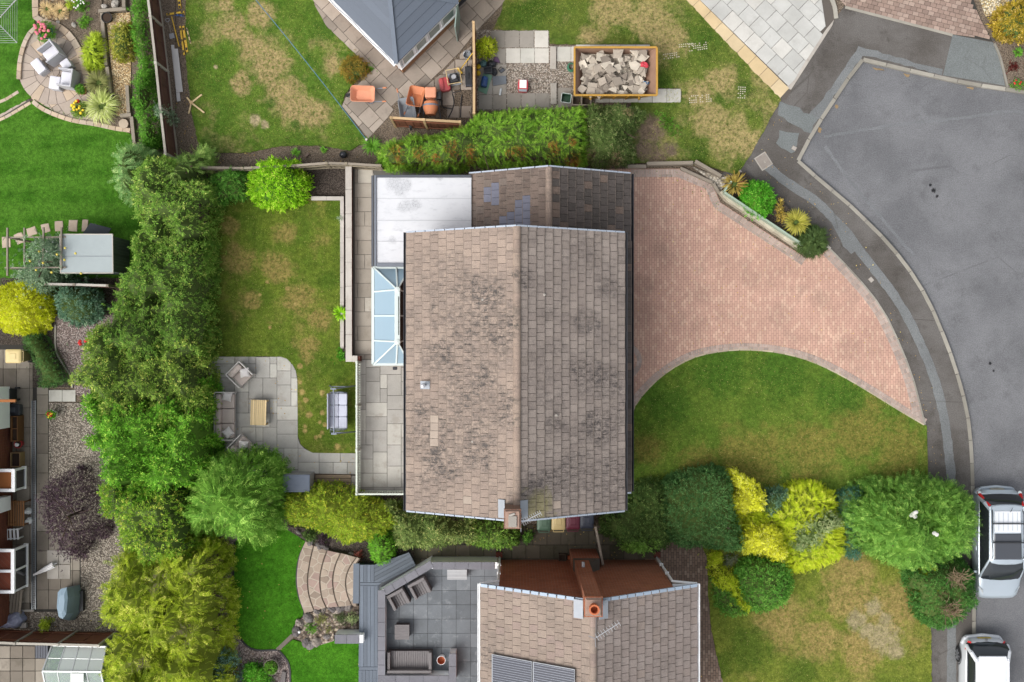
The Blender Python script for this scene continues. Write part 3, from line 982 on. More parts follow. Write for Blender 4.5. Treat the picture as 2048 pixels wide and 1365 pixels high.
cells_paving(pa,reg,ashlar_cells(reg,P(442,714),0.0,0.281,21),P(442,714),0.0,M_sand1,0.0,0.045,"paving_slab",0.013,0.012,tilt=0.002)
M_sleep = m_wood("weathered_sleeper",C(150,132,110),C(108,92,76))
sb = struct_root("sleeper_bank")
for k in range(4):
 x0,y0 = P(632,949 + k * 7.6)
 x1,y1 = P(703,949 + k * 7.6 + 7.0)
 obj("sleeper",MB().box(((x0 + x1) / 2,(y0 + y1) / 2,0.05 - k * 0.02),(x1 - x0,y0 - y1,0.2)),M_sleep,sb,bevel=0.01)
rect_paving(sb,703,951,714,978,1,2,M_gslab,0,0.1)
M_coping = m_stone("white_coping",[C(206,200,192),C(194,188,180)],1.0,60,rv=0.04,stain=C(160,150,140),stain_amt=0.3)
M_redwall = m_brick("dark_red_brick",C(112,60,48),C(92,48,40),C(120,104,94))
def wall_thing(name,label,px,z0,z1,w,mat,cap_mat,cap_w,cap_t,seg,capname="coping_stone"):
 pts = PP(px,z1)
 c = pts[len(pts) // 2]
 t = thing(name,label,"wall",(c[0],c[1],0))
 L = [(p[0] - c[0],p[1] - c[1]) for p in pts]
 mb = MB()
 for i in range(len(L) - 1):
  a_,b_ = Vector(L[i]),Vector(L[i + 1])
  d = (b_ - a_).normalized()
  n = Vector((-d.y,d.x)) * w / 2
  e0 = d * (w / 2 if i else 0)
  e1 = d * (w / 2 - 0.003 * i)
  q = [a_ - e0 * 0 + n,a_ - n,b_ - n + e1,b_ + n + e1]
  mb.prism([tuple(v) for v in q],z0,z1 - cap_t - 0.002 * i)
 obj("wall_body",mb,mat,t)
 for i in range(len(L) - 1):
  pp = resample([L[i],L[i + 1]],seg)
  ext = cap_w / 2
  for k in range(len(pp) - 1):
   a_,b_ = Vector(pp[k]),Vector(pp[k + 1])
   d = (b_ - a_).normalized()
   n = Vector((-d.y,d.x)) * cap_w / 2
   if k == len(pp) - 2 and i < len(L) - 2:
    b_ = b_ + d * ext
   if k == 0 and i > 0:
    a_ = a_ + d * ext
   g_ = d * 0.005
   q = [a_ + g_ + n,a_ + g_ - n,b_ - g_ - n,b_ - g_ + n]
   obj(capname,MB().prism([tuple(v) for v in q],z1 - cap_t,z1,0.004),cap_mat,t)
 return t
wall_thing("garden_wall","long brick retaining wall with white coping between terrace and lawn",[(697,331),(697.5,718),(715,718)],-0.1,0.82,0.2,M_redwall,M_coping,0.245,0.05,0.9)
wall_thing("planter_wall","low white block edging round the bed beside the back lawn",[(622,397),(684,397),(684,694)],-0.1,0.3,0.13,M_conc,M_coping,0.15,0.04,0.6,"edging_block")
bed("planting_bed",[(560,335),(692,335),(692,396),(560,400)],-0.3,0.06,M_soil_dark)
bed("planting_bed",[(686,396),(694,396),(694,718),(686,718)],-0.3,0.15,M_soil_dark)
M_green = m_plain("sage_paint",C(160,178,160),0.55,0.06,4,rvar=0.04)
M_cream = m_stone("cream_block",[C(206,198,178),C(186,178,158)],2.0,50,rv=0.05,stain=C(150,138,116),stain_amt=0.5)
bed("planting_bed",[(1442,388),(1466,352),(1484,345),(1560,405),(1652,492),(1640,508),(1612,512)],-0.2,0.25,M_soil_dark)
pw = thing("planter_wall","low cream block wall topped with a sage green board beside the driveway","wall",V(1530,450))
o0 = P(1530,450)
lc = lambda q: [(x - o0[0],y - o0[1]) for x,y in q]
run = resample(PP([(1436,388),(1440,397),(1612,512),(1640,504)]),0.45)
A_,B_ = lc(run),lc(offset_path(run,0.15))
for i in range(len(run) - 1):
 obj("wall_block",MB().prism([A_[i],A_[i + 1],B_[i + 1],B_[i]],-0.1,0.34 + random.uniform(-0.008,0.008),0.01),M_cream,pw)
run = resample(PP([(1444,388),(1600,492)],0.2),1.8)
for i in range(len(run) - 1):
 a_,b_ = run[i],run[i + 1]
 obj("green_board",MB().beam((a_[0] - o0[0],a_[1] - o0[1],0.52),(b_[0] - o0[0],b_[1] - o0[1],0.52),0.075,0.36),M_green,pw,bevel=0.006)
run = PP([(1444,386),(1458,366)],0.2)
obj("green_board",MB().beam((run[0][0] - o0[0],run[0][1] - o0[1],0.52),(run[1][0] - o0[0],run[1][1] - o0[1],0.52),0.075,0.36),M_green,pw,bevel=0.006)
ribbon("bed_edging",[(1478,342),(1500,362),(1580,426),(1660,498)],0.1,-0.1,0.06,M_conc)
M_oldwood = m_wood("grey_timber",C(168,158,144),C(126,116,102))
def sleeper(a,b,w,h,z,label,mat=None,group="timber sleepers edging the beds"):
 p,q = P(*a),P(*b)
 c = ((p[0] + q[0]) / 2,(p[1] + q[1]) / 2)
 o = obj("timber_sleeper",MB().beam((p[0] - c[0],p[1] - c[1],0),(q[0] - c[0],q[1] - c[1],0),w,h),mat or M_oldwood,bevel=0.012)
 o.location = (c[0],c[1],z)
 tag(o,label,"timber",group)
 return o
sleeper((1250,335),(1291,335),0.13,0.3,0.12,"short weathered timber edging behind the garage corner of the driveway")
sleeper((1292,330),(1384,328),0.14,0.34,0.14,"long weathered timber edging along the top of the pink driveway")
sleeper((1388,325),(1440,355),0.14,0.34,0.14,"slanting weathered timber beam between dry lawn and driveway corner")
sleeper((1360,338),(1424,367),0.12,0.2,0.08,"low stone coloured edging beam stepping round the driveway corner")
sleeper((1425,368),(1437,388),0.12,0.2,0.08,"very short edging beam joining the cream planter wall")
bed("planting_bed",[(1384,334),(1440,356),(1460,352),(1438,388),(1424,364)],-0.2,0.05,m_gravel("pale_grit",[C(178,168,152),C(150,140,126),C(196,188,174)],9))
cp = struct_root("circle_patio")
M_cslab = m_stone("pink_grey_slab",[C(188,174,160),C(172,158,148),C(200,180,158)],0.9,50,rv=0.08,stain=C(150,134,120),stain_amt=0.3)
M_cedge = m_stone("buff_edging",[C(204,184,160),C(188,168,146),C(196,180,162)],1.5,50,rv=0.07)
CREG = [(70,52),(100,46),(130,62),(152,88),(166,115),(174,146),(182,195),(190,246),(147,240),(113,229),(85,214),(64,198),(44,158),(46,122),(56,88)]
bed("joint_bed",CREG,-0.3,0.012,GROUT,cp)
reg = PP(CREG)
cells_paving(cp,reg,ashlar_cells(reg,P(106,142),R(35),0.3,5,((2,2),(2,3),(3,2),(2,1))),P(106,142),R(35),M_cslab,0.0,0.03,"paving_slab",0.014,0.03)
CC = P(106,142)
def ring(parent,r0,r1,n,mat,z0,z1,name):
 for i in range(n):
  t0,t1 = 2 * math.pi * i / n,2 * math.pi * (i + 1) / n
  g = 0.007
  pl = [(CC[0] + r * math.cos(t),CC[1] + r * math.sin(t)) for r,t in ([(r0 + g,t0 + g / max(r0,0.2)),(r1 - g,t0 + g / r1),(r1 - g,(t0 + t1) / 2),(r1 - g,t1 - g / r1),(r0 + g,t1 - g / max(r0,0.2))] + ([(r0 + g,(t0 + t1) / 2)] if r0 > 0.1 else []))]
  obj(name,MB().prism(pl,z0,z1,0.005,bottom=False),mat,parent)
ring(cp,0.72,1.36,22,M_cslab,0.0,0.046,"ring_slab")
ring(cp,0.30,0.72,11,M_cslab,0.0,0.050,"ring_slab")
ring(cp,0.02,0.30,5,M_cslab,0.0,0.054,"ring_slab")
obj("ring_bed",MB().prism([(CC[0] + 1.36 * math.cos(R(t)),CC[1] + 1.36 * math.sin(R(t))) for t in range(0,360,10)],0.0,0.034),GROUT,cp)
def edging(parent,px,step,w,z0,z1,mat,name="edging_stone",sm=4):
 pts = resample(smooth_path(PP(px),sm),step)
 A,B2 = offset_path(pts,w / 2),offset_path(pts,-w / 2)
 for i in range(len(pts) - 1):
  k = 0.02
  f = lambda p,q,t: (p[0] + (q[0] - p[0]) * t,p[1] + (q[1] - p[1]) * t)
  obj(name,MB().prism([f(A[i],A[i + 1],k),f(A[i],A[i + 1],1 - k),f(B2[i],B2[i + 1],1 - k),f(B2[i],B2[i + 1],k)],z0,z1 + random.uniform(-0.005,0.005),0.01,bottom=False),mat,parent)
edging(cp,[(73,-20),(73,20),(76,42),(98,47),(128,60),(150,84),(164,112),(172,142),(176,170)],0.36,0.25,-0.1,0.14,M_cedge)
edging(cp,[(74,57),(62,68),(50,92),(42,126),(40,160)],0.3,0.17,-0.1,0.14,M_cedge)
edging(cp,[(67,204),(85,218),(113,231),(147,242),(190,249),(232,258),(262,262)],0.3,0.17,-0.1,0.10,M_cedge)
gp = struct_root("garden_path")
bed("joint_bed",[(-60,216),(0,208),(40,186),(62,202),(0,242),(-60,258)],-0.2,0.012,GROUT,gp)
reg = PP([(-60,224),(0,210),(40,188),(56,202),(0,236),(-60,250)])
a = uvdir((0,222),(50,195))
cells_paving(gp,reg,grid_cells(reg,P(0,236),a,0.62,0.6),P(0,236),a,M_cslab,0.0,0.03,"paving_slab",0.014,0.03)
edging(gp,[(-60,216),(0,205),(38,184)],0.3,0.12,-0.1,0.05,M_cedge)
edging(gp,[(-60,256),(0,241),(62,206)],0.3,0.12,-0.1,0.05,M_cedge)
bed("planting_bed",[(80,-60),(205,-60),(204,30),(212,60),(226,200),(262,262),(190,250),(178,160),(160,100),(130,58),(96,44),(80,40)],-0.2,0.06,M_soil)
bed("bark_bed",[(82,-20),(140,-20),(140,40),(98,43),(82,38)],-0.1,0.075,m_gravel("bark_chips",[C(190,164,126),C(142,116,88),C(208,190,160)],9))
M_tan = m_gravel("tan_gravel",[C(214,184,136),C(180,148,106),C(230,208,168)],20)
bed("gravel_bed",[(212,30),(262,26),(264,60),(262,236),(234,232),(222,116)],-0.2,0.08,M_tan)
bed("planting_bed",[(258,-60),(350,-60),(352,120),(350,312),(268,320),(264,232),(262,60)],-0.2,0.04,M_soil)
for a_,b_,lb in (((201,26),(256,21),"grey timber sleeper lying across the top of the gravel bed"),((208,30),(212,80),"grey timber sleeper beside the variegated shrub"),((212,82),(216,134),"grey timber sleeper below the variegated shrub"),((218,137),(225,190),"grey timber sleeper beside the pale grasses"),((251,-12),(252,20),"short grey timber sleeper touching the picture's upper edge"),((258,174),(261,228),"grey timber sleeper on the hedge side of the tan gravel"),((244,234),(266,232),"short grey timber sleeper closing the tan gravel strip"),((267,236),(272,288),"grey timber sleeper standing between striped lawn and hedge")):
 sleeper(a_,b_,0.14,0.26,0.12,lb)
M_steps = m_stone("stepping_slab",[C(196,178,160),C(180,162,146)],1.6,50,rv=0.05)
for i,(x0,y0,x1,y1,r_,lb) in enumerate(((5,474,22,496,4,"stepping stone under the pergola's outer post"),(31,466,49,488,20,"stepping stone between the two outer pergola posts"),(55,455,74,472,18,"stepping stone half covered by apple leaves"),(84,448,101,466,12,"stepping stone just above the apple tree"),(110,442,127,464,3,"stepping stone at the pergola's inner post"),(138,440,156,463,-3,"square stepping stone nearest the middle of the shed roof"),(165,440,177,464,-4,"narrow stepping stone beside the open shed door"),(92,474,122,492,6,"stepping stone hidden beneath the apple tree"))):
 c = P((x0 + x1) / 2,(y0 + y1) / 2)
 w,h = (x1 - x0) * 0.01,(y1 - y0) * 0.01
 rn = random.Random(i)
 o = obj("stepping_stone",MB().prism([(sx * w * rn.uniform(0.88,1.05),sy * h * rn.uniform(0.88,1.05)) for sx,sy in ((-1,-1),(0,-1.02),(1,-1),(1.03,0),(1,1),(0,1.03),(-1,1),(-1.02,0))],0.0,0.06,0.012),M_steps)
 o.location = (c[0],c[1],0)
 o.rotation_euler = (0,0,R(r_))
 tag(o,lb,"stepping stone","stepping stones across the striped lawn")
ly = struct_root("side_yard")
M_yslab2 = m_stone("old_yard_slab",[C(140,132,120),C(120,112,102),C(154,146,134)],0.7,60,rv=0.08,stain=C(96,90,78),stain_amt=0.5)
bed("joint_bed",[(-60,690),(98,690),(98,1062),(162,1062),(162,1224),(-60,1224)],-0.3,0.004,GROUT_D,ly)
reg = PP([(-40,696),(66,696),(66,1222),(-40,1222)])
cells_paving(ly,reg,grid_cells(reg,P(7,738),0.0,0.53,0.78,0),P(7,738),0.0,M_yslab2,0.0,0.03,"paving_slab",0.014,0.04,tilt=0.004)
reg = PP([(74,775),(97,775),(97,1060),(160,1060),(160,1220),(74,1220)])
cells_paving(ly,reg,grid_cells(reg,P(74,790),0.0,0.48,0.78,0),P(74,790),0.0,M_yslab2,0.0,0.03,"paving_slab",0.014,0.03,tilt=0.004)
rect_paving(ly,98,780,152,804,2,1,M_lslab)
rect_paving(ly,95,1100,142,1128,2,1,M_conc,0.0,0.06)
rect_paving(ly,95,1129,142,1158,2,1,M_conc,0.0,0.06)
M_stones = m_gravel("grey_gravel",[C(160,149,136),C(126,116,106),C(188,178,164)],20)
M_pinkg = m_gravel("pinkish_gravel",[C(160,142,136),C(128,112,108),C(184,170,164)],22)
bed("gravel_bed",[(98,806),(250,806),(250,1262),(60,1262),(60,1224),(162,1224),(162,1062),(98,1062)],-0.3,0.02,M_stones,ly)
bed("gravel_bed",[(112,630),(230,630),(230,806),(152,790),(143,752),(126,716),(112,690)],-0.3,0.03,M_pinkg,ly)
bed("planting_bed",[(-60,540),(230,540),(230,640),(112,640),(112,700),(140,775),(60,775),(50,690),(-60,690)],-0.3,0.02,M_soil_dark,ly)
ribbon("gravel_edging",[(112,650),(113,700),(128,730),(142,752),(146,776)],0.06,-0.1,0.08,M_conc)
M_steel = m_plain("galvanised_steel",C(142,148,152),0.4,0.12,8,metal=0.5)
dc = thing("drain_channel","long narrow grey drain channel running down the side yard","drain",V(69,1010))
obj("channel_rail",MB().box((-0.07,0,0.03),(0.035,8.35,0.1)),M_steel,dc)
obj("channel_rail",MB().box((0.07,0,0.03),(0.035,8.35,0.1)),M_steel,dc)
obj("channel_bed",MB().box((0,0,0.0),(0.10,8.35,0.05)),M_iron,dc)
gm = MB()
for k in range(116):
 gm.box((0,-4.15 + k * 0.072,0.05),(0.11,0.022,0.012))
obj("grating",gm,M_steel,dc,kind="stuff")
obj("channel_end",MB().box((-0.25,-4.22,0.03),(0.5,0.08,0.1)),M_conc,dc)
ls = struct_root("corner_paving")
bed("joint_bed",[(-60,1286),(230,1286),(230,1460),(-60,1460)],-0.3,0.004,GROUT_D,ls)
reg = PP([(-40,1290),(100,1290),(100,1440),(-40,1440)])
cells_paving(ls,reg,grid_cells(reg,P(-4,1292),0.0,0.5,0.5,0),P(-4,1292),0.0,M_yslab2,0.0,0.03,"paving_slab",0.02,0.03,tilt=0.006,jz=0.004)
bed("gravel_path",[(440,1060),(478,1060),(478,1270),(500,1294),(560,1296),(584,1330),(584,1500),(430,1500)],-0.3,0.02,M_pinkg)
M_blk = m_plain("black_edging",C(40,40,40),0.6,0.1,8)
ribbon("lawn_edging",[(470,1084),(467,1160),(470,1249),(482,1278),(508,1299),(556,1300)],0.07,-0.1,0.07,M_blk)
ribbon("lawn_edging",[(557,1300),(571,1315),(579,1332),(581,1365),(581,1480)],0.07,-0.1,0.07,M_blk)
ribbon("lawn_edging",[(555,1300),(586,1270)],0.16,-0.1,0.07,M_yslab2)
ribbon("lawn_edging",[(586,1270),(590,1250),(609,1229),(598,1194),(593,1158),(598,1116),(612,1084)],0.05,-0.1,0.06,M_blk)
st = struct_root("crazy_paved_steps")
zz = lambda pts: [(440 + x / 3.739,1000 + y / 3.739) for x,y in pts]
ARCS = [zz([(640,310),(592,430),(574,590),(590,720),(632,852)]),zz([(705,345),(680,450),(660,590),(672,720),(710,832)]),zz([(805,380),(772,480),(752,590),(765,720),(800,806)]),
  zz([(905,400),(868,490),(848,600),(862,720),(890,800)]),zz([(1025,430),(972,510),(945,600),(955,700),(990,790)]),zz([(1050,440),(1015,500),(1010,600),(1010,700),(1030,800)])]
M_crazy = m_stone("crazy_stone",[C(184,168,152),C(152,136,122),C(164,142,132)],1.4,40,rv=0.15,stain=C(140,124,108),stain_amt=0.3)
M_cmort = m_plain("crazy_mortar",C(188,176,160),0.95,0.12,20)
M_cdark = m_plain("step_riser_shade",C(92,82,72),0.95,0.2,12)  # shadow line at each riser's foot, put into the tread base colour
rn = random.Random(12)
for k in range(5):
 z = 0.08 + 0.112 * k
 A2 = smooth_path(PP(ARCS[k],z),4)
 B2 = smooth_path(PP(ARCS[k + 1],z),4)
 reg = A2 + list(reversed(B2))
 obj("tread",MB().prism(reg,-0.1,z - 0.02),M_cdark,st)
 B3 = [(x - 0.055,y) for x,y in B2]
 reg = A2 + list(reversed(B3))
 obj("mortar_bed",MB().prism(reg,z - 0.03,z - 0.008),M_cmort,st)
 seeds = []
 xs = [p[0] for p in reg]
 ys = [p[1] for p in reg]
 tries = 0
 while len(seeds) < 15 and tries < 900:
  tries += 1
  p = (rn.uniform(min(xs),max(xs)),rn.uniform(min(ys),max(ys)))
  if inside(p,reg) and all(math.hypot(p[0] - q[0],p[1] - q[1]) > 0.24 for q in seeds):
   seeds.append(p)
 for i,p in enumerate(seeds):
  poly = reg
  for j,q in enumerate(seeds):
   if i == j or math.hypot(p[0] - q[0],p[1] - q[1]) > 1.2:
    continue
   m_ = ((p[0] + q[0]) / 2,(p[1] + q[1]) / 2)
   d = (q[0] - p[0],q[1] - p[1])
   l = math.hypot(*d)
   m_ = (m_[0] - d[0] / l * 0.021,m_[1] - d[1] / l * 0.021)
   poly = clip_half(poly,m_,(m_[0] - d[1],m_[1] + d[0]))
   if len(poly) < 3:
    break
  if len(poly) > 2 and abs(area2(poly)) > 0.01:
   obj("paving_stone",MB().prism(poly,z - 0.03,z + rn.uniform(-0.004,0.006),0,bottom=False),M_crazy,st)
bed("rockery_bed",[(586,1269),(592,1247),(612,1228),(650,1216),(718,1208),(718,1262),(668,1262),(668,1281),(640,1290),(618,1293)],-0.2,0.10,m_gravel("rockery_grit",[C(140,122,106),C(104,92,82),C(176,162,146)],10))
bed("planting_bed",[(560,1050),(720,1070),(830,1090),(830,1100),(720,1130),(640,1092),(612,1082)],-0.2,0.06,M_soil_dark)
M_rock = m_stone("grey_rock",[C(132,126,124),C(108,102,102),C(150,140,132)],3.0,30,rv=0.12,stain=C(90,88,84),stain_amt=0.5,bump=0.6)
rr = random.Random(5)
ROCKS = [(593,1262,.22,"grey rock at the rockery's lawn side tip"),(600,1245,.2,"grey rock next to the rockery tip facing the lush lawn"),(618,1234,.24,"broad grey rock below the lowest crazy paved step"),
         (637,1222,.2,"grey rock against the bottom end of the crazy paving"),(622,1290,.2,"grey rock touching the lower lush lawn"),(633,1283,.22,"large grey rock bulging into the lower lush lawn"),
         (612,1284,.2,"grey rock below the white globe light"),(655,1272,.16,"grey rock beside the short white wall"),(648,1219,.17,"small grey rock under the second crazy paved step"),
         (664,1216,.2,"grey rock under the middle crazy paved step"),(682,1212,.26,"biggest grey rock between crazy paving and decking shrubs"),(697,1212,.22,"grey rock nearest the decking step board"),
         (676,1222,.14,"small grey rock behind the biggest rockery rock"),(705,1112,.22,"grey rock above the top crazy paved step"),(716,1120,.2,"grey rock at the decking corner under the bush"),
         (640,1092,.18,"grey rock by the hedge foot above the crazy paving"),(652,1095,.16,"grey rock beside the hedge foot rock"),(622,1084,.16,"grey rock at the lush lawn's corner by the steps"),(598,1064,.12,"pale rock edging the lush lawn under the conifer")]
for i,(x,y,r_,lb) in enumerate(ROCKS):
 o = obj("rock",MB().ell((0,0,0),(r_,r_ * rr.uniform(0.6,0.9),r_ * 0.7),9,6,0.16,i),M_rock)
 o.location = V(x,y,0.0)[:2] + (0.1,)
 o.rotation_euler = (0,0,rr.uniform(0,6))
 tag(o,lb,"rock","rockery stones")
ZD = 0.55
M_deck = m_wood("blue_grey_decking",C(112,122,134),C(92,100,112),R(90),0.6)
M_deckd = m_wood("blue_grey_decking_slanted",C(100,108,118),C(84,92,102),R(30),0.6)
dk = thing("decking","blue grey board decking wrapping round the white slate-capped terrace wall","deck",V(740,1240))
dk0 = P(740,1240)
def deck_boards(reg_px,ang,w,mat,z1=ZD,l=60):
 reg = [(x - dk0[0],y - dk0[1]) for x,y in PP(reg_px,ZD)]
 og_ = reg[0]
 a_,b_,c_,d_ = bounds_uv(reg,og_,ang)
 ca,sa = math.cos(ang),math.sin(ang)
 for j in range(math.floor(b_ / w),math.ceil(d_ / w)):
  q = [(u,v) for u,v in ((a_ - 1,j * w + 0.004),(c_ + 1,j * w + 0.004),(c_ + 1,(j + 1) * w - 0.004),(a_ - 1,(j + 1) * w - 0.004))]
  W = [(og_[0] + u * ca - v * sa,og_[1] + u * sa + v * ca) for u,v in q]
  p = clip_to(reg,W)
  if len(p) > 2 and abs(area2(p)) > 0.01:
   obj("deck_board",MB().prism(p,z1 - 0.03,z1,0.004),mat,dk)
deck_boards([(720,1172),(757,1172),(757,1334),(717,1334)],R(90),0.14,M_deck)
deck_boards([(717,1341),(758,1341),(759,1480),(716,1480)],R(90),0.14,M_deck)
deck_boards([(720,1130),(748,1130),(748,1165),(720,1165)],R(90),0.14,M_deck)
deck_boards([(718,1334.4),(758,1334.4),(758,1340.6),(718,1340.6)],0.0,0.14,M_deck)
deck_boards([(720,1165.4),(764,1165.4),(757,1171.6),(720,1171.6)],0.0,0.14,M_deck)
deck_boards([(748.5,1130),(818,1105),(832,1132),(768,1165),(748.5,1165)],R(28),0.14,M_deckd)
obj("fascia",MB().prism([(x - dk0[0],y - dk0[1]) for x,y in PP([(718,1131),(748,1131),(816,1107),(830,1131),(758,1180),(760,1478),(718,1478)],ZD)],-0.1,ZD - 0.034),m_plain("dark_fascia",C(70,74,80),0.6),dk)
obj("step_board",MB().prism([(x - dk0[0],y - dk0[1]) for x,y in PP([(707,1127),(719,1127),(718,1207),(706,1207)],0.5)],0.3,0.535),M_deck,dk,bevel=0.006)
tr = struct_root("slate_terrace")
ZF = 0.5
M_slate = m_stone("slate_tile",[C(112,118,124),C(98,104,110),C(120,126,132)],1.8,26,0.5,stain=C(150,156,160),stain_amt=0.45,rv=0.06)
TER = [(768,1190),(860,1136),(1002,1134),(1002,1460),(768,1460)]
bed("terrace_base",TER,-0.2,ZF - 0.012,GROUT_D,tr,ZF)
reg = PP(TER,ZF)
o_ = P(827,1153,ZF)
cells_paving(tr,reg,grid_cells(reg,o_,0.0,0.5635,0.5635),o_,0.0,M_slate,ZF - 0.03,ZF,"slate_tile",0.008,0.01)
M_render = m_plain("white_render",(0.8,0.81,0.82,1),0.8,0.05,3)
M_cap = m_stone("slate_coping",[C(124,124,132),C(112,112,120)],1.6,30,0.55,rv=0.06)
wall_thing("terrace_wall","white rendered terrace wall capped with grey slate copings",[(905,1308),(905,1359),(763,1359),(763,1188),(858,1132),(989,1132)],0.0,1.22,0.24,M_render,M_cap,0.285,0.04,0.56,"coping_slate")
wall_thing("short_wall","short white wall with slate cap between rockery and decking",[(669,1279),(718,1279)],0.0,0.95,0.31,M_render,M_cap,0.35,0.04,0.5,"coping_slate")
al = struct_root("alley_path")
M_moss = m_stone("mossy_slab",[C(104,98,82),C(88,84,70),C(112,104,90)],0.9,50,rv=0.08,stain=C(70,76,48),stain_amt=0.6)
AREG = [(826,1088),(1030,1088),(1030,1050),(1300,1050),(1312,1122),(960,1135),(832,1135)]
bed("joint_bed",AREG,-0.3,0.002,GROUT_D,al)
reg = PP(AREG)
cells_paving(al,reg,grid_cells(reg,P(1010,1090),0.0,0.56,0.56,0.5),P(1010,1090),0.0,M_moss,0.0,0.026,"paving_slab",0.016,0.04,tilt=0.006)
sp = struct_root("side_path")
SREG = [(1250,1090),(1400,1080),(1412,1084),(1414,1120),(1416,1180),(1420,1240),(1430,1300),(1446,1365),(1470,1450),(1250,1450)]
bed("joint_bed",SREG,-0.3,0.008,GROUT_D,sp)
M_brownb = m_stone("brown_paviour",[C(134,114,100),C(116,98,86),C(144,126,112)],0.8,60,rv=0.12)
brick_field("block_paving",PP(SREG),P(1400,1100),0.0,0.105,0.205,M_brownb,0.0,0.02,sp)
# ================================================================ buildings
def roof_mat(name,cols,stain,pts,wash=None,wash_pts=None):
 t = NT(name)
 r = t.rnd()
 c = t.mix(r,cols[0],cols[1])
 c = t.mix(t.rng(t.math('FRACT',t.math('MULTIPLY',r,7.31)),0.85,0.9),c,cols[2])
 w = t.noise(1.3,5,0.65)
 c = t.mix(1.0,c,t.mix(w,(0.78,0.78,0.78,1),(1.2,1.2,1.2,1)),'MULTIPLY')
 fine = t.math('MAXIMUM',t.rng(t.noise(4.0,9,0.84,t.scaled(1.0,1.6,1.0)),0.44,0.58),t.math('MULTIPLY',t.rng(t.noise(13,6,0.8),0.47,0.6),0.75))
 big = t.blobs(pts,0.5,0.9) if pts else 0.0
 m = t.math('MULTIPLY',fine,t.math('ADD',t.math('MULTIPLY',big,0.74),t.math('MULTIPLY',t.rng(t.noise(0.8,4),0.42,0.62),0.5)),clamp=True)
 c = t.mix(m,c,stain)
 if wash:
  c = t.mix(t.math('MULTIPLY',t.blobs(wash_pts,0.5,1.5),0.6),c,wash)
 sp = t.rng(t.voro(5.2),0.05,0.025)
 c = t.mix(t.math('MULTIPLY',sp,0.8),c,C(196,190,180))
 g = t.noise(45,4,0.75)
 c = t.mix(1.0,c,t.mix(t.rng(g,0.25,0.75),(0.74,) * 3 + (1,),(1.26,) * 3 + (1,)),'MULTIPLY')
 return t.bsdf(c,0.92,t.math('ADD',g,t.noise(14,5)),0.5,0.012,spec=0.2)
M_tail = m_plain("tile_tail_shade",C(126,114,104),0.95,0.35,9)  # course-line shade put into the colour along each tile's tail
def slope(parent,e0,e1,up,ncourse,ntile,mat,override=None,limit=9999,keep=None,name="roof_tile",th=0.028,lap=0.07,ycut=None):
 e0,e1,up = Vector(e0),Vector(e1),Vector(up)
 L = (e1 - e0).length
 S = up.length
 ux,uy = (e1 - e0).normalized(),up.normalized()
 uz = ux.cross(uy).normalized()
 if uz.z < 0:
  uz = -uz
 tw,cl = L / ntile,S / ncourse
 rest = MB()
 n = 0
 meshes = {}
 for i in range(ncourse):
  for j in range(ntile + (i % 2)):
   a_ = j * tw - (tw / 2 if i % 2 else 0)
   b_ = a_ + tw
   a_,b_ = max(a_,0),min(b_,L)
   if b_ - a_ < 0.03:
    continue
   w = b_ - a_ - 0.014
   h = cl + (lap if i < ncourse - 1 else 0)
   m = mat
   if override:
    m = override(i,j) or mat
   jig = random.uniform(-0.011,0.011)
   q = [(-w / 2,0),(w / 2,0),(w / 2,h),(-w / 2,h)]
   def place(x,y,z,c_):
    t_ = math.atan2(th * 1.25,cl)
    yy = y * math.cos(t_) + z * math.sin(t_)
    zz_ = -y * math.sin(t_) + z * math.cos(t_)
    return c_ + ux * x + uy * yy + uz * (zz_ + th * 1.25)
   c_ = e0 + ux * ((a_ + b_) / 2) + uy * (i * cl + jig)
   vs = [(-w / 2,0,-th / 2),(w / 2,0,-th / 2),(w / 2,h,-th / 2),(-w / 2,h,-th / 2),(-w / 2,0.004,th / 2),(w / 2,0.004,th / 2),(w / 2,h,th / 2),(-w / 2,h,th / 2),(-w / 2,0.024,th / 2 + 0.001),(w / 2,0.024,th / 2 + 0.001)]
   fs = [(8,9,6,7),(0,1,5,4),(1,2,6,9,5),(3,0,4,8,7),(4,5,9,8)]
   if keep is None or keep(i,j,n):
    k = (round(w,3),round(h,3),m.name)
    if k not in meshes:
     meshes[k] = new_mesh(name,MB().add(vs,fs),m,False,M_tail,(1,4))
    o = link(name,meshes[k],parent)
    t_ = math.atan2(th * 1.25,cl)
    ry = (uy * math.cos(t_) - uz * math.sin(t_)).normalized()
    rz_ = (uz * math.cos(t_) + uy * math.sin(t_)).normalized()
    sgn = 1 if ux.cross(ry).dot(rz_) > 0 else -1
    M = Matrix((ux * sgn,ry,rz_)).transposed().to_4x4()
    M.translation = c_ + uz * th * 1.25
    o.matrix_local = Matrix.Translation(-parent.matrix_world.translation) @ M if False else M
    n += 1
   else:
    rest.add([place(*v,c_) for v in vs],fs)
 if rest.v:
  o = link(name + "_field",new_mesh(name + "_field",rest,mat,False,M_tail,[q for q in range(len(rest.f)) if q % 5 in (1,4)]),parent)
  o["kind"] = "stuff"
 return n
ZE,ZR = 4.8,7.0
xl,_ = P(813,0,ZE)
xr,_ = P(1249,0,ZE)
_,yt = P(0,466,ZE)
_,yb = P(0,1021,ZE)
xm,_ = P(1034,0,ZR)
lich = [P(x,y,6) + (r * 0.023,) for x,y,r in ((960,610,60),(920,640,50),(1000,660,40),(880,720,50),(930,780,60),(860,860,60),(960,880,50),(1000,820,40),(880,950,40),(940,700,30),(1045,560,20),(1180,640,30),(1210,760,40),(1160,740,30),(1220,850,40),(1150,960,50),(1210,980,50),(1080,980,40),(1215,570,24),(1110,850,24))]
M_rt = roof_mat("weathered_tile",[C(168,151,138),C(154,138,127),C(158,142,131)],C(92,87,84),lich)
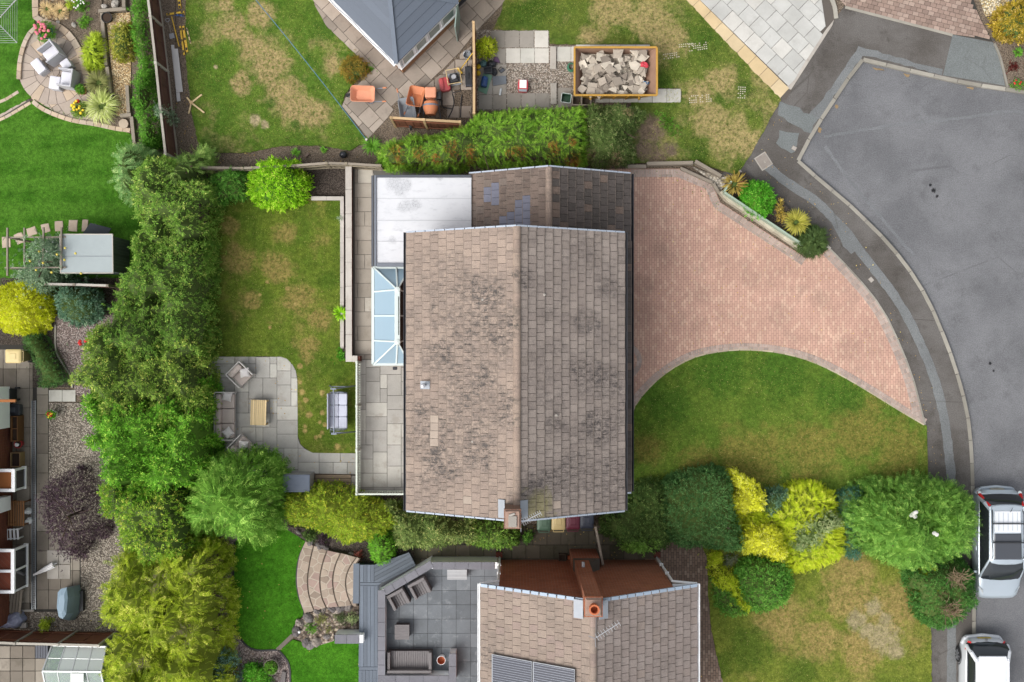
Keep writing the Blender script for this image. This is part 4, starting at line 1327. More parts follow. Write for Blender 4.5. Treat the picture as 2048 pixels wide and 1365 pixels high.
M_rt2 = roof_mat("weathered_tile_grey",[C(158,147,139),C(145,134,127),C(149,138,130)],C(92,86,84),lich,C(150,144,96),[P(1075,1010,6) + (0.7,)])
M_pale = m_stone("pale_tile",[C(174,160,147),C(166,152,140)],2,50,rv=0.05)
M_wallb = m_brick("house_brick",C(150,104,84),C(130,88,72),C(160,150,138))
M_dark = m_plain("dark_gutter",C(52,54,60),0.45,0.1,5)
M_white = m_plain("white_upvc",(0.8,0.81,0.82,1),0.45,0.03,4,bump=0.0)
M_lead = m_plain("lead_flashing",C(166,172,180),0.55,0.12,6,metal=0.2)
M_metal = m_plain("pale_metal",C(188,190,194),0.4,0.08,8,metal=0.5)
M_verge = m_plain("verge_trim",C(176,186,200),0.5,0.06,5)
M_glassdark = m_glass("dark_glass",(0.02,0.025,0.03,1),1.0,0.05)
ox,oy = xm,(yt + yb) / 2
house = thing("house","large house with weathered brown tiled gable roof in the middle of the picture","house",(ox,oy,0))
def at(x,y,z):
 return (x - ox,y - oy,z)
wx0,wx1,wy0,wy1 = xl + 0.38,xr - 0.38,yb + 0.10,yt - 0.10
mb = MB()
mb.loft([[at(x,y,-0.1) for x,y in ((wx0,wy0),(wx1,wy0),(wx1,wy1),(wx0,wy1))],[at(x,y,ZE - 0.12) for x,y in ((wx0,wy0),(wx1,wy0),(wx1,wy1),(wx0,wy1))]])
mb.add([at(wx0,wy0,ZE - 0.12),at(wx1,wy0,ZE - 0.12),at(xm,wy0,ZR - 0.3),at(wx0,wy1,ZE - 0.12),at(wx1,wy1,ZE - 0.12),at(xm,wy1,ZR - 0.3)],[(0,1,2),(5,4,3),(0,2,5,3),(2,1,4,5)])
obj("wall",mb,M_wallb,house)
def roof_base(parent,A,mat,x0,x1,xm_,y0,y1,ze,zr,th=0.16):
 mb = MB()
 for xe in (x0,x1):
  vs = [A(xe,y0,ze),A(xm_,y0,zr),A(xm_,y1,zr),A(xe,y1,ze)]
  vs += [(v[0],v[1],v[2] - th) for v in vs]
  mb.add(vs,[(0,1,2,3),(7,6,5,4),(0,4,5,1),(1,5,6,2),(2,6,7,3),(3,7,4,0)])
 return obj("roof",mb,mat,parent)
M_felt = m_plain("roof_felt",C(66,60,56),0.95,0.1,6)
roof = roof_base(house,at,M_felt,xl,xr,xm,yb,yt,ZE,ZR)
PALE = {(3,20): 1,(3,21): 1,(3,22): 1,(3,23): 1}
ov_l = lambda i,j: M_pale if (i == 3 and 24 <= j <= 27) or (i == 7 and j == 34) else None
ov_r = lambda i,j: M_pale if (i == 8 and j == 1) else None
hi_keep = lambda i,j,n: i >= 8 and n < 150
slope(roof,at(xl,yt,ZE + 0.01),at(xl,yb,ZE + 0.01),(xm - xl - 0.06,0,(ZR - ZE) * 0.975),13,36,M_rt,ov_l,keep=lambda i,j,n: (i >= 9 or ov_l(i,j)) and n < 150)
slope(roof,at(xr,yb,ZE + 0.01),at(xr,yt,ZE + 0.01),(xm - xr + 0.06,0,(ZR - ZE) * 0.975),13,36,M_rt2,ov_r,keep=lambda i,j,n: (i >= 9 or ov_r(i,j)) and n < 150)
n = 22
M_ridge = roof_mat("ridge_tile_clay",[C(168,150,136),C(158,140,128),C(154,138,126)],C(98,92,86),lich)
for k in range(n):
 y0,y1 = yt + (yb - yt) * k / n,yt + (yb - yt) * (k + 1) / n
 rings = []
 for y in (y0 - 0.003,y1 + 0.003):
  rings.append([at(xm + 0.135 * math.cos(t),y,ZR - 0.05 + 0.11 * math.sin(t)) for t in [math.pi * q / 6 for q in range(7)]])
 obj("ridge_tile",MB().loft(rings,closed=False,caps=False),M_ridge,roof,smooth=True)
for y,s_ in ((yt,1),(yb,-1)):
 for xe in (xl,xr):
  nseg = 11
  for k in range(nseg):
   t0,t1 = k / nseg + 0.004,(k + 1) / nseg - 0.004
   p = at(xe + (xm - xe) * t0,y + s_ * 0.02,ZE + (ZR - ZE) * t0 + 0.035)
   q = at(xe + (xm - xe) * t1,y + s_ * 0.02,ZE + (ZR - ZE) * t1 + 0.035)
   obj("verge_trim",MB().beam(p,q,0.055,0.07),M_verge,roof)
for xe,s_ in ((xl,-1),(xr,1)):
 g = MB()
 y0,y1 = yb - 0.02,yt + 0.02
 prof = [(-0.06,0.0),(-0.055,-0.05),(0,-0.075),(0.055,-0.05),(0.06,0.0),(0.045,0.0),(0.04,-0.045),(0,-0.06),(-0.04,-0.045),(-0.045,0.0)]
 g.loft([[at(xe + s_ * 0.05 + a_,y,ZE - 0.02 + b_) for a_,b_ in prof] for y in (y0,y1)])
 obj("gutter",g,M_dark,house)
 obj("downpipe",MB().cyl(at(xe - s_ * 0.33,yb + 0.3,0),at(xe - s_ * 0.33,yb + 0.3,ZE - 0.3),0.035),M_dark,house)
vx,vy = P(848,771,5.4)
v_ = obj("vent_pipe",MB().cyl(at(vx,vy,5.0),at(vx,vy,5.75),0.055,n=12).lathe([(0.055,5.72),(0.085,5.74),(0.085,5.79),(0.03,5.82),(0.001,5.82)],at(vx,vy,0)),M_metal,house,smooth=True)
obj("flashing_plate",MB().beam(at(vx - 0.14,vy,5.18),at(vx + 0.2,vy,5.18 + 0.34 * 0.57),0.28,0.02),M_lead,v_)
for px,py,z in ((1112,830,6.0),(946,884,6.2),(966,600,6.3),(1088,590,6.4)):
 x,y = P(px,py,z)
 zz_ = ZE + (ZR - ZE) * (1 - abs(x - xm) / (xr - xm)) + 0.045
 obj("lichen_spot",MB().ell(at(x,y,zz_),(0.06,0.05,0.02),8,4),M_conc,roof)
ZC = 8.15
cx,cy = P(1025,1039,ZC)
M_stack = m_brick("stack_brick",C(150,110,92),C(120,90,78),C(150,140,130))
M_mortarcap = m_stone("mortar_cap",[C(176,150,136),C(160,132,118)],4,30,stain=C(110,96,90),stain_amt=0.5)
ch = obj("chimney",MB().box(at(cx,cy,4.0),(0.5,0.58,8.1)).box(at(cx,cy,ZC - 0.12),(0.56,0.64,0.16)),M_stack,house)
obj("chimney_cap",MB().box(at(cx,cy,ZC + 0.0),(0.5,0.6,0.10),taper=0.86),M_mortarcap,ch)
mbp = MB().box(at(cx,cy - 0.06,ZC + 0.07),(0.27,0.36,0.08)).box(at(cx - 0.02,cy + 0.16,ZC + 0.075),(0.2,0.07,0.06),0.3)
obj("capped_flue",mbp,M_gslab,ch,bevel=0.01)
for sx,w in ((-1,0.28),(1,0.3)):
 xa = cx + sx * (0.25 + w / 2)
 za = ZR - abs(xa - xm) * (ZR - ZE) / (xr - xm) + 0.075
 obj("flashing_plate",MB().beam(at(cx + sx * 0.26,yb + 0.36,za + 0.08),at(cx + sx * (0.26 + w * 0.85),yb + 0.36,za - 0.1),0.62,0.02),M_lead,ch)
def aerial(parent,A,base,mast_top,boom_a,boom_b,nel,el):
 an = obj("aerial",MB().cyl(A(*base),A(*mast_top),0.016),M_metal,parent)
 a_,b_ = Vector(A(*boom_a)),Vector(A(*boom_b))
 obj("boom",MB().cyl(a_,b_,0.014),M_metal,an)
 d = (b_ - a_).normalized()
 s_ = d.cross(Vector((0,0,1))).normalized()
 for k in range(nel):
  p = a_ + (b_ - a_) * (0.08 + 0.9 * k / (nel - 1))
  l = el * (1.1 - 0.25 * k / nel)
  obj("element",MB().cyl(p - s_ * l,p + s_ * l,0.008,n=6),M_metal,an)
 for q in (-1,1):
  obj("reflector",MB().beam(a_ + Vector((0,0,0.02)),a_ + s_ * q * 0.22 - d * 0.12 + Vector((0,0,0.16)),0.02,0.02),M_metal,an)
 return an
pz = 8.0
aerial(house,at,(cx + 0.3,cy,6.6),(cx + 0.3,cy,pz),P(1042,1047,pz) + (pz,),P(1082,1026,pz) + (pz,),10,0.11)
cz_e,cz_r = 2.45,3.15
def cv(px,py,z):
 x,y = P(px,py,z)
 return Vector((x,y,z))
con = thing("conservatory","white framed conservatory with pale blue glazed roof against the house","conservatory",V(780,630,0)[:2] + (ZT,))
c0 = Vector(con.location)
kz = lambda v: tuple(Vector(v) - c0)
TL,BL,TR,BR = cv(748,536,cz_e),cv(748,729,cz_e),cv(820,536,cz_e),cv(820,729,cz_e)
RT,RB = cv(795,580,cz_r),cv(795,684,cz_r)
M_cglass = m_glass("blue_roof_glass",C(172,200,218),0.66,0.06)
M_cglassd = m_glass("clear_roof_glass",C(44,48,52),0.8,0.05)
M_pvc = m_plain("mint_white_upvc",C(216,228,226),0.4,0.03,4,bump=0.0)
def lerp(a_,b_,t):
 return a_ + (b_ - a_) * t
def pane(vs,mat,name="roof_pane",parent=con):
 c_ = sum(vs,Vector()) / len(vs)
 vs = [c_ + (v - c_) * 0.985 for v in vs]
 n = (vs[1] - vs[0]).cross(vs[2] - vs[0]).normalized()
 if n.z < 0:
  n = -n
 up = [kz(v + n * 0.008) for v in vs]
 dn = [kz(v - n * 0.008) for v in vs]
 k = len(vs)
 obj(name,MB().add(up + dn,[tuple(range(k)),tuple(range(2 * k - 1,k - 1,-1))] + [(i,k + i,k + (i + 1) % k,(i + 1) % k) for i in range(k)]),mat,parent)
tl = [0.0,0.235,0.505,0.77,1.0]
rt = [0.0,0.02,0.47,0.98,1.0]
eL = [lerp(TL,BL,t) for t in (0.0,0.345 * 0.72,0.5,0.755,1.0)]
rL = [RT,lerp(RT,RB,0.03),lerp(RT,RB,0.5),lerp(RT,RB,0.97),RB]
pane([TL,eL[1],RT],M_cglass)
pane([eL[1],eL[2],rL[2],RT],M_cglass)
pane([eL[2],eL[3],RB,rL[2]],M_cglass)
pane([eL[3],BL,RB],M_cglass)
pane([TL,RT,lerp(TL,TR,0.62)],M_cglass)
pane([lerp(TL,TR,0.62),RT,TR],M_cglass)
pane([BL,RB,lerp(BL,BR,0.62)],M_cglass)
pane([lerp(BL,BR,0.62),RB,BR],M_cglass)
eR = [lerp(TR,BR,t) for t in (0.0,0.26,0.5,0.755,1.0)]
pane([TR,eR[1],RT],M_cglassd)
pane([eR[1],eR[2],rL[2],RT],M_cglassd)
pane([eR[2],eR[3],RB,rL[2]],M_cglassd)
pane([eR[3],BR,RB],M_cglassd)
up = Vector((0,0,0.025))
for a_,b_ in [(TL,RT),(BL,RB),(eL[1],RT),(eL[2],rL[2]),(eL[3],RB),(lerp(TL,TR,0.62),RT),(lerp(BL,BR,0.62),RB),(TR,RT),(BR,RB),(eR[1],RT),(eR[2],rL[2]),(eR[3],RB)]:
 obj("glazing_bar",MB().beam(kz(a_ + up),kz(b_ + up),0.055,0.05),M_pvc,con,bevel=0.006)
rg_ = obj("ridge",MB().beam(kz(RT + up * 1.5),kz(RB + up * 1.5),0.20,0.10),M_pvc,con,bevel=0.012)
obj("ridge_slot",MB().beam(kz(RT + Vector((0.05,-0.25,0.09))),kz(RB + Vector((0.05,0.25,0.09))),0.03,0.012),M_glassdark,rg_)
for q in (RT,RB):
 obj("boss",MB().lathe([(0.0,0.12),(0.11,0.1),(0.14,0.02),(0.14,-0.06)],kz(q),8),M_pvc,con)
for a_,b_ in ((TL,BL),(TL,TR),(BL,BR)):
 obj("gutter",MB().beam(kz(a_ + Vector((-0.04,0,0))),kz(b_ + Vector((-0.04,0,0))),0.1,0.08),M_pvc,con)
zf = ZT
def side_frame(a_,b_,nb):
 a_,b_ = Vector(a_),Vector(b_)
 lo_a,lo_b = Vector((a_.x,a_.y,zf + 0.7)),Vector((b_.x,b_.y,zf + 0.7))
 obj("dwarf_wall",MB().beam(kz(Vector((a_.x,a_.y,zf + 0.35))),kz(Vector((b_.x,b_.y,zf + 0.35))),0.16,0.7),M_wallb,con)
 for t in range(nb + 1):
  p = lerp(lo_a,lo_b,t / nb)
  obj("mullion",MB().beam(kz(p),kz(Vector((p.x,p.y,cz_e - 0.05))),0.06,0.07),M_white,con)
 for t in range(nb):
  p,q = lerp(lo_a,lo_b,(t + 0.04) / nb),lerp(lo_a,lo_b,(t + 0.96) / nb)
  mb = MB().beam(kz(Vector((p.x,p.y,(zf + 0.7 + cz_e) / 2))),kz(Vector((q.x,q.y,(zf + 0.7 + cz_e) / 2))),0.02,cz_e - zf - 0.8)
  obj("window_pane",mb,M_cglassd,con)
side_frame(TL + Vector((0.1,-0.08,0)),BL + Vector((0.1,0.08,0)),4)
side_frame(BL + Vector((0.14,0.1,0)),BR + Vector((-0.06,0.1,0)),2)
obj("floor",MB().box(kz(Vector(((TL.x + TR.x) / 2 + 0.05,(TL.y + BL.y) / 2,zf + 0.03))),(1.3,3.5,0.05)),m_wood("dark_floor",C(70,56,46),C(54,42,36)),con)
obj("lamp_box",MB().box(kz(cv(790,737,1.6)),(0.16,0.12,0.16)),M_dark,con,bevel=0.01)
ZX = 2.75
x0,y0 = P(746,533,ZX)
x1,y1 = P(940,351,ZX)
x1 += 0.05
ext = thing("flat_roof_extension","flat white felted roof extension between garage and conservatory","extension",((x0 + x1) / 2,(y0 + y1) / 2,0))
e_ = lambda x,y,z: (x - (x0 + x1) / 2,y - (y0 + y1) / 2,z)
t = NT("white_roof_felt")
sep = t.n("ShaderNodeSeparateXYZ")
t.put(sep.inputs[0],t.pos())
c = t.mix(t.noise(0.9,5,0.6),C(204,207,212),C(230,231,234))
pud = t.blobs([P(x,y,ZX) + (r * 0.019,) for x,y,r in ((790,365,22),(810,372,18),(800,380,16),(815,412,18),(830,408,16),(805,415,12),(785,480,10),(880,355,8))],0.35,2.5)
c = t.mix(t.math('MULTIPLY',pud,t.rng(t.voro(9,None,'DISTANCE_TO_EDGE'),0.05,0.0,0.25,0.9)),c,C(140,142,148))
c = t.mix(t.rng(t.noise(1.8,8,0.8,t.scaled(1,3,1)),0.5,0.75,0,0.6),c,C(170,173,180))
M_feltw = t.bsdf(c,0.75,t.noise(20,4),0.2,0.01)
obj("wall",MB().prism([e_(x,y,0)[:2] for x,y in ((x0 + 0.2,y0 + 0.15),(x1 - 0.1,y0 + 0.15),(x1 - 0.1,y1 - 0.15),(x0 + 0.2,y1 - 0.15))],0,ZX - 0.1),M_wallb,ext)
ys = [P(0,q,ZX)[1] for q in (533,486,444,400,351)]
for k in range(4):
 lap = 0.004 * (k + 1)
 obj("felt_sheet",MB().prism([e_(x,y,0)[:2] for x,y in ((x0 + 0.12,ys[k] + (0.08 if k == 0 else 0)),(x1,ys[k] + (0.08 if k == 0 else 0)),(x1,ys[k + 1] + 0.05 - (0.1 if k == 3 else 0)),(x0 + 0.12,ys[k + 1] + 0.05 - (0.1 if k == 3 else 0)))],ZX - 0.12,ZX - 0.02 + lap),M_feltw,ext)
for k in range(1,4):
 obj("felt_seam",MB().box(e_((x0 + x1) / 2 + 0.06,ys[k] + 0.05,ZX - 0.004),(x1 - x0 - 0.14,0.022,0.014)),m_plain("felt_seam_grey",C(192,194,199),0.8) if k == 1 else bpy.data.materials["felt_seam_grey"],ext)
M_flash = m_plain("grey_edge_trim",C(116,122,132),0.5,0.15,5)
M_flashd = m_plain("dark_edge_trim",C(84,88,96),0.5,0.15,5)
obj("edge_trim",MB().beam(e_(x0 + 0.09,y0,ZX),e_(x0 + 0.09,y1,ZX),0.08,0.1),M_flash,ext,bevel=0.01)
obj("edge_trim",MB().beam(e_(x0 + 0.14,y0 + 0.05,ZX - 0.005),e_(x1,y0 + 0.05,ZX - 0.005),0.14,0.1),M_flash,ext,bevel=0.01)
obj("edge_trim",MB().beam(e_(x0 + 0.14,y1 - 0.04,ZX - 0.003),e_(x1,y1 - 0.04,ZX - 0.003),0.1,0.1),M_flashd,ext,bevel=0.01)
obj("gutter",MB().beam(e_(x0 - 0.03,y0,ZX - 0.08),e_(x0 - 0.03,y1,ZX - 0.08),0.08,0.07),M_flashd,ext)
GE,GR = 2.55,4.2
gxl,_ = P(938,0,GE)
gxr,_ = P(1261,0,GE)
gxm,_ = P(1098,0,GR)
_,gyt = P(0,348,GE)
gyb = yt - 0.08
gox,goy = gxm,(gyt + gyb) / 2
gar = thing("garage","attached garage with darker tiled gable roof and a few blue grey replacement tiles","garage",(gox,goy,0))
ag = lambda x,y,z: (x - gox,y - goy,z)
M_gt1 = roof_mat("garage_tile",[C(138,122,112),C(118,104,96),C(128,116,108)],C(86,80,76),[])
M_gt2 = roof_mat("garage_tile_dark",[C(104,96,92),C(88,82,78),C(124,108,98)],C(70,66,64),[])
M_blue = m_stone("blue_grey_tile",[C(124,126,142),C(114,116,132)],1.5,60,0.6,rv=0.04)
mb = MB()
gw = [(gxl + 0.2,gyb),(gxr - 0.3,gyb),(gxr - 0.3,gyt - 0.1),(gxl + 0.2,gyt - 0.1)]
mb.prism([ag(x,y,0)[:2] for x,y in gw],-0.1,GE - 0.1)
mb.add([ag(gxl + 0.2,gyt - 0.1,GE - 0.1),ag(gxr - 0.3,gyt - 0.1,GE - 0.1),ag(gxm,gyt - 0.1,GR - 0.25),ag(gxl + 0.2,gyt - 0.3,GE - 0.1),ag(gxr - 0.3,gyt - 0.3,GE - 0.1),ag(gxm,gyt - 0.3,GR - 0.25)],[(2,1,0),(3,4,5),(0,3,5,2),(2,5,4,1)])
obj("wall",mb,M_wallb,gar)
groof = roof_base(gar,ag,M_felt,gxl,gxr,gxm,gyb,gyt,GE,GR,0.14)
def gov(i,j):
 if (i == 2 and j in (2,3)) or (i == 3 and j in (2,3,4)):
  return M_blue
 if (i == 4 and j >= 6) or (i == 5 and j >= 6) or (i == 6 and 4 <= j <= 7) or (i == 7 and 4 <= j <= 7):
  return M_blue
 return None
slope(groof,ag(gxl,gyt,GE + 0.01),ag(gxl,gyb,GE + 0.01),(gxm - gxl - 0.08,0,(GR - GE) * 0.975),10,9,M_gt1,gov)
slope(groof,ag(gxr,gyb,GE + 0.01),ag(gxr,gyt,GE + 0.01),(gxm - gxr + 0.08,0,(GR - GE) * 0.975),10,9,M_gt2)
for k in range(6):
 y0,y1 = gyt + (gyb - gyt) * k / 6,gyt + (gyb - gyt) * (k + 1) / 6
 obj("ridge_tile",MB().loft([[ag(gxm + 0.13 * math.cos(t),y,GR - 0.06 + 0.12 * math.sin(t)) for t in [math.pi * q / 6 for q in range(7)]] for y in (y0 - 0.003,y1 + 0.003)],closed=False,caps=False),M_ridge,groof,smooth=True)
for xe in (gxl,gxr):
 for k in range(6):
  t0,t1 = k / 6 + 0.006,(k + 1) / 6 - 0.006
  obj("verge_trim",MB().beam(ag(xe + (gxm - xe) * t0,gyt + 0.02,GE + (GR - GE) * t0 + 0.035),ag(xe + (gxm - xe) * t1,gyt + 0.02,GE + (GR - GE) * t1 + 0.035),0.055,0.07),M_verge,groof)
gd = obj("garage_door",MB().box(ag(gxr - 0.29,(gyt + gyb) / 2,1.05),(0.06,2.2,2.1)),M_white,gar)
for k in range(4):
 obj("door_panel",MB().box(ag(gxr - 0.255,(gyt + gyb) / 2,0.3 + k * 0.5),(0.02,2.0,0.42)),M_white,gd)
por = thing("porch_roof","narrow dark tiled lean-to roof running along the drive side of the house","porch",(xr - 0.1,(yb + gyb) / 2,0))
ap = lambda x,y,z: (x - xr + 0.1,y - (yb + gyb) / 2,z)
_,pyb = P(0,984,GE)
px1 = gxr + 0.02
inn = wx1
vs = [ap(px1,pyb,GE),ap(inn,pyb,GE + 0.62),ap(inn,gyb,GE + 0.62),ap(px1,gyb,GE)]
vs += [(v[0],v[1],v[2] - 0.14) for v in vs]
pr = obj("roof",MB().add(vs,[(0,1,2,3),(7,6,5,4),(0,4,5,1),(1,5,6,2),(2,6,7,3),(3,7,4,0)]),M_felt,por)
slope(pr,ap(px1,pyb,GE + 0.01),ap(px1,gyb,GE + 0.01),(inn - px1,0,0.62),4,33,M_gt2)
for (g0,g1,par,A) in ((gyb,gyt,gar,ag),(pyb,gyb,por,ap)):
 obj("gutter",MB().loft([[A(px1 + 0.05 + a_,y,GE - 0.03 + b_) for a_,b_ in [(-0.06,0.0),(-0.055,-0.05),(0,-0.075),(0.055,-0.05),(0.06,0.0),(0.045,0.0),(0,-0.06),(-0.045,0.0)]] for y in (g0,g1)]),M_dark,par)
obj("end_trim",MB().beam(ap(px1 - 0.02,pyb - 0.03,GE + 0.02),ap(xr - 0.1,pyb - 0.03,GE + 0.25),0.06,0.1),M_verge,por)
for k in range(3):
 obj("porch_post",MB().box(ap(px1 - 0.25,pyb + 0.2 + k * (gyb - pyb - 0.6) / 2,(GE - 0.1) / 2),(0.1,0.1,GE - 0.1)),M_white,por)
NE,NR = 4.7,7.1
nxl,nyt = P(961,1170,NE)
nxr,_ = P(1394,0,NE)
nxm,_ = P(1187,0,NR)
nyb = nyt - 6.6
nh = thing("house","brick house with pale tiled roof, solar panels and tall gable chimney at the lower edge","house",(nxm,nyt - 3,0))
an_ = lambda x,y,z: (x - nxm,y - nyt + 3,z)
M_nbrick = m_brick("orange_brick",C(176,104,72),C(152,86,58),C(170,146,128))
wl_,wr_ = P(1001,0)[0],P(1311,0)[0]
mb = MB().prism([an_(x,y,0)[:2] for x,y in ((wl_,nyb),(wr_,nyb),(wr_,nyt - 0.06),(wl_,nyt - 0.06))],-0.1,NE - 0.1)
g_ = lambda x: NE - 0.1 + (NR - NE) * (1 - abs(x - nxm) / (nxr - nxm)) - 0.08
mb.add([an_(wl_,nyt - 0.06,NE - 0.101),an_(wr_,nyt - 0.06,NE - 0.101),an_(wr_,nyt - 0.06,g_(wr_)),an_(nxm,nyt - 0.06,NR - 0.2),an_(wl_,nyt - 0.06,g_(wl_)),
  an_(wl_,nyt - 0.3,NE - 0.101),an_(wr_,nyt - 0.3,NE - 0.101),an_(wr_,nyt - 0.3,g_(wr_)),an_(nxm,nyt - 0.3,NR - 0.2),an_(wl_,nyt - 0.3,g_(wl_))],[(4,3,2,1,0),(5,6,7,8,9),(0,5,9,4),(1,2,7,6)])
obj("wall",mb,M_nbrick,nh)
nroof = roof_base(nh,an_,M_felt,nxl,nxr,nxm,nyb,nyt,NE,NR)
M_nt = roof_mat("tan_tile",[C(160,145,133),C(151,136,125),C(155,138,129)],C(112,104,98),[P(975,1320,5) + (0.5,)])
M_nt2 = roof_mat("grey_tan_tile",[C(158,147,141),C(148,136,130),C(153,140,132)],C(116,108,102),[])
NL = nyt - nyb
vis = lambda i,j,n: True
kl = lambda i,j,n: j <= 10
slope(nroof,an_(nxl,nyt,NE + 0.01),an_(nxl,nyb,NE + 0.01),(nxm - nxl - 0.09,0,(NR - NE) * 0.975),13,24,M_nt,keep=kl)
slope(nroof,an_(nxr,nyb,NE + 0.01),an_(nxr,nyt,NE + 0.01),(nxm - nxr + 0.09,0,(NR - NE) * 0.975),13,24,M_nt2,keep=lambda i,j,n: j >= 14)
for k in range(15):
 y0,y1 = nyt + (nyb - nyt) * k / 15,nyt + (nyb - nyt) * (k + 1) / 15
 if y1 > nyt - 0.7:
  continue
 obj("ridge_tile",MB().loft([[an_(nxm + 0.13 * math.cos(t),y,NR - 0.06 + 0.12 * math.sin(t)) for t in [math.pi * q / 6 for q in range(7)]] for y in (y0 - 0.003,y1 + 0.003)],closed=False,caps=False),M_nt,nroof,smooth=True)
M_bluev = m_plain("blue_grey_verge",C(172,188,206),0.5,0.06,5,rvar=0.08)
for xe in (nxl,nxr):
 for k in range(13):
  t0,t1 = k / 13 + 0.006,(k + 1) / 13 - 0.006
  obj("verge_trim",MB().beam(an_(xe + (nxm - xe) * t0,nyt + 0.0,NE + (NR - NE) * t0 + 0.04),an_(xe + (nxm - xe) * t1,nyt + 0.0,NE + (NR - NE) * t1 + 0.04),0.11,0.08),M_bluev,nroof)
 s_ = -1 if xe == nxl else 1
 obj("gutter",MB().loft([[an_(xe + s_ * 0.05 + a_,y,NE - 0.02 + b_) for a_,b_ in [(-0.06,0.0),(-0.055,-0.05),(0,-0.075),(0.055,-0.05),(0.06,0.0),(0.045,0.0),(0,-0.06),(-0.045,0.0)]] for y in (nyb,nyt + 0.03)]),M_white,nh)
 wxx = wl_ if s_ < 0 else wr_
 obj("soffit",MB().box(an_((xe + wxx) / 2,nyt - 3.3,NE - 0.14),(abs(xe - wxx),6.6,0.05)),M_white,nh)
 dp = obj("downpipe",MB().tube([an_(wxx - s_ * 0.02 + s_ * 0.05,nyt + 0.05,0.1),an_(wxx - s_ * 0.02 + s_ * 0.05,nyt + 0.05,4.35),an_(xe + s_ * 0.02,nyt + 0.02,4.6)],0.045,8),M_white,nh)
 for zq in (1.5,3.0):
  obj("pipe_bracket",MB().box(an_(wxx + s_ * 0.03,nyt + 0.05,zq),(0.13,0.1,0.05)),M_white,dp)
 obj("gully_box",MB().box(an_(wxx + s_ * 0.05,nyt + 0.16,0.08),(0.26,0.22,0.16)),M_redwall,nh)
scx = P(1187,0,8.1)[0]
bx = P(1176,0,0)[0]
ch = obj("chimney",MB().box(an_(scx,nyt + 0.05,4.0),(0.54,0.60,8.2)).box(an_(scx,nyt + 0.05,8.02),(0.60,0.66,0.14)),M_nbrick,nh)
obj("chimney_breast",MB().box(an_(scx + 0.18,nyt + 0.12,0.9),(1.05,0.52,2.0)),M_nbrick,ch)
obj("shoulder",MB().loft([[an_(scx + x,nyt + 0.12 + y,1.9) for x,y in ((-0.32,-0.25),(0.71,-0.25),(0.71,0.26),(-0.32,0.26))],[an_(scx + x,nyt + 0.12 + y,2.45) for x,y in ((-0.26,-0.25),(0.3,-0.25),(0.3,0.18),(-0.26,0.18))]]),m_stone("shoulder_cement",[C(96,88,80),C(80,74,68)],3,30),ch)
obj("chimney_cap",MB().box(an_(scx,nyt + 0.05,8.13),(0.56,0.62,0.1),taper=0.8),M_mortarcap,ch)
M_pot = m_plain("terracotta",C(196,110,70),0.8,0.12,9)
obj("chimney_pot",MB().lathe([(0.15,8.15),(0.135,8.4),(0.17,8.42),(0.17,8.5),(0.12,8.5),(0.105,8.2),(0.0,8.2)],an_(scx,nyt + 0.05,0),18),M_pot,ch,smooth=True)
obj("vent_cowl",MB().cyl(an_(scx - 0.02,nyt + 0.36,3.4),an_(scx - 0.02,nyt + 0.55,3.4),0.06,n=10),M_metal,ch)
for s_ in (-1,1):
 xa = scx + s_ * 0.27
 obj("flashing_plate",MB().beam(an_(xa,nyt - 0.3,g_(xa) + 0.34),an_(xa + s_ * 0.3,nyt - 0.3,g_(xa + s_ * 0.3) + 0.34),0.62,0.02),M_lead,ch)
pz = 7.9
aerial(nh,an_,(scx + 0.18,nyt - 0.3,7.0),(P(1192,1274,pz)[0],P(1192,1274,pz)[1],pz),P(1190,1277,pz) + (pz,),P(1239,1246,pz) + (pz,),9,0.12)
M_pv = NT("solar_cell")
sep = M_pv.n("ShaderNodeSeparateXYZ")
M_pv.put(sep.inputs[0],M_pv.pos())
wv = M_pv.rng(M_pv.math('FRACT',M_pv.math('MULTIPLY',sep.outputs[1],12.0)),0.80,0.86)
M_pv = M_pv.bsdf(M_pv.mix(wv,C(46,50,64),C(140,146,160)),0.25,spec=0.6)
M_pvf = m_plain("panel_frame",C(150,154,160),0.4,0.05,5,metal=0.5)
sl = (NR - NE) / (nxm - nxl)
for k,(pa_,pb_) in enumerate((((984,1308),(1064,1321)),((1066,1321),(1150,1336)))):
 za,zb = 5.25,6.2
 za = NE + (P(pa_[0],0,5.2)[0] - nxl) * sl + 0.16
 zb = NE + (P(pb_[0],0,6.0)[0] - nxl) * sl + 0.16
 xa,xb = P(pa_[0],0,za)[0],P(pb_[0],0,zb)[0]
 za,zb = NE + (xa - nxl) * sl + 0.17,NE + (xb - nxl) * sl + 0.17
 yy = P(0,1309,5.2)[1] if True else 0
 pn = obj("solar_panel",MB().beam(an_(xa,yy - 0.82,za),an_(xb,yy - 0.82,zb),1.62,0.04),M_pvf,nh)
 d = Vector((xb - xa,0,zb - za)).normalized()
 obj("cell_sheet",MB().beam(tuple(Vector(an_(xa,yy - 0.82,za)) + d * 0.03 + Vector((0,0,0.025))),tuple(Vector(an_(xb,yy - 0.82,zb)) - d * 0.03 + Vector((0,0,0.025))),1.56,0.012),M_pv,pn)
a_ = uvdir((807,148),(920,36))       # along the glazed side
Q0 = Vector(P(807,147))
gz = 2.35
U = Vector((math.cos(a_),math.sin(a_)))
W = Vector((-U.y,U.x))
if W.x > 0:
 W = -W
gr = thing("garden_room","garden room with blue grey hipped roof, white fascia and a row of windows","garden room",(Q0.x,Q0.y,0))
def gq(u,w,z):
 p = U * u + W * w
 return (p.x,p.y,z)
LU,LW = 3.1,4.6
obj("plinth",MB().prism([gq(u,w,0)[:2] for u,w in ((0,0),(LU,0),(LU,LW),(0,LW))],0,0.75),m_brick("buff_brick",C(176,124,84),C(154,104,70),C(176,160,140)),gr)
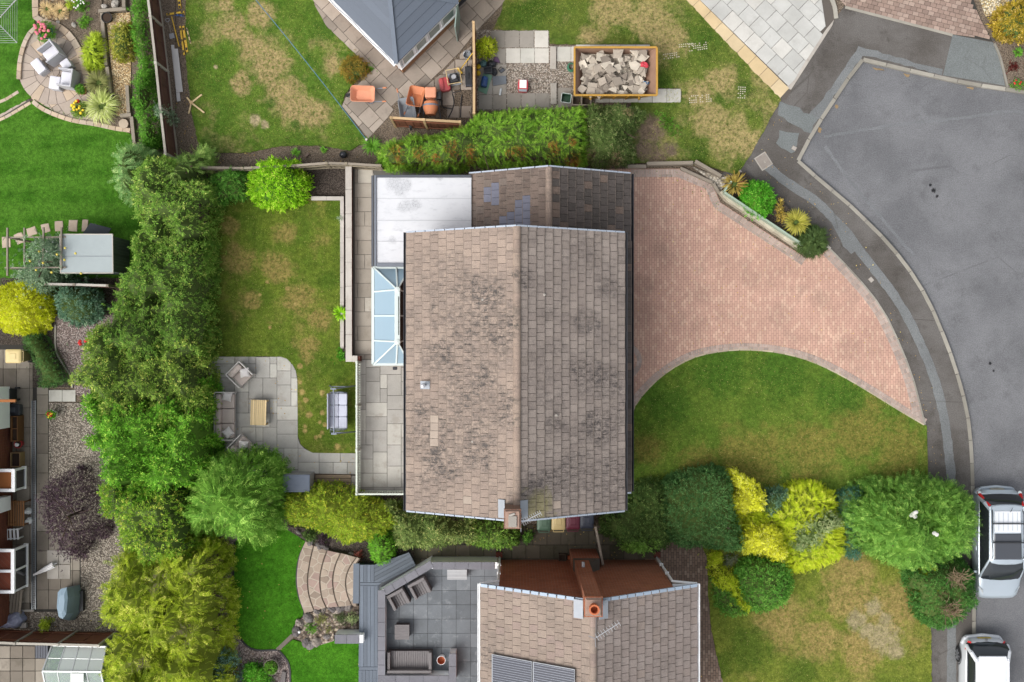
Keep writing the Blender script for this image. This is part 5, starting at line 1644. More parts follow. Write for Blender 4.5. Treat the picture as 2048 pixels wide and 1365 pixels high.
obj("sill",MB().prism([gq(u,w,0)[:2] for u,w in ((-0.05,-0.05),(LU,-0.05),(LU,LW),(-0.05,LW))],0.75,0.82),M_white,gr)
obj("wall",MB().prism([gq(u,w,0)[:2] for u,w in ((0.1,0.12),(LU - 0.1,0.12),(LU - 0.1,LW - 0.1),(0.1,LW - 0.1))],0.82,gz - 0.05),m_plain("dim_interior",C(150,156,156),0.8),gr)
for u0,u1 in ((0.12,0.78),(0.86,1.46),(1.54,2.2),(2.28,2.96)):
 wf = obj("window",MB().beam(gq(u0,0.05,1.55),gq(u1,0.05,1.55),0.10,1.44),M_white,gr)
 obj("pane",MB().beam(gq(u0 + 0.07,-0.004,1.55),gq(u1 - 0.07,-0.004,1.55),0.012,1.28),m_glass("greenish_pane",C(150,168,166),1.0,0.08) if u0 < 0.2 else bpy.data.materials["greenish_pane"],wf)
for u in (0.04,0.82,1.5,2.24,3.02):
 obj("mullion",MB().beam(gq(u,0.03,0.82),gq(u,0.03,gz - 0.06),0.08,0.1),M_white,gr)
obj("corner_post",MB().beam(gq(0.0,0.06,0.82),gq(0.0,0.06,gz - 0.06),0.14,0.14),M_white,gr)
obj("side_panel",MB().beam(gq(0.03,0.2,1.55),gq(0.03,LW,1.55),0.04,1.44),M_white,gr)
E0,E1 = (-0.22,-0.02),(-0.02,3.2)
fa = obj("fascia",MB().prism([gq(u,w,0)[:2] for u,w in ((-0.18,-0.16),(LU + 0.02,-0.16),(LU + 0.02,LW + 0.1),(-0.18,LW + 0.1))],gz - 0.08,gz + 0.06),M_white,gr)
obj("gutter",MB().beam(gq(-0.26,-0.16,gz + 0.03),gq(-0.26,LW,gz + 0.03),0.12,0.09),M_white,gr)
obj("gutter_cable",MB().tube([gq(-0.27 + 0.035 * math.sin(k * 1.3),k * 0.35,gz + 0.1) for k in range(13)],0.008,5),M_dark,gr)
M_rb = m_plain("blue_grey_roof_panel",C(98,108,122),0.6,0.06,14,rvar=0.05)
hz = 3.35
AP = (1.45,1.75,hz)
AP2 = (1.45,LW + 0.2,hz)
def rp(tri,mat=M_rb,name="roof_panel"):
 vs = [Vector(gq(*p)) for p in tri]
 dn = [v - Vector((0,0,0.06)) for v in vs]
 k = len(vs)
 return obj(name,MB().add(vs + dn,[tuple(range(k)),tuple(range(2 * k - 1,k - 1,-1))] + [(i,k + i,k + (i + 1) % k,(i + 1) % k) for i in range(k)]),mat,gr)
C0,C1,C2,C3 = (-0.2,-0.16,gz + 0.08),(LU,-0.16,gz + 0.08),(LU,LW + 0.2,gz + 0.08),(-0.2,LW + 0.2,gz + 0.08)
rA = rp([C0,C1,AP])
rB = rp([C0,AP,AP2,C3])
rp([C1,C2,AP2,AP])
def l3(p,q,t):
 return tuple(p[i] + (q[i] - p[i]) * t for i in range(3))
M_rb2 = m_plain("blue_grey_lap",C(92,101,114),0.6,0.06,14,rvar=0.08)
for k in range(7):
 t0,t1 = k / 7,(k + 1) / 7
 for (a0,a1,b0,b1,par) in ((C0,AP,C1,AP,rA),(C0,AP,C3,AP2,rB)):
  vs = [Vector(gq(*l3(a0,a1,t0))) ,Vector(gq(*l3(b0,b1,t0))),Vector(gq(*l3(b0,b1,t1))),Vector(gq(*l3(a0,a1,t1)))]
  up0,up1 = Vector((0,0,0.034)),Vector((0,0,0.008))
  q = [vs[0] + up0,vs[1] + up0,vs[2] + up1,vs[3] + up1]
  obj("roof_course",MB().add(q + [vs[0],vs[1]],[(0,1,2,3),(0,4,5,1)]),M_rb2,par)
for p,q in ((C0,AP),(C1,AP),(AP,AP2)):
 obj("hip_cap",MB().beam(tuple(Vector(gq(*p)) + Vector((0,0,0.05))),tuple(Vector(gq(*q)) + Vector((0,0,0.05))),0.16,0.05),m_plain("hip_trim",C(104,114,128),0.55) if p is C0 else bpy.data.materials["hip_trim"],gr)
M_ybrick = m_brick("yellow_brick",C(214,178,110),C(196,160,96),C(200,184,150))
b0 = gq(LU,0.5,0)
yb_ = thing("house","corner of a yellow brick house behind the garden room","house",(Q0.x + b0[0],Q0.y + b0[1],0))
lo = lambda u,w,z: (gq(u,w,z)[0] - b0[0],gq(u,w,z)[1] - b0[1],z)
obj("wall",MB().prism([lo(u,w,0)[:2] for u,w in ((LU + 0.02,0.42),(LU + 6,0.42),(LU + 6,6),(LU + 0.02,6))],0,4.6),M_ybrick,yb_)
obj("plinth_strip",MB().prism([lo(u,w,0)[:2] for u,w in ((LU + 0.1,0.30),(LU + 6,0.30),(LU + 6,0.41),(LU + 0.1,0.41))],0,0.14),M_dark,yb_)
obj("roof",MB().prism([lo(u,w,0)[:2] for u,w in ((LU - 0.1,0.45),(LU + 6.2,0.45),(LU + 6.2,6.2),(LU - 0.1,6.2))],4.6,4.75),M_nt,yb_)
obj("downpipe",MB().cyl(lo(LU + 0.1,0.36,0.1),lo(LU + 0.1,0.36,4.5),0.035),M_white,yb_)
lz = 5.0
lx = P(10,0,2.4)[0] - 0.35
lh = thing("house","dark red brick house with white windows at the left picture edge","house",(lx,P(0,940)[1],0))
ly0 = P(0,940)[1]
q_ = lambda x,y,z: (x - lx,y - ly0,z)
M_lbrick = m_brick("dark_red_house_brick",C(140,78,58),C(118,62,46),C(124,100,86))
yT,yB = P(0,806)[1],P(0,1240)[1]
wallx = P(26,0)[0]
obj("wall",MB().prism([q_(x,y,0)[:2] for x,y in ((wallx - 8,yB),(wallx,yB),(wallx,yT),(wallx - 8,yT))],-0.1,2.7),M_lbrick,lh)
obj("eaves",MB().prism([q_(x,y,0)[:2] for x,y in ((wallx - 8,yB - 0.1),(wallx - 0.55,yB - 0.1),(wallx - 0.55,yT + 0.1),(wallx - 8,yT + 0.1))],2.72,2.9),M_nt,lh)
M_board = m_wood("orange_board",C(176,112,60),C(150,92,48))
def bay(py0,py1,panes,z0,z1,outx,label=None,inner=None):
 y0,y1 = P(0,py1,z1)[1],P(0,py0,z1)[1]
 xo = P(outx,0,z1)[0]
 b = obj("bay_window",MB().box(q_(xo - 0.05,(y0 + y1) / 2,z1),(0.14,y1 - y0,0.12)).box(q_(xo - 0.5,y1 - 0.06,z1),(0.8,0.12,0.12)).box(q_(xo - 0.5,y0 + 0.06,z1),(0.8,0.12,0.12))  ,M_white,lh,bevel=0.01)
 obj("bay_sill",MB().box(q_(xo - 0.05,(y0 + y1) / 2,z0),(0.16,y1 - y0,0.1)),M_white,b)
 for k in range(panes + 1):
  y = y0 + 0.06 + (y1 - y0 - 0.12) * k / panes
  obj("mullion",MB().box(q_(xo - 0.05,y,(z0 + z1) / 2),(0.10,0.08,z1 - z0)),M_white,b)
  if 0 < k < panes:
   obj("transom",MB().box(q_(xo - 0.5,y,z1 - 0.003),(0.8,0.1,0.11)),M_white,b)
 obj("bay_floor",MB().box(q_(xo - 0.5,(y0 + y1) / 2,z1 - 0.12),(0.78,y1 - y0 - 0.2,0.04)),inner or M_lbrick,b)
 obj("pane",MB().box(q_(xo - 0.02,(y0 + y1) / 2,(z0 + z1) / 2),(0.012,y1 - y0 - 0.1,z1 - z0 - 0.1)),M_glassdark,b)
bay(938,984,1,0.6,1.5,30,inner=M_board)
bay(1098,1187,2,0.4,1.5,29)
obj("window_frame",MB().box(q_(P(-14,0,2)[0],P(0,818,2)[1],1.6),(0.3,1.6,1.3)),M_white,lh)
obj("window_frame",MB().box(q_(P(-12,0,2)[0],P(0,1014,2)[1],1.6),(0.3,0.55,1.3)),M_white,lh)
obj("cornice",MB().box(q_(P(8,0,2.6)[0],P(0,802,2.6)[1],2.6),(0.9,0.1,0.1)),M_board,lh)
# ================================================================ things standing about
def here(name,label,cat,px,py,z=0.0,rz=0.0,group=None,ztop=0.0):
 x,y = P(px,py,ztop)
 return thing(name,label,cat,(x,y,z),rz,group)
def put(name,label,cat,px,py,z,mb,mat,rz=0.0,group=None,smooth=False,bevel=0.0,ztop=0.0):
 o = obj(name,mb,mat,None,smooth,bevel)
 x,y = P(px,py,ztop)
 o.location = (x,y,z)
 o.rotation_euler = (0,0,rz)
 return tag(o,label,cat,group)
def rrect(w,l,r,n=4):
 out = []
 for cx_,cy_,a0 in ((w - r,l - r,0),(-w + r,l - r,90),(-w + r,-l + r,180),(w - r,-l + r,270)):
  for k in range(n + 1):
   t_ = R(a0 + 90 * k / n)
   out.append((cx_ + r * math.cos(t_),cy_ + r * math.sin(t_)))
 return out
def cushion(w,l,h,z,cx_=0.0,cy_=0.0,r=0.06):
 mb = MB()
 rings = []
 for k,(ins,dz) in enumerate(((0.02,0),(0.0,0.25),(0.0,0.7),(0.015,0.92),(0.06,1.0))):
  rings.append([(cx_ + x,cy_ + y,z + h * dz) for x,y in rrect(w / 2 - ins,l / 2 - ins,r)])
 return mb.loft(rings)
M_tyre = m_plain("tyre_rubber",C(44,44,46),0.85,0.1,10)
M_rim = m_plain("alloy_rim",C(176,178,182),0.35,0.08,8,metal=0.7)
M_carglass = m_glass("car_glass",(0.018,0.022,0.026,1),1.0,0.04)
M_red = m_plain("red_lamp",C(206,40,40),0.25,0.05,5,bump=0.0)
M_clear = m_plain("clear_lamp",C(214,220,224),0.2,0.05,5,bump=0.0)
M_black = m_plain("black_plastic",C(44,46,50),0.55,0.1,8)
def car(label,paint,loc,stations,belt,gh,roofz,plate,extras,wheels):
 t = thing("parked_car",label,"car",loc,0.0,"cars parked along the kerb")
 rings = []
 for y,w,zt in stations:
  half = [(w * 0.80,0.20),(w * 0.93,0.24),(w * 0.99,0.42),(w,0.60),(w * 0.985,min(zt - 0.04,0.80)),(w * 0.955,zt - 0.015),(w * 0.90,zt + 0.012),(w * 0.72,zt + 0.04),(w * 0.38,zt + 0.055)]
  rings.append([(x,y,z) for x,z in half] + [(-x,y,z) for x,z in reversed(half)])
 body = obj("body",MB().loft(rings),paint,t,smooth=True)
 def outline(y0,y1,wf,wr,z,n=6):
  pts = []
  for k in range(n + 1):
   a = math.pi * k / n
   pts.append((wf * math.cos(a),y0 + 0.0 - 0.16 * math.sin(a) ** 0.8,z))
  for k in range(n + 1):
   a = math.pi * k / n
   pts.append((-wr * math.cos(a),y1 + 0.10 * math.sin(a) ** 0.8,z))
  return pts
 (f0,r0,w0),(f1,r1,w1),(f2,r2,w2) = gh
 glass = MB().loft([outline(f0,r0,w0 * 0.93,w0 * 0.95,belt - 0.03),outline(f1,r1,w1,w1,belt + (roofz - belt) * 0.55),outline(f2,r2,w2,w2 * 0.97,roofz - 0.04)])
 obj("window_glass",glass,M_carglass,t,smooth=True)
 rf = MB().loft([outline(f2 - 0.03,r2 + 0.03,w2 + 0.03,w2 + 0.02,roofz - 0.05),outline(f2 + 0.02,r2,w2,w2 * 0.96,roofz),outline(f2 + 0.3,r2 - 0.25,w2 * 0.6,w2 * 0.6,roofz + 0.03)])
 obj("roof",rf,paint,t,smooth=True)
 for s in (-1,1):
  obj("front_pillar",MB().tube([(s * w0 * 0.93,f0 + 0.05,belt),(s * w1 * 0.985,f1 + 0.05,belt + (roofz - belt) * 0.55),(s * (w2 + 0.01),f2 + 0.06,roofz - 0.03)],0.045,8),paint,t,smooth=True)
  obj("rear_pillar",MB().tube([(s * w0 * 0.95,r0 - 0.08,belt),(s * w1 * 0.98,r1 - 0.10,belt + (roofz - belt) * 0.55),(s * w2 * 0.97,r2 - 0.1,roofz - 0.03)],0.085,8),paint,t,smooth=True)
  obj("roof_side",MB().tube([(s * (w2 + 0.012),f2 + 0.02 + (r2 - f2) * k / 6,roofz - 0.035 + 0.012 * math.sin(math.pi * k / 6)) for k in range(7)],0.05,8),paint,t,smooth=True)
  m_ = obj("mirror",MB().ell((s * (w0 + 0.13),f0 + 0.28,belt + 0.04),(0.10,0.07,0.075),10,6),paint,t,smooth=True)
  obj("mirror_glass",MB().box((s * (w0 + 0.13),f0 + 0.35,belt + 0.04),(0.14,0.01,0.09)),M_carglass,m_)
  obj("door_handle",MB().box((s * (stations[len(stations) // 2][1] * 0.985),f0 + 1.15,belt - 0.16),(0.04,0.16,0.03)),paint,t,bevel=0.008)
 for s in (-1,1):
  for y in wheels:
   wx = stations[len(stations) // 2][1] - 0.08
   wh = obj("wheel",MB().cyl((s * (wx - 0.11),y,0.31),(s * (wx + 0.085),y,0.31),0.31,n=22),M_tyre,t,smooth=True,bevel=0.02)
   obj("rim",MB().cyl((s * (wx + 0.02),y,0.31),(s * (wx + 0.092),y,0.31),0.215,n=18),M_black,wh)
   sp_ = MB()
   for k in range(7):
    a = 2 * math.pi * k / 7
    sp_.beam((s * (wx + 0.1),y,0.31),(s * (wx + 0.1),y + 0.2 * math.cos(a),0.31 + 0.2 * math.sin(a)),0.045,0.02,up=(1,0,0))
   obj("spokes",sp_,M_rim,wh,kind="stuff")
   obj("wheel_arch",MB().loft([[(s * (stations[len(stations) // 2][1] * 1.005) + 0.0,y + r_ * math.cos(a),0.31 + r_ * math.sin(a)) for a in [math.pi * q / 12 for q in range(13)]] for r_ in (0.345,0.39)],closed=False,caps=False),M_black,t)
 extras(t)
 obj("rear_plate",MB().box((0,stations[-1][0] + 0.015,0.72),(0.52,0.02,0.12)),plate,t)
 return t
M_silver = m_plain("silver_blue_paint",C(186,198,208),0.28,0.03,3,metal=0.35,bump=0.0,coat=0.6)
M_whitep = m_plain("white_paint",C(226,230,236),0.25,0.02,3,bump=0.0,coat=0.6)
M_yplate = m_plain("yellow_plate",C(220,190,60),0.5,0.05,5)
M_wplate = m_plain("pale_plate",C(200,190,160),0.5,0.05,5)
def silver_extras(t):
 rz_ = 1.612
 obj("roof_glass",MB().loft([[(x,y,rz_ + 0.008) for x,y in ((-0.54,-0.42),(0.54,-0.42),(0.52,0.58),(-0.52,0.58))],[(x,y,rz_ + 0.028) for x,y in ((-0.50,-0.38),(0.50,-0.38),(0.49,0.56),(-0.49,0.56))]]),m_glass("tinted_roof_glass",(0.05,0.055,0.065,1),1.0,0.06),t)
 pl = obj("roof_panel",MB().loft([[(x,y,rz_ + 0.006) for x,y in ((-0.52,0.62),(0.52,0.62),(0.5,1.46),(-0.5,1.46))],[(x,y,rz_ + 0.026) for x,y in ((-0.50,0.64),(0.50,0.64),(0.48,1.44),(-0.48,1.44))]]),M_whitep,t)
 for k in range(5):
  obj("roof_groove",MB().box((-0.36 + 0.18 * k,1.05,rz_ + 0.03),(0.018,0.7,0.012)),M_silver,pl)
 for s in (-1,1):
  obj("roof_rail",MB().tube([(s * 0.60,-0.40,rz_ - 0.02),(s * 0.605,-0.3,rz_ + 0.06),(s * 0.605,1.35,rz_ + 0.05),(s * 0.59,1.5,rz_ - 0.02)],0.02,6),M_black,t)
  tl_ = obj("tail_lamp",MB().tube([(s * 0.80,2.08,0.86),(s * 0.79,1.98,1.0),(s * 0.70,1.76,1.3),(s * 0.64,1.62,1.5)],0.068,8),M_red,t,smooth=True)
  obj("tail_lamp_clear",MB().ell((s * 0.79,2.06,0.93),(0.08,0.09,0.07),10,6),M_clear,tl_)
  obj("headlight",MB().loft([[(s * x,y,z) for x,y,z in ((0.60,-2.06,0.70),(0.83,-1.66,0.78),(0.80,-1.60,0.86),(0.66,-1.78,0.9))],[(s * x,y,z + 0.03) for x,y,z in ((0.58,-2.05,0.73),(0.81,-1.66,0.83),(0.79,-1.61,0.88),(0.66,-1.77,0.91))]]),M_clear,t)
 for y in (0.98,0.25):
  obj("cross_bar",MB().beam((-0.62,y,rz_ + 0.1),(0.62,y,rz_ + 0.1),0.05,0.03),M_black,t,bevel=0.008)
 obj("antenna",MB().cyl((0.1,1.4,rz_),(0.1,1.62,rz_ + 0.22),0.012,0.006),M_black,t)
 obj("rear_bumper",MB().tube([(-0.80,1.98,0.6),(-0.62,2.19,0.6),(0,2.26,0.6),(0.62,2.19,0.6),(0.80,1.98,0.6)],0.07,8),M_silver,t,smooth=True)
 obj("front_grille",MB().box((0,-2.12,0.55),(0.9,0.06,0.16)),M_black,t,bevel=0.02)
 for s in (-1,1):
  obj("wiper",MB().beam((s * 0.1,-1.32,1.01),(s * 0.1 + 0.5,-1.15,1.06),0.02,0.015),M_black,t)
st_s = [(-2.15,0.52,0.58),(-2.10,0.66,0.70),(-1.98,0.76,0.78),(-1.7,0.83,0.86),(-1.3,0.86,0.955),(-0.6,0.87,0.955),(0.4,0.875,0.96),(1.3,0.87,0.97),(1.8,0.85,0.98),(2.05,0.79,0.97),(2.17,0.66,0.86)]
car("silver blue people carrier with black roof bars parked beside the conifer",M_silver,(19.14,-8.02,-0.12),st_s,0.95,((-1.28,1.98,0.86),(-0.86,1.84,0.77),(-0.45,1.58,0.64)),1.585,M_wplate,silver_extras,(-1.32,1.34))
def white_extras(t):
 rz_ = 1.5
 for s in (-1,1):
  obj("tail_lamp",MB().loft([[(s * x,y,z) for x,y,z in ((0.80,1.66,0.86),(0.70,1.98,0.92),(0.62,1.98,1.0),(0.70,1.70,0.99))],[(s * x,y,z) for x,y,z in ((0.83,1.67,0.88),(0.73,2.02,0.93),(0.63,2.01,1.03),(0.71,1.70,1.02))]]),M_red,t)
  obj("headlight",MB().ell((s * 0.66,-1.92,0.72),(0.16,0.14,0.09),10,6),M_clear,t)
 obj("roof_spoiler",MB().loft([[(x,y,rz_ - 0.02) for x,y in ((-0.56,1.36),(0.56,1.36),(0.52,1.58),(-0.52,1.58))],[(x,y,rz_ + 0.018) for x,y in ((-0.55,1.38),(0.55,1.38),(0.51,1.56),(-0.51,1.56))]]),M_whitep,t)
 obj("rear_bumper",MB().tube([(-0.82,1.8,0.55),(-0.66,2.05,0.55),(0,2.13,0.55),(0.66,2.05,0.55),(0.82,1.8,0.55)],0.08,8),M_whitep,t,smooth=True)
 obj("emblem",MB().cyl((0,2.05,0.93),(0,2.09,0.95),0.05,n=12),M_rim,t)
st_w = [(-2.02,0.5,0.56),(-1.95,0.68,0.70),(-1.6,0.80,0.84),(-1.1,0.86,0.93),(0.2,0.875,0.96),(1.2,0.87,0.98),(1.7,0.83,1.0),(1.95,0.74,0.98),(2.06,0.60,0.84)]
car("white hatchback with dark rear window cut off by the lower edge",M_whitep,(18.62,-13.78,-0.12),st_w,0.96,((-1.1,1.92,0.84),(-0.7,1.76,0.75),(-0.3,1.44,0.60)),1.5,M_yplate,white_extras,(-1.22,1.3))
M_skip = m_plain("yellow_skip_paint",C(190,146,62),0.6,0.2,5,bump=0.2)
M_rust = m_plain("rusty_steel",C(156,124,104),0.85,0.25,4,bump=0.3)
sx,sy = P(1231.5,143,1.25)
skp = thing("skip","yellow builders' skip with rusty inside standing on the slabs","skip",(sx,sy,0.03))
tw_,tl_ = 1.6,0.93
bw_,bl_ = 0.95,0.80
def sk_ring(w,l,z,ins=0.0):
 return [(-w + ins,-l + ins,z),(w - ins,-l + ins,z),(w - ins,l - ins,z),(-w + ins,l - ins,z)]
mb = MB()
o4,i4 = sk_ring(bw_,bl_,0.05) + sk_ring(tw_,tl_,1.2),None
mb.add(o4,[(0,1,5,4),(1,2,6,5),(2,3,7,6),(3,0,4,7),(3,2,1,0)])
obj("shell",mb,M_skip,skp)
mb = MB().add(sk_ring(bw_,bl_,0.08,0.03) + sk_ring(tw_,tl_,1.2,0.03),[(0,4,5,1),(1,5,6,2),(2,6,7,3),(3,7,4,0),(0,1,2,3)])
obj("inner_wall",mb,M_rust,skp)
for p,q in (((-tw_,-tl_),(tw_,-tl_)),((tw_,-tl_),(tw_,tl_)),((tw_,tl_),(-tw_,tl_)),((-tw_,tl_),(-tw_,-tl_))):
 obj("rim",MB().beam((p[0],p[1],1.22),(q[0],q[1],1.22),0.075,0.07),M_skip,skp,bevel=0.012)
for s in (-1,1):
 for x in (-0.95,0.95):
  obj("lifting_lug",MB().cyl((x,s * 0.9,0.85),(x,s * 1.02,0.85),0.05),M_skip,skp)
 for x in (-0.5,0.0,0.5):
  obj("stiffener",MB().beam((x,s * 0.82,0.1),(x,s * 0.945,1.15),0.07,0.03),M_skip,skp)
rn = random.Random(8)
M_rub = m_stone("broken_slab_stone",[C(198,186,170),C(128,118,108),C(210,200,184)],2.0,40,rv=0.22,stain=C(120,110,100),stain_amt=0.3)
mb = MB()
for k in range(420):
 x,y = rn.uniform(-1.28,1.2),rn.uniform(-0.82,0.82)
 s_ = rn.uniform(0.03,0.09)
 mb.box((x,y,0.62 + 0.1 * rn.random() + 0.10 * math.cos(x)),(s_,s_ * rn.uniform(0.6,1),s_ * 0.6),rn.uniform(0,3),rn.uniform(-0.7,0.7),rn.uniform(-0.7,0.7))
mb.add([(-1.30,-0.84,0.62),(1.28,-0.84,0.56),(1.28,0.84,0.56),(-1.30,0.84,0.62)],[(0,1,2,3)])
o = obj("rubble",mb,M_rub,kind="stuff")
o.location = (sx,sy,0.03)
meshes_ = []
for k in range(9):
 n = rn.choice((3,4,4,5))
 a0 = rn.random() * 6
 pl = [(math.cos(a0 + 6.283 * i / n) * rn.uniform(0.6,1.3),math.sin(a0 + 6.283 * i / n) * rn.uniform(0.6,1.2)) for i in range(n)]
 meshes_.append(new_mesh("broken_slab",MB().prism([(x * 0.22,y * 0.22) for x,y in pl],-0.022,0.022,0.004),M_rub))
for k in range(130):
 o = link("broken_slab",meshes_[k % 9])
 x,y = rn.uniform(-1.34,1.18),rn.uniform(-0.82,0.82)
 s_ = rn.uniform(0.35,0.8) if k < 80 else rn.uniform(0.8,1.2)
 o.location = (sx + x,sy + y,0.72 + (0.16 + 0.12 * k / 130) * rn.uniform(0.7,1.1) + 0.12 * math.cos(x * 1.1))
 o.rotation_euler = (rn.uniform(-0.28,0.28),rn.uniform(-0.28,0.28),rn.uniform(0,6))
 o.scale = (s_,s_,1.2)
 tag(o,"broken piece of pale paving slab heaped in the yellow skip","rubble","broken slabs in the skip")
M_redbag = m_plain("red_wrapper",C(214,70,84),0.5,0.25,20)
M_bluebag = m_plain("blue_bag",C(70,110,150),0.5,0.2,16)
def lump(r,wob,seed,nu=11,nv=7):
 return MB().ell((0,0,0),r,nu,nv,wob,seed)
put("plastic_bag","crumpled red and white plastic bag lying on the rubble in the skip","bag",1281,144,1.02,lump((0.17,0.13,0.1),0.25,4),M_redbag)
put("plastic_bag","small blue bag in the skip's lower corner beyond the rubble","bag",1286,178,0.95,lump((0.12,0.08,0.07),0.25,5),M_bluebag)
put("dark_pipe","dark blue grey pipe along the skip's upper inside edge","pipe",1262,112,1.0,MB().beam((-0.55,0,0),(0.55,-0.02,0.04),0.10,0.08),M_flashd)
M_brownfence = m_wood("dark_brown_fence",C(112,80,70),C(84,60,52),0.0)
M_redfence = m_wood("red_brown_fence",C(140,90,66),C(110,68,50),0.0)
M_newwood = m_wood("new_timber",C(206,178,138),C(182,152,112))
M_cpost = m_stone("post_concrete",[C(186,182,172),C(166,160,150)],2,40,rv=0.05)
M_greywood = m_wood("silver_grey_fence",C(160,150,130),C(128,118,100))
def fence(name,label,px,hgt,mat,postmat,bw,cap=True,gravel=0.0,zpx=0.0,rails=True,battens=True,postw=0.1):
 pts = PP(px,zpx)
 c = pts[len(pts) // 2]
 t = thing(name,label,"fence",(c[0],c[1],0))
 L = [Vector((p[0] - c[0],p[1] - c[1],0)) for p in pts]
 for i,p in enumerate(L):
  obj("post",MB().box((p.x,p.y,(hgt + 0.06) / 2),(postw,postw,hgt + 0.06),math.atan2((L[min(i + 1,len(L) - 1)] - L[max(i - 1,0)]).y,(L[min(i + 1,len(L) - 1)] - L[max(i - 1,0)]).x),0,0),postmat,t,bevel=0.008)
 for i in range(len(L) - 1):
  a_,b_ = L[i],L[i + 1]
  d = (b_ - a_).normalized()
  l = (b_ - a_).length
  a2,b2 = a_ + d * postw / 2,b_ - d * postw / 2
  l = (b2 - a2).length
  n = max(1,round(l / bw))
  for k in range(n):
   p,q = a2 + d * (l * k / n + 0.006),a2 + d * (l * (k + 1) / n - 0.006)
   o_ = Vector((-d.y,d.x,0)) * (0.008 if k % 2 else -0.008)
   zc = (hgt + gravel) / 2
   obj("fence_board",MB().beam(p + o_ + Vector((0,0,zc)),q + o_ + Vector((0,0,zc)),0.022,hgt - gravel - 0.03),mat,t)
  for zr in (0.35,hgt - 0.3) if rails else ():
   o_ = Vector((-d.y,d.x,0)) * 0.04
   for s in (-1,1):
    obj("rail",MB().beam(a2 + o_ * s + Vector((0,0,zr)),b2 + o_ * s + Vector((0,0,zr)),0.035,0.06),mat,t)
  if cap:
   obj("capping_rail",MB().beam(a2 + Vector((0,0,hgt)),b2 + Vector((0,0,hgt)),0.09,0.04),cap if not isinstance(cap,bool) else postmat,t)
  if gravel:
   obj("gravel_board",MB().beam(a2 + Vector((0,0,gravel / 2)),b2 + Vector((0,0,gravel / 2)),0.07,gravel),postmat,t)
 return t
fence("panel_fence","dark brown panel fence with concrete posts along the clipped green hedge",[(315,-32),(326.7,56),(337,146),(346,234),(356,322)],1.55,M_brownfence,M_cpost,0.36,M_cpost,0.22,0.0,True,True,0.11)
fence("panel_fence","reddish brown panel fence between side yard and greenhouse",[(-10,1258),(71,1262),(154,1264),(232,1266)],1.8,M_redfence,M_cpost,0.36,M_cpost,0.0)
fence("timber_fence","new pale timber topped fence dividing the builders' yard from the skip slabs",[(950,238),(950,146),(949,62)],1.7,M_redfence,M_newwood,0.15,M_newwood,zpx=0.6)
fence("timber_fence","timber fence in front of the conifer hedge with one pale new post",[(792,254),(855,258),(924,262)],1.75,M_redfence,M_newwood,0.15,M_newwood)
fence("close_board_fence","low silver grey board fence behind the lime green bush",[(414,345),(500,347),(602,342),(664,337),(702,338),(768,342)],1.25,M_greywood,M_greywood,0.14,M_oldwood)
tf = here("trellis","dark timber trellis beside the wheelie bins","trellis",1196,1086)
a_,b_ = Vector(P(1188,1048,0.8)) - Vector(P(1196,1086)),Vector(P(1203,1122,0.8)) - Vector(P(1196,1086))
M_dkwood = m_wood("dark_timber",C(92,80,66),C(70,60,50))
for k in range(4):
 p = a_.lerp(b_,k / 3)
 obj("post",MB().box((p.x,p.y,0.75),(0.08,0.08,1.5)),M_dkwood,tf)
for k in range(9):
 for s in (0,1):
  p,q = a_.lerp(b_,k / 9),a_.lerp(b_,(k + 1) / 9)
  if s:
   p,q = q,p
  obj("slat",MB().beam((p.x + 0.012 * s,p.y,0.35),(q.x + 0.012 * s,q.y,1.45),0.02,0.04),M_oldwood,tf)
obj("top_rail",MB().beam((a_.x,a_.y,1.5),(b_.x,b_.y,1.5),0.09,0.04),M_oldwood,tf)
M_rail = m_plain("pale_green_paint",C(214,222,210),0.5,0.04,6,bump=0.0)
rl = here("railing","pale green picket railing along the drop side of the house terrace","railing",718,850)
r0 = Vector(P(718,850)).to_3d()
def rr_(px,py,z):
 x,y = P(px,py,0.35)
 return Vector((x,y,z)) - r0
ZRL = 1.28
for (a0,a1,n) in (((720,724),(720,982),52),((720,982),(816,982),19)):
 p,q = rr_(*a0,ZRL),rr_(*a1,ZRL)
 obj("top_rail",MB().beam(p,q,0.07,0.05),M_rail,rl,bevel=0.01)
 obj("bottom_rail",MB().beam(rr_(*a0,0.46),rr_(*a1,0.46),0.06,0.05),M_rail,rl)
 for k in range(n):
  t_ = (k + 0.5) / n
  b = p.lerp(q,t_)
  obj("baluster",MB().box((b.x,b.y,0.86),(0.045,0.045,0.84)),M_rail,rl)
 for k in range(4 if n > 30 else 2):
  b = p.lerp(q,k / (3 if n > 30 else 1.0001))
  if n < 30 and k == 0:
   continue
  obj("post",MB().box((b.x,b.y,0.84),(0.09,0.09,1.02)),M_rail,rl,bevel=0.01)
M_steelg = m_plain("grey_blue_tube",C(134,142,156),0.4,0.06,8,metal=0.3)
M_swingc = m_plain("pale_lilac_cushion",C(206,210,226),0.85,0.05,12)
sw = here("swing_seat","garden swing seat with pale lilac cushion on the back lawn","swing seat",676,822)
w0_ = Vector(P(676,822)).to_3d()
def sw_(px,py,z):
 x,y = P(px,py,z)
 return Vector((x,y,z)) - w0_
T0,T1 = sw_(667,778,1.62),sw_(668,868,1.62)
obj("top_bar",MB().cyl(T0,T1,0.028),M_steelg,sw,smooth=True)
for s,Tq in ((1,T0),(-1,T1)):
 for dx in (-0.42,0.62):
  obj("leg",MB().cyl(Tq,(Tq.x + dx,Tq.y + s * 0.05,0.02),0.026),M_steelg,sw,smooth=True)
 obj("cross_brace",MB().cyl((Tq.x - 0.3,Tq.y + s * 0.04,0.5),(Tq.x + 0.44,Tq.y + s * 0.04,0.5),0.018),M_steelg,sw)
 obj("end_plate",MB().box((Tq.x,Tq.y,1.63),(0.22,0.06,0.06)),M_steelg,sw,bevel=0.01)
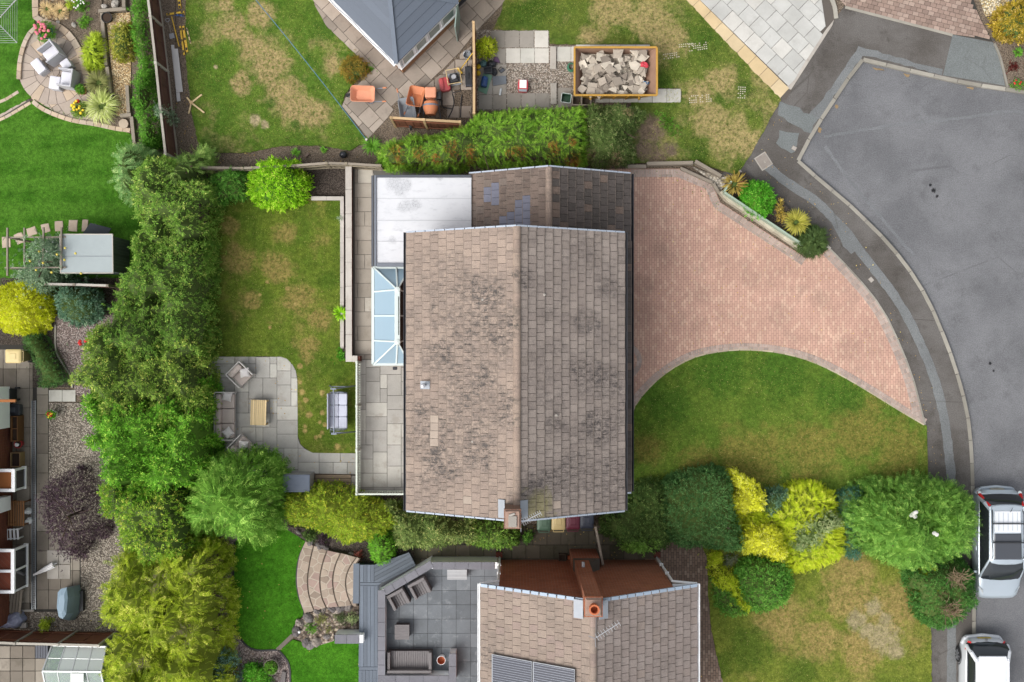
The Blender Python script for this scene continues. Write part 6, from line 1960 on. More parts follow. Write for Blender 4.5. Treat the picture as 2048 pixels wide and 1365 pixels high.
sc_ = sw_(677,822,0.5)
obj("seat_frame",MB().box((sc_.x,sc_.y,0.40),(0.66,1.44,0.04)),M_steelg,sw)
for i in range(2):
 for j in range(3):
  obj("seat_pad",cushion(0.34,0.455,0.12,0.43,sc_.x - 0.17 + i * 0.345,sc_.y - 0.46 + j * 0.46,0.05),M_swingc,sw,smooth=True)
for s in (-1,1):
 obj("arm_rest",MB().tube([(sc_.x - 0.3,sc_.y + s * 0.72,0.44),(sc_.x - 0.3,sc_.y + s * 0.74,0.68),(sc_.x + 0.22,sc_.y + s * 0.74,0.66),(sc_.x + 0.3,sc_.y + s * 0.72,0.42)],0.018),M_steelg,sw)
 for dx in (-0.25,0.25):
  obj("hanger",MB().cyl((sc_.x + dx,sc_.y + s * 0.73,0.45),(T0.x,(T0 if s > 0 else T1).y - s * 0.08,1.6),0.009,n=5),M_steelg,sw)
obj("back_frame",MB().beam((sc_.x - 0.36,sc_.y - 0.7,0.72),(sc_.x - 0.36,sc_.y + 0.7,0.72),0.03,0.5),M_swingc,sw,bevel=0.01)
M_taupe = m_plain("taupe_cushion",C(194,182,174),0.9,0.06,14)
M_frame = m_plain("white_metal_frame",C(214,210,206),0.4,0.04,8,bump=0.0)
M_pillow = m_plain("white_pillow",C(222,218,216),0.9,0.05,14)
def pillow(label,px,py,z,rz_,s=0.38):
 mb = MB()
 n = 8
 vs,fs = [],[]
 for side in (1,-1):
  for j in range(n + 1):
   for i in range(n + 1):
    u,v = i / n * 2 - 1,j / n * 2 - 1
    pin = 1 - 0.08 * (1 - abs(u)) * 0 - 0.10 * (1 - u * u) * abs(v) ** 3 - 0.10 * (1 - v * v) * abs(u) ** 3
    h = 0.085 * (max(0,1 - u * u) * max(0,1 - v * v)) ** 0.45
    vs.append((u * s / 2 * (1 - 0.1 * (1 - v * v) * abs(u) ** 2),v * s / 2 * (1 - 0.1 * (1 - u * u) * abs(v) ** 2),side * h))
 k = (n + 1) ** 2
 for j in range(n):
  for i in range(n):
   q = (j * (n + 1) + i,j * (n + 1) + i + 1,(j + 1) * (n + 1) + i + 1,(j + 1) * (n + 1) + i)
   fs.append(q)
   fs.append(tuple(k + x for x in reversed(q)))
 mb.add(vs,fs)
 o = put("cushion",label,"cushion",px,py,z,mb,M_pillow,0,"scatter cushions on the patio seats",True,0,z)
 o.rotation_euler = (R(14),R(8),rz_)
 return o
def lounge(label,px,py,rz_,width,nseat,cat,group,z=0.045):
 t = here("garden_sofa" if nseat > 1 else "garden_armchair",label,cat,px,py,z,rz_,group)
 D = 0.78
 W_ = width
 obj("base",MB().box((0,0,0.2),(D - 0.06,W_ - 0.08,0.08)),M_frame,t,bevel=0.01)
 for sx_ in (-1,1):
  for sy_ in (-1,1):
   obj("leg",MB().box((sx_ * (D / 2 - 0.06),sy_ * (W_ / 2 - 0.05),0.09),(0.05,0.05,0.18)),M_frame,t)
 sw__ = (W_ - 0.16) / nseat
 for k in range(nseat):
  y = -W_ / 2 + 0.08 + sw__ * (k + 0.5)
  obj("seat_cushion",cushion(D - 0.26,sw__ - 0.012,0.17,0.24,0.11,y,0.05),M_taupe,t,smooth=True)
  b = cushion(0.24,sw__ - 0.012,0.44,0.24,-D / 2 + 0.17,y,0.06)
  obj("back_cushion",b,M_taupe,t,smooth=True)
 for s in (-1,1):
  y = s * (W_ / 2 - 0.02)
  obj("arm_frame",MB().tube([(-D / 2 + 0.03,y,0.05),(-D / 2 + 0.03,y,0.58),(D / 2 - 0.04,y,0.56),(D / 2 - 0.02,y,0.05)],0.026,6),M_frame,t)
 obj("back_rail",MB().tube([(-D / 2 + 0.02,-W_ / 2 + 0.02,0.6),(-D / 2 + 0.02,W_ / 2 - 0.02,0.6)],0.024,6),M_frame,t)
 return t
lounge("three seat taupe garden sofa with white frame standing by the hedge",456,831,0.0,1.92,3,"sofa","lounge furniture on the lower patio")
lounge("taupe garden armchair turned towards the table, nearest the back lawn",486,749,R(-45),0.78,1,"armchair","lounge furniture on the lower patio")
lounge("taupe garden armchair partly under the feathery conifer",489,893,R(46),0.78,1,"armchair","lounge furniture on the lower patio")
pillow("white scatter cushion on the armchair nearest the back lawn",489,746,0.58,R(8))
pillow("white scatter cushion on the upper end of the taupe sofa",454,794,0.56,R(-12))
pillow("white scatter cushion lying askew on the lower end of the taupe sofa",456,866,0.56,R(38))
pillow("white scatter cushion on the armchair under the conifer",487,891,0.58,R(-6))
tb = here("coffee_table","pale slatted wooden coffee table between the taupe seats","table",517,825.5,0.045,R(-1.5),None,0.42)
M_palewood = m_wood("pale_wood",C(226,204,160),C(204,180,134),R(90))
for k in range(8):
 obj("slat",MB().box((-0.275 + k * 0.0785,0,0.40),(0.068,1.0,0.025)),M_palewood,tb)
for s in (-1,1):
 obj("rail",MB().box((0,s * 0.46,0.37),(0.6,0.05,0.04)),M_palewood,tb)
 for q in (-1,1):
  obj("leg",MB().box((s * 0.28,q * 0.46,0.18),(0.06,0.06,0.36)),M_palewood,tb)
sb_ = here("storage_box","large blue grey lidded storage box beside the feathery conifer","storage box",592,967,0.0,0.0,None,1.2)
M_boxl = m_plain("box_lid",C(96,106,122),0.6,0.08,8)
M_boxs = m_plain("box_side",C(170,168,168),0.7,0.08,8)
obj("body",MB().box((0,0,0.56),(1.0,0.62,1.08)),M_boxs,sb_,bevel=0.015)
for k in range(6):
 obj("side_board",MB().box((0.502,-0.26 + k * 0.104,0.55),(0.012,0.09,1.02)),M_boxs,sb_)
 obj("front_board",MB().box((-0.42 + k * 0.168,0.312,0.55),(0.15,0.012,1.02)),M_boxs,sb_)
ld = obj("lid",MB().box((0,-0.01,1.14),(1.06,0.68,0.07),0,R(-3)),M_boxl,sb_,bevel=0.015)
for k in range(7):
 obj("lid_groove",MB().box((0,-0.28 + k * 0.09,1.178 - (-0.28 + k * 0.09) * 0.052),(1.0,0.02,0.012)),M_boxl,ld)
def m_rattan(name,c1,c2):
 t = NT(name)
 v = t.noise(3.0,3,0.6,t.scaled(2,26,26,t.objpos()))
 c = t.mix(v,c1,c2)
 return t.bsdf(c,0.75,v,0.5,0.01)
M_rat = m_rattan("grey_rattan",C(150,146,146),C(92,88,90))
M_ratd = m_rattan("dark_rattan",C(104,98,98),C(66,62,64))
def tub(label,px,py,rz_,W_,D,z,mat,matd,seatmat,group,cat="armchair",slats=True,arm=0.12,hh=0.62,name="rattan_armchair"):
 t = here(name,label,cat,px,py,z,rz_,group,z + 0.3)
 obj("base",MB().box((0,0,0.16),(D,W_,0.26)),matd,t,bevel=0.015)
 obj("back",MB().box((-D / 2 + arm / 2,0,hh / 2 + 0.14),(arm,W_,hh - 0.25)),mat,t,bevel=0.02)
 for s in (-1,1):
  obj("arm",MB().box((arm / 2 + 0.003,s * (W_ / 2 - arm / 2),hh / 2 + 0.1),(D - arm - 0.006,arm - 0.004,hh - 0.3)),mat,t,bevel=0.02)
 n = max(5,int((W_ - 2 * arm) / 0.085)) if slats else 0
 if slats:
  for k in range(n):
   w = (W_ - 2 * arm) / n
   obj("seat_slat",MB().box((arm / 2,-W_ / 2 + arm + w * (k + 0.5),0.31),(D - arm - 0.02,w * 0.88,0.03)),seatmat,t,bevel=0.006)
 else:
  obj("seat_cushion",cushion(D - arm - 0.02,W_ - 2 * arm - 0.02,0.15,0.29,arm / 2,0,0.06),seatmat,t,smooth=True)
 return t
G_T = "rattan furniture on the slate terrace"
tub("grey rattan armchair tucked into the angle of the terrace wall",798,1196,R(-62),0.72,0.66,ZF,M_rat,M_ratd,M_rat,G_T)
tub("grey rattan armchair beside the slanting terrace wall, nearer the pale bench",840,1174.5,R(-62),0.72,0.66,ZF,M_rat,M_ratd,M_rat,G_T)
tub("long grey rattan sofa along the lower terrace wall",820,1322,R(90),1.74,0.80,ZF,M_rat,M_ratd,M_rat,G_T,"sofa",name="rattan_sofa")
def slat_table(label,px,py,w,l,z,h,mat,matd,n,name,cat,along_x=True):
 t = here(name,label,cat,px,py,z,0.0,G_T,z + h)
 obj("body",MB().box((0,0,h / 2 - 0.02),(w - 0.05,l - 0.05,h - 0.05)),matd,t)
 for k in range(n):
  if along_x:
   obj("top_slat",MB().box((0,-l / 2 + l * (k + 0.5) / n,h - 0.015),(w,l / n * 0.92,0.03)),mat,t)
  else:
   obj("top_slat",MB().box((-w / 2 + w * (k + 0.5) / n,0,h - 0.015),(w / n * 0.92,l,0.03)),mat,t)
 return t
slat_table("square grey rattan table in front of the long rattan sofa",804,1265,0.57,0.58,ZF,0.42,M_rat,M_ratd,9,"rattan_table","table")
slat_table("pale grey slatted bench against the upper terrace wall",914,1150,0.77,0.39,ZF,0.42,m_wood("pale_grey_slat",C(198,200,202),C(176,178,182)),M_boxs,7,"bench","bench")
pt = here("flower_pot","white rimmed empty terracotta pot beside the long rattan sofa","pot",883,1318,ZF,0,None,ZF + 0.2)
obj("pot_body",MB().lathe([(0.0,0.0),(0.13,0.0),(0.175,0.42),(0.155,0.43)],(0,0,0),20),M_render,pt,smooth=True)
obj("inside",MB().lathe([(0.165,0.432),(0.14,0.2),(0.0,0.18)],(0,0,0),20),M_pot,pt,smooth=True)
M_wcush = m_plain("white_seat_cushion",C(222,222,230),0.9,0.03,12)
M_wrat = m_rattan("pale_grey_rattan",C(204,204,208),C(178,178,184))
G_C = "white cushioned seats on the round patio"
tub("white cushioned armchair with curved back beside the pink flower pot",107,109,R(217),0.66,0.68,0.05,M_wrat,M_wrat,M_wcush,G_C,slats=False,arm=0.07,hh=0.86)
tub("white cushioned armchair with its back to the terracotta pot",139,160,R(172),0.72,0.62,0.05,M_wrat,M_wrat,M_wcush,G_C,slats=False,arm=0.07,hh=0.82)
def ottoman(label,px,py,rz_,w,l,h):
 t = here("footstool",label,"footstool",px,py,0.05,rz_,G_C,h)
 obj("base",MB().box((0,0,h * 0.36),(w,l,h * 0.7)),M_wrat,t,bevel=0.015)
 obj("seat_cushion",cushion(w + 0.01,l + 0.01,h * 0.32,h * 0.71,0,0,0.04),M_wcush,t,smooth=True)
ottoman("long white cushioned stool on the lawn side of the round patio",77,133,R(-52),0.58,0.36,0.46)
ottoman("small square white cushioned stool between the two armchairs",132,129,R(-55),0.36,0.36,0.44)
ottoman("white cushioned stool pushed up to the armchair by the terracotta pot",110,166,R(-8),0.42,0.5,0.46)
M_soilp = m_plain("potting_soil",C(64,50,40),0.95,0.2,30)
def pot(label,px,py,r,h,mat,z=0.03,name="plant_pot",grp=None):
 t = here(name,label,"pot",px,py,z,0,grp)
 obj("pot_body",MB().lathe([(0.0,0.0),(r * 0.72,0.0),(r,h * 0.9),(r * 1.08,h * 0.92),(r * 1.08,h),(r * 0.92,h),(r * 0.88,h * 0.85)],(0,0,0),18),mat,t,smooth=True)
 obj("soil",MB().cyl((0,0,h * 0.7),(0,0,h * 0.86),r * 0.88,n=14),M_soilp,t)
 return t
M_bluepot = m_plain("blue_glaze",C(44,66,140),0.25,0.1,8)
pots = {}
pots["pink"] = pot("blue glazed pot crowded with pink flowers beside the white armchair",100,70,0.26,0.36,M_bluepot)
pots["terra"] = pot("terracotta pot with a thin plant on the round patio",169,184,0.17,0.3,M_pot)
pots["yellow"] = pot("pot of yellow flowers below a red bloom on the round patio edge",168,224,0.24,0.3,M_dark)
pots["white"] = pot("white pot of red and yellow flowers on the grey gravel",111,828,0.17,0.34,M_render)
ppr = pot("dark empty pot in the top corner of the tan gravel bed",219,40,0.20,0.3,M_blk)
pots["stone"] = pot("round stone planter with a small green plant on the gravel path",546,1330,0.30,0.3,m_stone("stone_pot",[C(150,142,132),C(130,122,112)],3,40))
put("stone_disc","round pale stone disc lying at the end of the curved patio edging","stone",249,249,0.05,MB().lathe([(0,0),(0.19,0),(0.2,0.03),(0.19,0.07),(0,0.08)],(0,0,0),20),M_cedge,smooth=True)
put("flat_stone","long grey stone slab on the gravel path by the lower lush lawn","stone",566,1356,0.05,MB().prism([(-0.12,-0.28),(0.1,-0.3),(0.14,0.26),(-0.02,0.3)],0,0.07,0.015),M_rock)
put("globe_light","small white globe light in the rockery","light",601,1261,0.26,MB().ell((0,0,0),(0.055,0.055,0.055),12,8).cyl((0,0,-0.2),(0,0,-0.04),0.02),M_render,smooth=True)
put("black_ball","shiny black ball lying on the bare soil by the grey fence","ball",688,311,0.15,MB().ell((0,0,0),(0.16,0.15,0.15),14,9),m_plain("black_gloss",C(46,48,54),0.3,0.05,5),smooth=True)
for i,(x,y,r_,lb) in enumerate(((138,0,.16,"pale boulder at the top of the brown bed"),(232,10,.2,"creamy triangular rock behind the timber sleeper"),(150,52,.12,"whitish rock beside the round green plant"),(210,15,.13,"small whitish rock in the brown bed near the sleeper"),(118,47,.1,"small pale stone at the brown bed's curved edge"))):
 put("rock",lb,"rock",x,y,0.1,lump((r_,r_ * 0.8,r_ * 0.6),0.15,i + 30,9,6),M_conc,i)
put("brick_lump","brown half brick on the bare soil beside the black ball","brick",614,311,0.03,MB().box((0,0,0),(0.2,0.1,0.08),R(40)),M_redwall)
rd = here("rotary_dryer","white rotary clothes dryer folded open on the striped lawn corner","clothes dryer",-10,42,0,0,None)
d0 = Vector(P(-10,42)).to_3d()
obj("pole",MB().cyl((0,0,0),(0,0,1.75),0.025),M_metal,rd)
zt = 1.66
cs = [Vector((*P(34 - dx,42 + dy,zt),zt)) - d0 for dx,dy in ((0,-44),(0,44),(88,44),(88,-44))]
hub = sum(cs,Vector()) / 4
for c_ in cs:
 obj("arm",MB().beam(hub + Vector((0,0,-0.1)),c_,0.028,0.028),M_metal,rd)
for k in range(2,11):
 q = [hub.lerp(c_,k / 10) for c_ in cs]
 obj("line",MB().tube(q + [q[0]],0.007,4),M_metal,rd)
wl_t = here("washing_line","blue washing line stretched across the worn lawn to a short post","washing line",735,282)
w0 = Vector(P(735,282)).to_3d()
M_bluerope = m_plain("blue_rope",C(84,128,158),0.6,0.1,20)
pts_ = []
for k in range(16):
 t_ = k / 15
 x,y = 500 + (733 - 500) * t_,-14 + (280 + 14) * t_
 z = 1.9 - 1.2 * t_ - 0.35 * math.sin(math.pi * t_)
 pts_.append(Vector((*P(x + 3 * math.sin(math.pi * t_),y,z),z)) - w0)
obj("line",MB().tube(pts_,0.014,6),M_bluerope,wl_t)
obj("post",MB().cyl((0,0,0),(pts_[-1].x,pts_[-1].y,0.74),0.03),M_metal,wl_t)
obj("cap",MB().cyl((pts_[-1].x,pts_[-1].y,0.7),(pts_[-1].x,pts_[-1].y,0.78),0.05),M_coping,wl_t)
M_yel = m_plain("yellow_tool",C(228,186,60),0.5,0.08,12)
M_blu = m_plain("blue_tool",C(70,110,180),0.5,0.08,12)
def level(label,a,b,mat=None,w=0.06,name="spirit_level"):
 p,q = Vector(P(*a)).to_3d(),Vector(P(*b)).to_3d()
 c_ = (p + q) / 2
 t = thing(name,label,"spirit level" if name == "spirit_level" else "tool",(c_.x,c_.y,0.04),0,"tools laid out by the panel fence")
 obj("bar",MB().beam(p - c_,q - c_,w,0.05),mat or M_yel,t,bevel=0.006)
 d = (q - p).normalized()
 l = (q - p).length
 for k in (-0.38,0.0,0.38) if name == "spirit_level" else ():
  m_ = d * l * k + Vector((0,0,0.02))
  obj("vial",MB().beam(m_ - d * 0.05,m_ + d * 0.05,w * 0.7,0.02),M_black,t)
 return t
level("short yellow spirit level nearest the upper picture edge",(358,-4),(361,18),w=0.11)
level("yellow spirit level lying crosswise above the shovel",(334,30),(369,25),w=0.08)
level("blue spirit level under the crosswise yellow one",(350,30.5),(369,32.5),M_blu,0.07)
level("long yellow and white spirit level in the middle of the row",(361,53),(369,111),w=0.07)
level("yellow spirit level in the row, next to the lawn side one",(367,53),(375,105),w=0.09)
level("short pale yellow spirit level closest to the worn lawn",(374,57),(382,88),M_palewood,0.05)
level("long thin yellow pole lying next to the shovel",(344,34),(359,94),w=0.035,name="yellow_pole")
sh = here("shovel","pale grey shovel lying by the panel fence","shovel",341,60,0.04,R(-75))
obj("blade",MB().loft([[(0.16,-0.09,0.0),(0.16,0.09,0.0),(0.16,0.09,0.012),(0.16,-0.09,0.012)],[(0.38,-0.1,0.03),(0.38,0.1,0.03),(0.38,0.1,0.042),(0.38,-0.1,0.042)]]),M_metal,sh)
obj("shaft",MB().cyl((-0.3,0,0.02),(0.18,0,0.02),0.018),M_oldwood,sh)
obj("grip",MB().tube([(-0.3,0,0.02),(-0.36,0.07,0.02),(-0.44,0.07,0.02),(-0.44,-0.07,0.02),(-0.36,-0.07,0.02),(-0.3,0,0.02)],0.014),M_metal,sh)
M_pboard = m_plain("pale_board",C(206,204,202),0.7,0.05,4)
def board(label,quad,z,mat,name="loose_board",cat="board",grp=None,th=0.03):
 w = PP(quad)
 c_ = (sum(p[0] for p in w) / 4,sum(p[1] for p in w) / 4)
 o = obj(name,MB().prism([(p[0] - c_[0],p[1] - c_[1]) for p in w],0,th,0.004),mat)
 o.location = (c_[0],c_[1],z)
 return tag(o,label,cat,grp)
board("long narrow pale board lying under the wide one by the fence",[(343,91),(349,91),(362,203),(355,204)],0.03,M_pboard)
board("long wide pale board lying on the soil by the panel fence",[(347,99),(357,99),(367,185),(354,186)],0.065,M_pboard)
cr = here("timber_cross","four armed pale timber cross lying on the worn lawn's edge","timber cross",384,207,0.06)
for k,(x,y) in enumerate(((375,196),(405,190.5),(410,227),(379,229))):
 p = Vector(P(x,y)).to_3d() - Vector(P(384,207)).to_3d()
 obj("arm",MB().beam((0,0,0.02 + 0.004 * k),p + Vector((0,0,0.02 + 0.004 * k)),0.06,0.05),M_palewood,cr)
obj("hub",MB().box((0,0,0.06),(0.12,0.12,0.05),0.5),M_newwood,cr)
M_orange = m_plain("orange_paint",C(212,136,94),0.6,0.12,6)
M_orange2 = m_plain("faded_orange_paint",C(226,156,124),0.7,0.14,5)
M_greytray = m_plain("grey_tray",C(150,156,162),0.6,0.12,6)
def barrow(label,px,py,rz_,traymat,z=0.03,tip=0.0):
 t = here("wheelbarrow",label,"wheelbarrow",px,py,z,rz_,"builders' wheelbarrows",0.5)
 t.rotation_euler = (0,tip,rz_)
 outer = [[(x,y,0.30) for x,y in rrect(0.30,0.20,0.08)],[(x,y,0.58) for x,y in rrect(0.47,0.31,0.10)]]
 inner = [[(x,y,0.58) for x,y in rrect(0.455,0.295,0.10)],[(x,y,0.33) for x,y in rrect(0.28,0.18,0.08)]]
 obj("tray",MB().loft(outer + inner),traymat,t,smooth=True)
 obj("tray_rim",MB().tube([(x,y,0.585) for x,y in rrect(0.47,0.31,0.10)] + [(0.47,0.21,0.585)],0.014,6),traymat,t)
 for s in (-1,1):
  fr = obj("handle",MB().tube([(-0.5,s * 0.06,0.2),(-0.2,s * 0.2,0.28),(0.4,s * 0.25,0.34),(0.85,s * 0.27,0.55)],0.018,7),M_steelg,t,smooth=True)
  obj("grip",MB().cyl((0.78,s * 0.267,0.52),(0.93,s * 0.273,0.585),0.026),M_orange,fr)
  obj("leg",MB().tube([(0.1,s * 0.22,0.3),(0.18,s * 0.25,0.0),(0.32,s * 0.25,0.0),(0.4,s * 0.24,0.33)],0.016,6),M_steelg,t)
 wh = obj("wheel",MB().cyl((-0.55,-0.045,0.18),(-0.55,0.045,0.18),0.18,n=18),M_tyre,t,smooth=True)
 obj("hub",MB().cyl((-0.55,-0.055,0.18),(-0.55,0.055,0.18),0.08,n=12),M_steelg,wh)
 return t
barrow("faded orange wheelbarrow standing level on the slabs by the washing line",726,189,R(-2),M_orange2)
barrow("orange wheelbarrow tipped on end beside the cement mixer",830,206,R(-100),M_orange,0.1,R(-24))
barrow("grey trayed wheelbarrow against the fence below the tipped orange one",816,226,R(100),M_greytray,0.06,R(14))
mx = here("cement_mixer","orange cement mixer with round drum standing by the timber fence","cement mixer",862,212,0.03,0,None,0.7)
obj("drum",MB().loft([[(r_ * math.cos(a),y - 0.0,0.78 + dz + r_ * math.sin(a)) for a in [2 * math.pi * k / 20 for k in range(20)]] for r_,y,dz in ((0.12,0.22,0.0),(0.27,0.12,0.0),(0.30,-0.06,0.02),(0.27,-0.2,0.05),(0.19,-0.4,0.12))]),M_orange,mx,smooth=True)
obj("drum_band",MB().loft([[(r_ * math.cos(a),y,0.79 + r_ * math.sin(a)) for a in [2 * math.pi * k / 20 for k in range(20)]] for r_,y in ((0.29,0.02),(0.318,0.01),(0.318,-0.05),(0.29,-0.06))]),M_steelg,mx)
obj("motor_housing",MB().box((0.0,0.48,0.74),(0.44,0.42,0.42)),M_orange2,mx,bevel=0.05)
obj("engine",MB().box((0.30,0.40,0.6),(0.2,0.3,0.3)),M_black,mx,bevel=0.03)
for s in (-1,1):
 obj("stand_leg",MB().tube([(s * 0.34,-0.35,0.0),(s * 0.3,0.0,0.7),(s * 0.34,0.45,0.0)],0.022,6),M_steelg,mx)
M_pinkred = m_plain("red_plastic",C(204,88,92),0.5,0.08,8)
rb_ = here("fuel_can","red plastic fuel can lying between mixer and plate compactor","fuel can",890,172,0.03,R(12))
obj("can_body",cushion(0.42,0.56,0.28,0.0,0,0,0.1),M_pinkred,rb_,smooth=True)
obj("handle",MB().tube([(-0.1,-0.2,0.28),(-0.06,-0.2,0.34),(-0.06,0.2,0.34),(-0.1,0.2,0.28)],0.02),M_pinkred,rb_)
pc = here("plate_compactor","black plate compactor with frame beside the red fuel can","compactor",909,160,0.03,R(10))
obj("base_plate",MB().box((0,0,0.04),(0.5,0.5,0.06)),M_greytray,pc,bevel=0.02)
obj("engine",MB().box((0,-0.03,0.26),(0.32,0.34,0.34)),M_black,pc,bevel=0.03)
obj("recoil_cover",MB().cyl((0,0.0,0.43),(0,0.0,0.5),0.11,0.09,16),M_metal,pc)
obj("tank",MB().box((0.06,-0.14,0.46),(0.2,0.12,0.1)),M_black,pc,bevel=0.03)
for s in (-1,1):
 obj("frame_tube",MB().tube([(s * 0.27,-0.3,0.08),(s * 0.27,-0.28,0.56),(s * 0.27,0.28,0.56),(s * 0.27,0.3,0.08)],0.016,6),M_palewood,pc)
for s in (-1,1):
 obj("cross_tube",MB().cyl((-0.27,s * 0.28,0.56),(0.27,s * 0.28,0.56),0.016),M_palewood,pc)
obj("push_handle",MB().tube([(-0.2,-0.28,0.2),(-0.16,-0.62,0.5),(0.16,-0.62,0.5),(0.2,-0.28,0.2)],0.014,6),M_black,pc)
M_navy = m_plain("dark_navy_plastic",C(58,64,78),0.5,0.1,8)
tc = here("tool_case","long dark tool case standing by the timber fence","tool case",938,156,0.03,R(2))
obj("case_body",MB().box((0,0,0.14),(0.28,0.78,0.26)),M_navy,tc,bevel=0.03)
obj("lid",MB().box((0,0,0.29),(0.25,0.72,0.04)),M_black,tc,bevel=0.012)
obj("handle",MB().tube([(0,-0.12,0.31),(0,-0.1,0.35),(0,0.1,0.35),(0,0.12,0.31)],0.014),M_black,tc)
br = here("broom","yellow broom leaning across the slabs towards the timber fence","broom",932,124,0.04)
b0_ = Vector(P(932,124)).to_3d()
p,q = Vector((*P(946,106,1.0),1.0)) - b0_,Vector((*P(919,142,0.1),0.06)) - b0_
obj("shaft",MB().cyl(p,q,0.018),M_yel,br)
obj("head",MB().box((q.x,q.y,0.05),(0.3,0.08,0.07),R(-50)),M_yel,br)
obj("bristle_block",MB().box((q.x,q.y,0.0),(0.3,0.07,0.06),R(-50)),M_black,br)
bk = here("bucket","grey rubber bucket beside the yellow broom","bucket",935,113,0.03)
obj("bucket_body",MB().lathe([(0,0),(0.13,0),(0.17,0.26),(0.155,0.26),(0.12,0.05),(0,0.05)],(0,0,0),16),M_greytray,bk,smooth=True)
obj("bail",MB().tube([(-0.165,0,0.25),(-0.1,0.1,0.3),(0.1,0.1,0.3),(0.165,0,0.25)],0.008),M_metal,bk)
for k,(pts_,lb) in enumerate((([(883,195),(884,212),(890,216),(905,219)],"black hose piece curving below the red fuel can"),([(905,188),(908,205),(904,222),(897,236)],"black hose piece running down the yard slabs"),([(924,190),(922,210),(921,236)],"straight black rod on the yard slabs by the fence"))):
 w = [Vector((*P(x,y),0.05)) for x,y in smooth_path(pts_,4)]
 c_ = w[len(w) // 2].copy()
 o = obj("black_hose",MB().tube([v - c_ for v in w],0.02,6),M_black)
 o.location = c_
 tag(o,lb,"hose","black hoses on the yard slabs")
gd_ = here("garden_room_door","pale green door standing open at the garden room's corner","door",917,60,0)
p,q = Vector(P(915,84)).to_3d() - Vector(P(917,60)).to_3d(),Vector(P(920,36)).to_3d() - Vector(P(917,60)).to_3d()
obj("door_leaf",MB().beam(p + Vector((0,0,1.03)),q + Vector((0,0,1.03)),0.045,1.98),m_plain("mint_door",C(150,170,162),0.5,0.05,5),gd_,bevel=0.006)
obj("handle",MB().beam(p * 0.9 + Vector((0.05,0,1.0)),p * 0.7 + Vector((0.05,0,1.0)),0.02,0.02),M_metal,gd_)
M_yelbag = m_plain("yellow_bag",C(224,186,40),0.5,0.1,12)
M_teal = m_plain("teal_bag",C(88,122,126),0.5,0.2,14)
M_blackbag = m_plain("black_bag",C(46,48,54),0.35,0.15,14)
put("yellow_bag","small yellow bag against the fence, nearer the yellow bush","bag",957.5,135,0.1,lump((0.1,0.1,0.1),0.1,1),M_yelbag,smooth=True)
put("yellow_bag","small yellow bag against the fence, nearer the blue jug","bag",957,148,0.1,lump((0.09,0.11,0.1),0.1,2),M_yelbag,smooth=True)
put("teal_bag","crumpled teal bag under the yellow bush","bag",967,129,0.1,lump((0.16,0.13,0.11),0.18,3),M_teal)
put("black_bag","shiny black bag next to the purple cloth","bag",983,131,0.14,lump((0.2,0.14,0.15),0.12,4),M_blackbag)
put("black_bag","shiny black bag next to the dark crate","bag",989,146,0.13,lump((0.12,0.16,0.13),0.12,6),M_blackbag)
dcr = here("dark_crate","dark open crate between yellow and black bags","crate",976,143,0.03,R(8))
obj("floor",MB().box((0,0,0.01),(0.3,0.24,0.02)),M_blackbag,dcr)
for s in (-1,1):
 obj("long_side",MB().box((0,s * 0.12,0.1),(0.32,0.02,0.2)),M_flashd,dcr)
 obj("short_side",MB().box((s * 0.15,0,0.1),(0.02,0.215,0.2)),M_flashd,dcr)
put("purple_cloth","small purple cloth lying on the slabs below the yellow bush","cloth",993,121,0.06,MB().loft([[(-0.14,-0.1,-0.02),(0.16,-0.12,-0.02),(0.05,0.12,-0.02),(-0.1,0.14,-0.02)],[(-0.12,-0.08,0.05),(0.13,-0.1,0.02),(0.04,0.1,0.06),(-0.08,0.1,0.02)]]),m_plain("purple_fabric",C(104,78,110),0.8,0.15,16))
board("green board lying under the blue jug",[(967,147),(985,152),(973,190),(956,182)],0.05,m_plain("green_board",C(116,158,136),0.6,0.06,6),"loose_board","board")
bj = here("water_jug","blue water jug on the green board","jug",969,167,0.08,R(-8))
obj("jug_body",MB().loft([[(x,y,z) for x,y in rrect(w_,l_,0.06)] for w_,l_,z in ((0.12,0.2,0.0),(0.13,0.22,0.08),(0.12,0.2,0.24),(0.06,0.12,0.3))]),m_plain("blue_plastic",C(48,84,140),0.4,0.08,8),bj,smooth=True)
obj("spout",MB().cyl((0,0.1,0.29),(0,0.17,0.36),0.035),M_blu,bj)
board("dark grey slab lying beside the green board",[(985,154),(1012,153),(1013,169),(986,173)],0.045,m_stone("dark_slab",[C(118,124,132),C(104,110,118)],3,40),"loose_slab","slab",None,0.05)
cs_ = here("small_case","small grey equipment case on the slab beside the gravel","case",1004,143,0.04,R(38))
obj("case_body",MB().box((0,0,0.06),(0.2,0.13,0.1)),M_flashd,cs_,bevel=0.02)
obj("strap",MB().tube([(-0.08,0,0.11),(-0.1,0.12,0.1),(0.06,0.14,0.1),(0.08,0,0.11)],0.01),M_black,cs_)
put("bottle","clear plastic bottle lying on the slab","bottle",1001,185,0.08,MB().cyl((0,-0.14,0),(0,0.08,0),0.045,n=12).cyl((0,0.08,0),(0,0.15,0),0.045,0.016,12),M_clear,R(-10),smooth=True)
cl_ = here("cooler_box","red and white cooler box standing on the gravel","cooler box",1046,171,0.02,R(-2),None,0.35)
obj("box_body",MB().box((0,0,0.16),(0.36,0.46,0.3)),M_redbag,cl_,bevel=0.02)
obj("lid",MB().box((0,0.05,0.335),(0.28,0.32,0.05)),M_render,cl_,bevel=0.015)
obj("front_panel",MB().box((0,-0.2,0.33),(0.32,0.1,0.03)),M_greytray,cl_,bevel=0.01)
for s in (-1,1):
 obj("carry_handle",MB().box((s * 0.185,0,0.28),(0.03,0.3,0.04)),M_redbag,cl_,bevel=0.01)
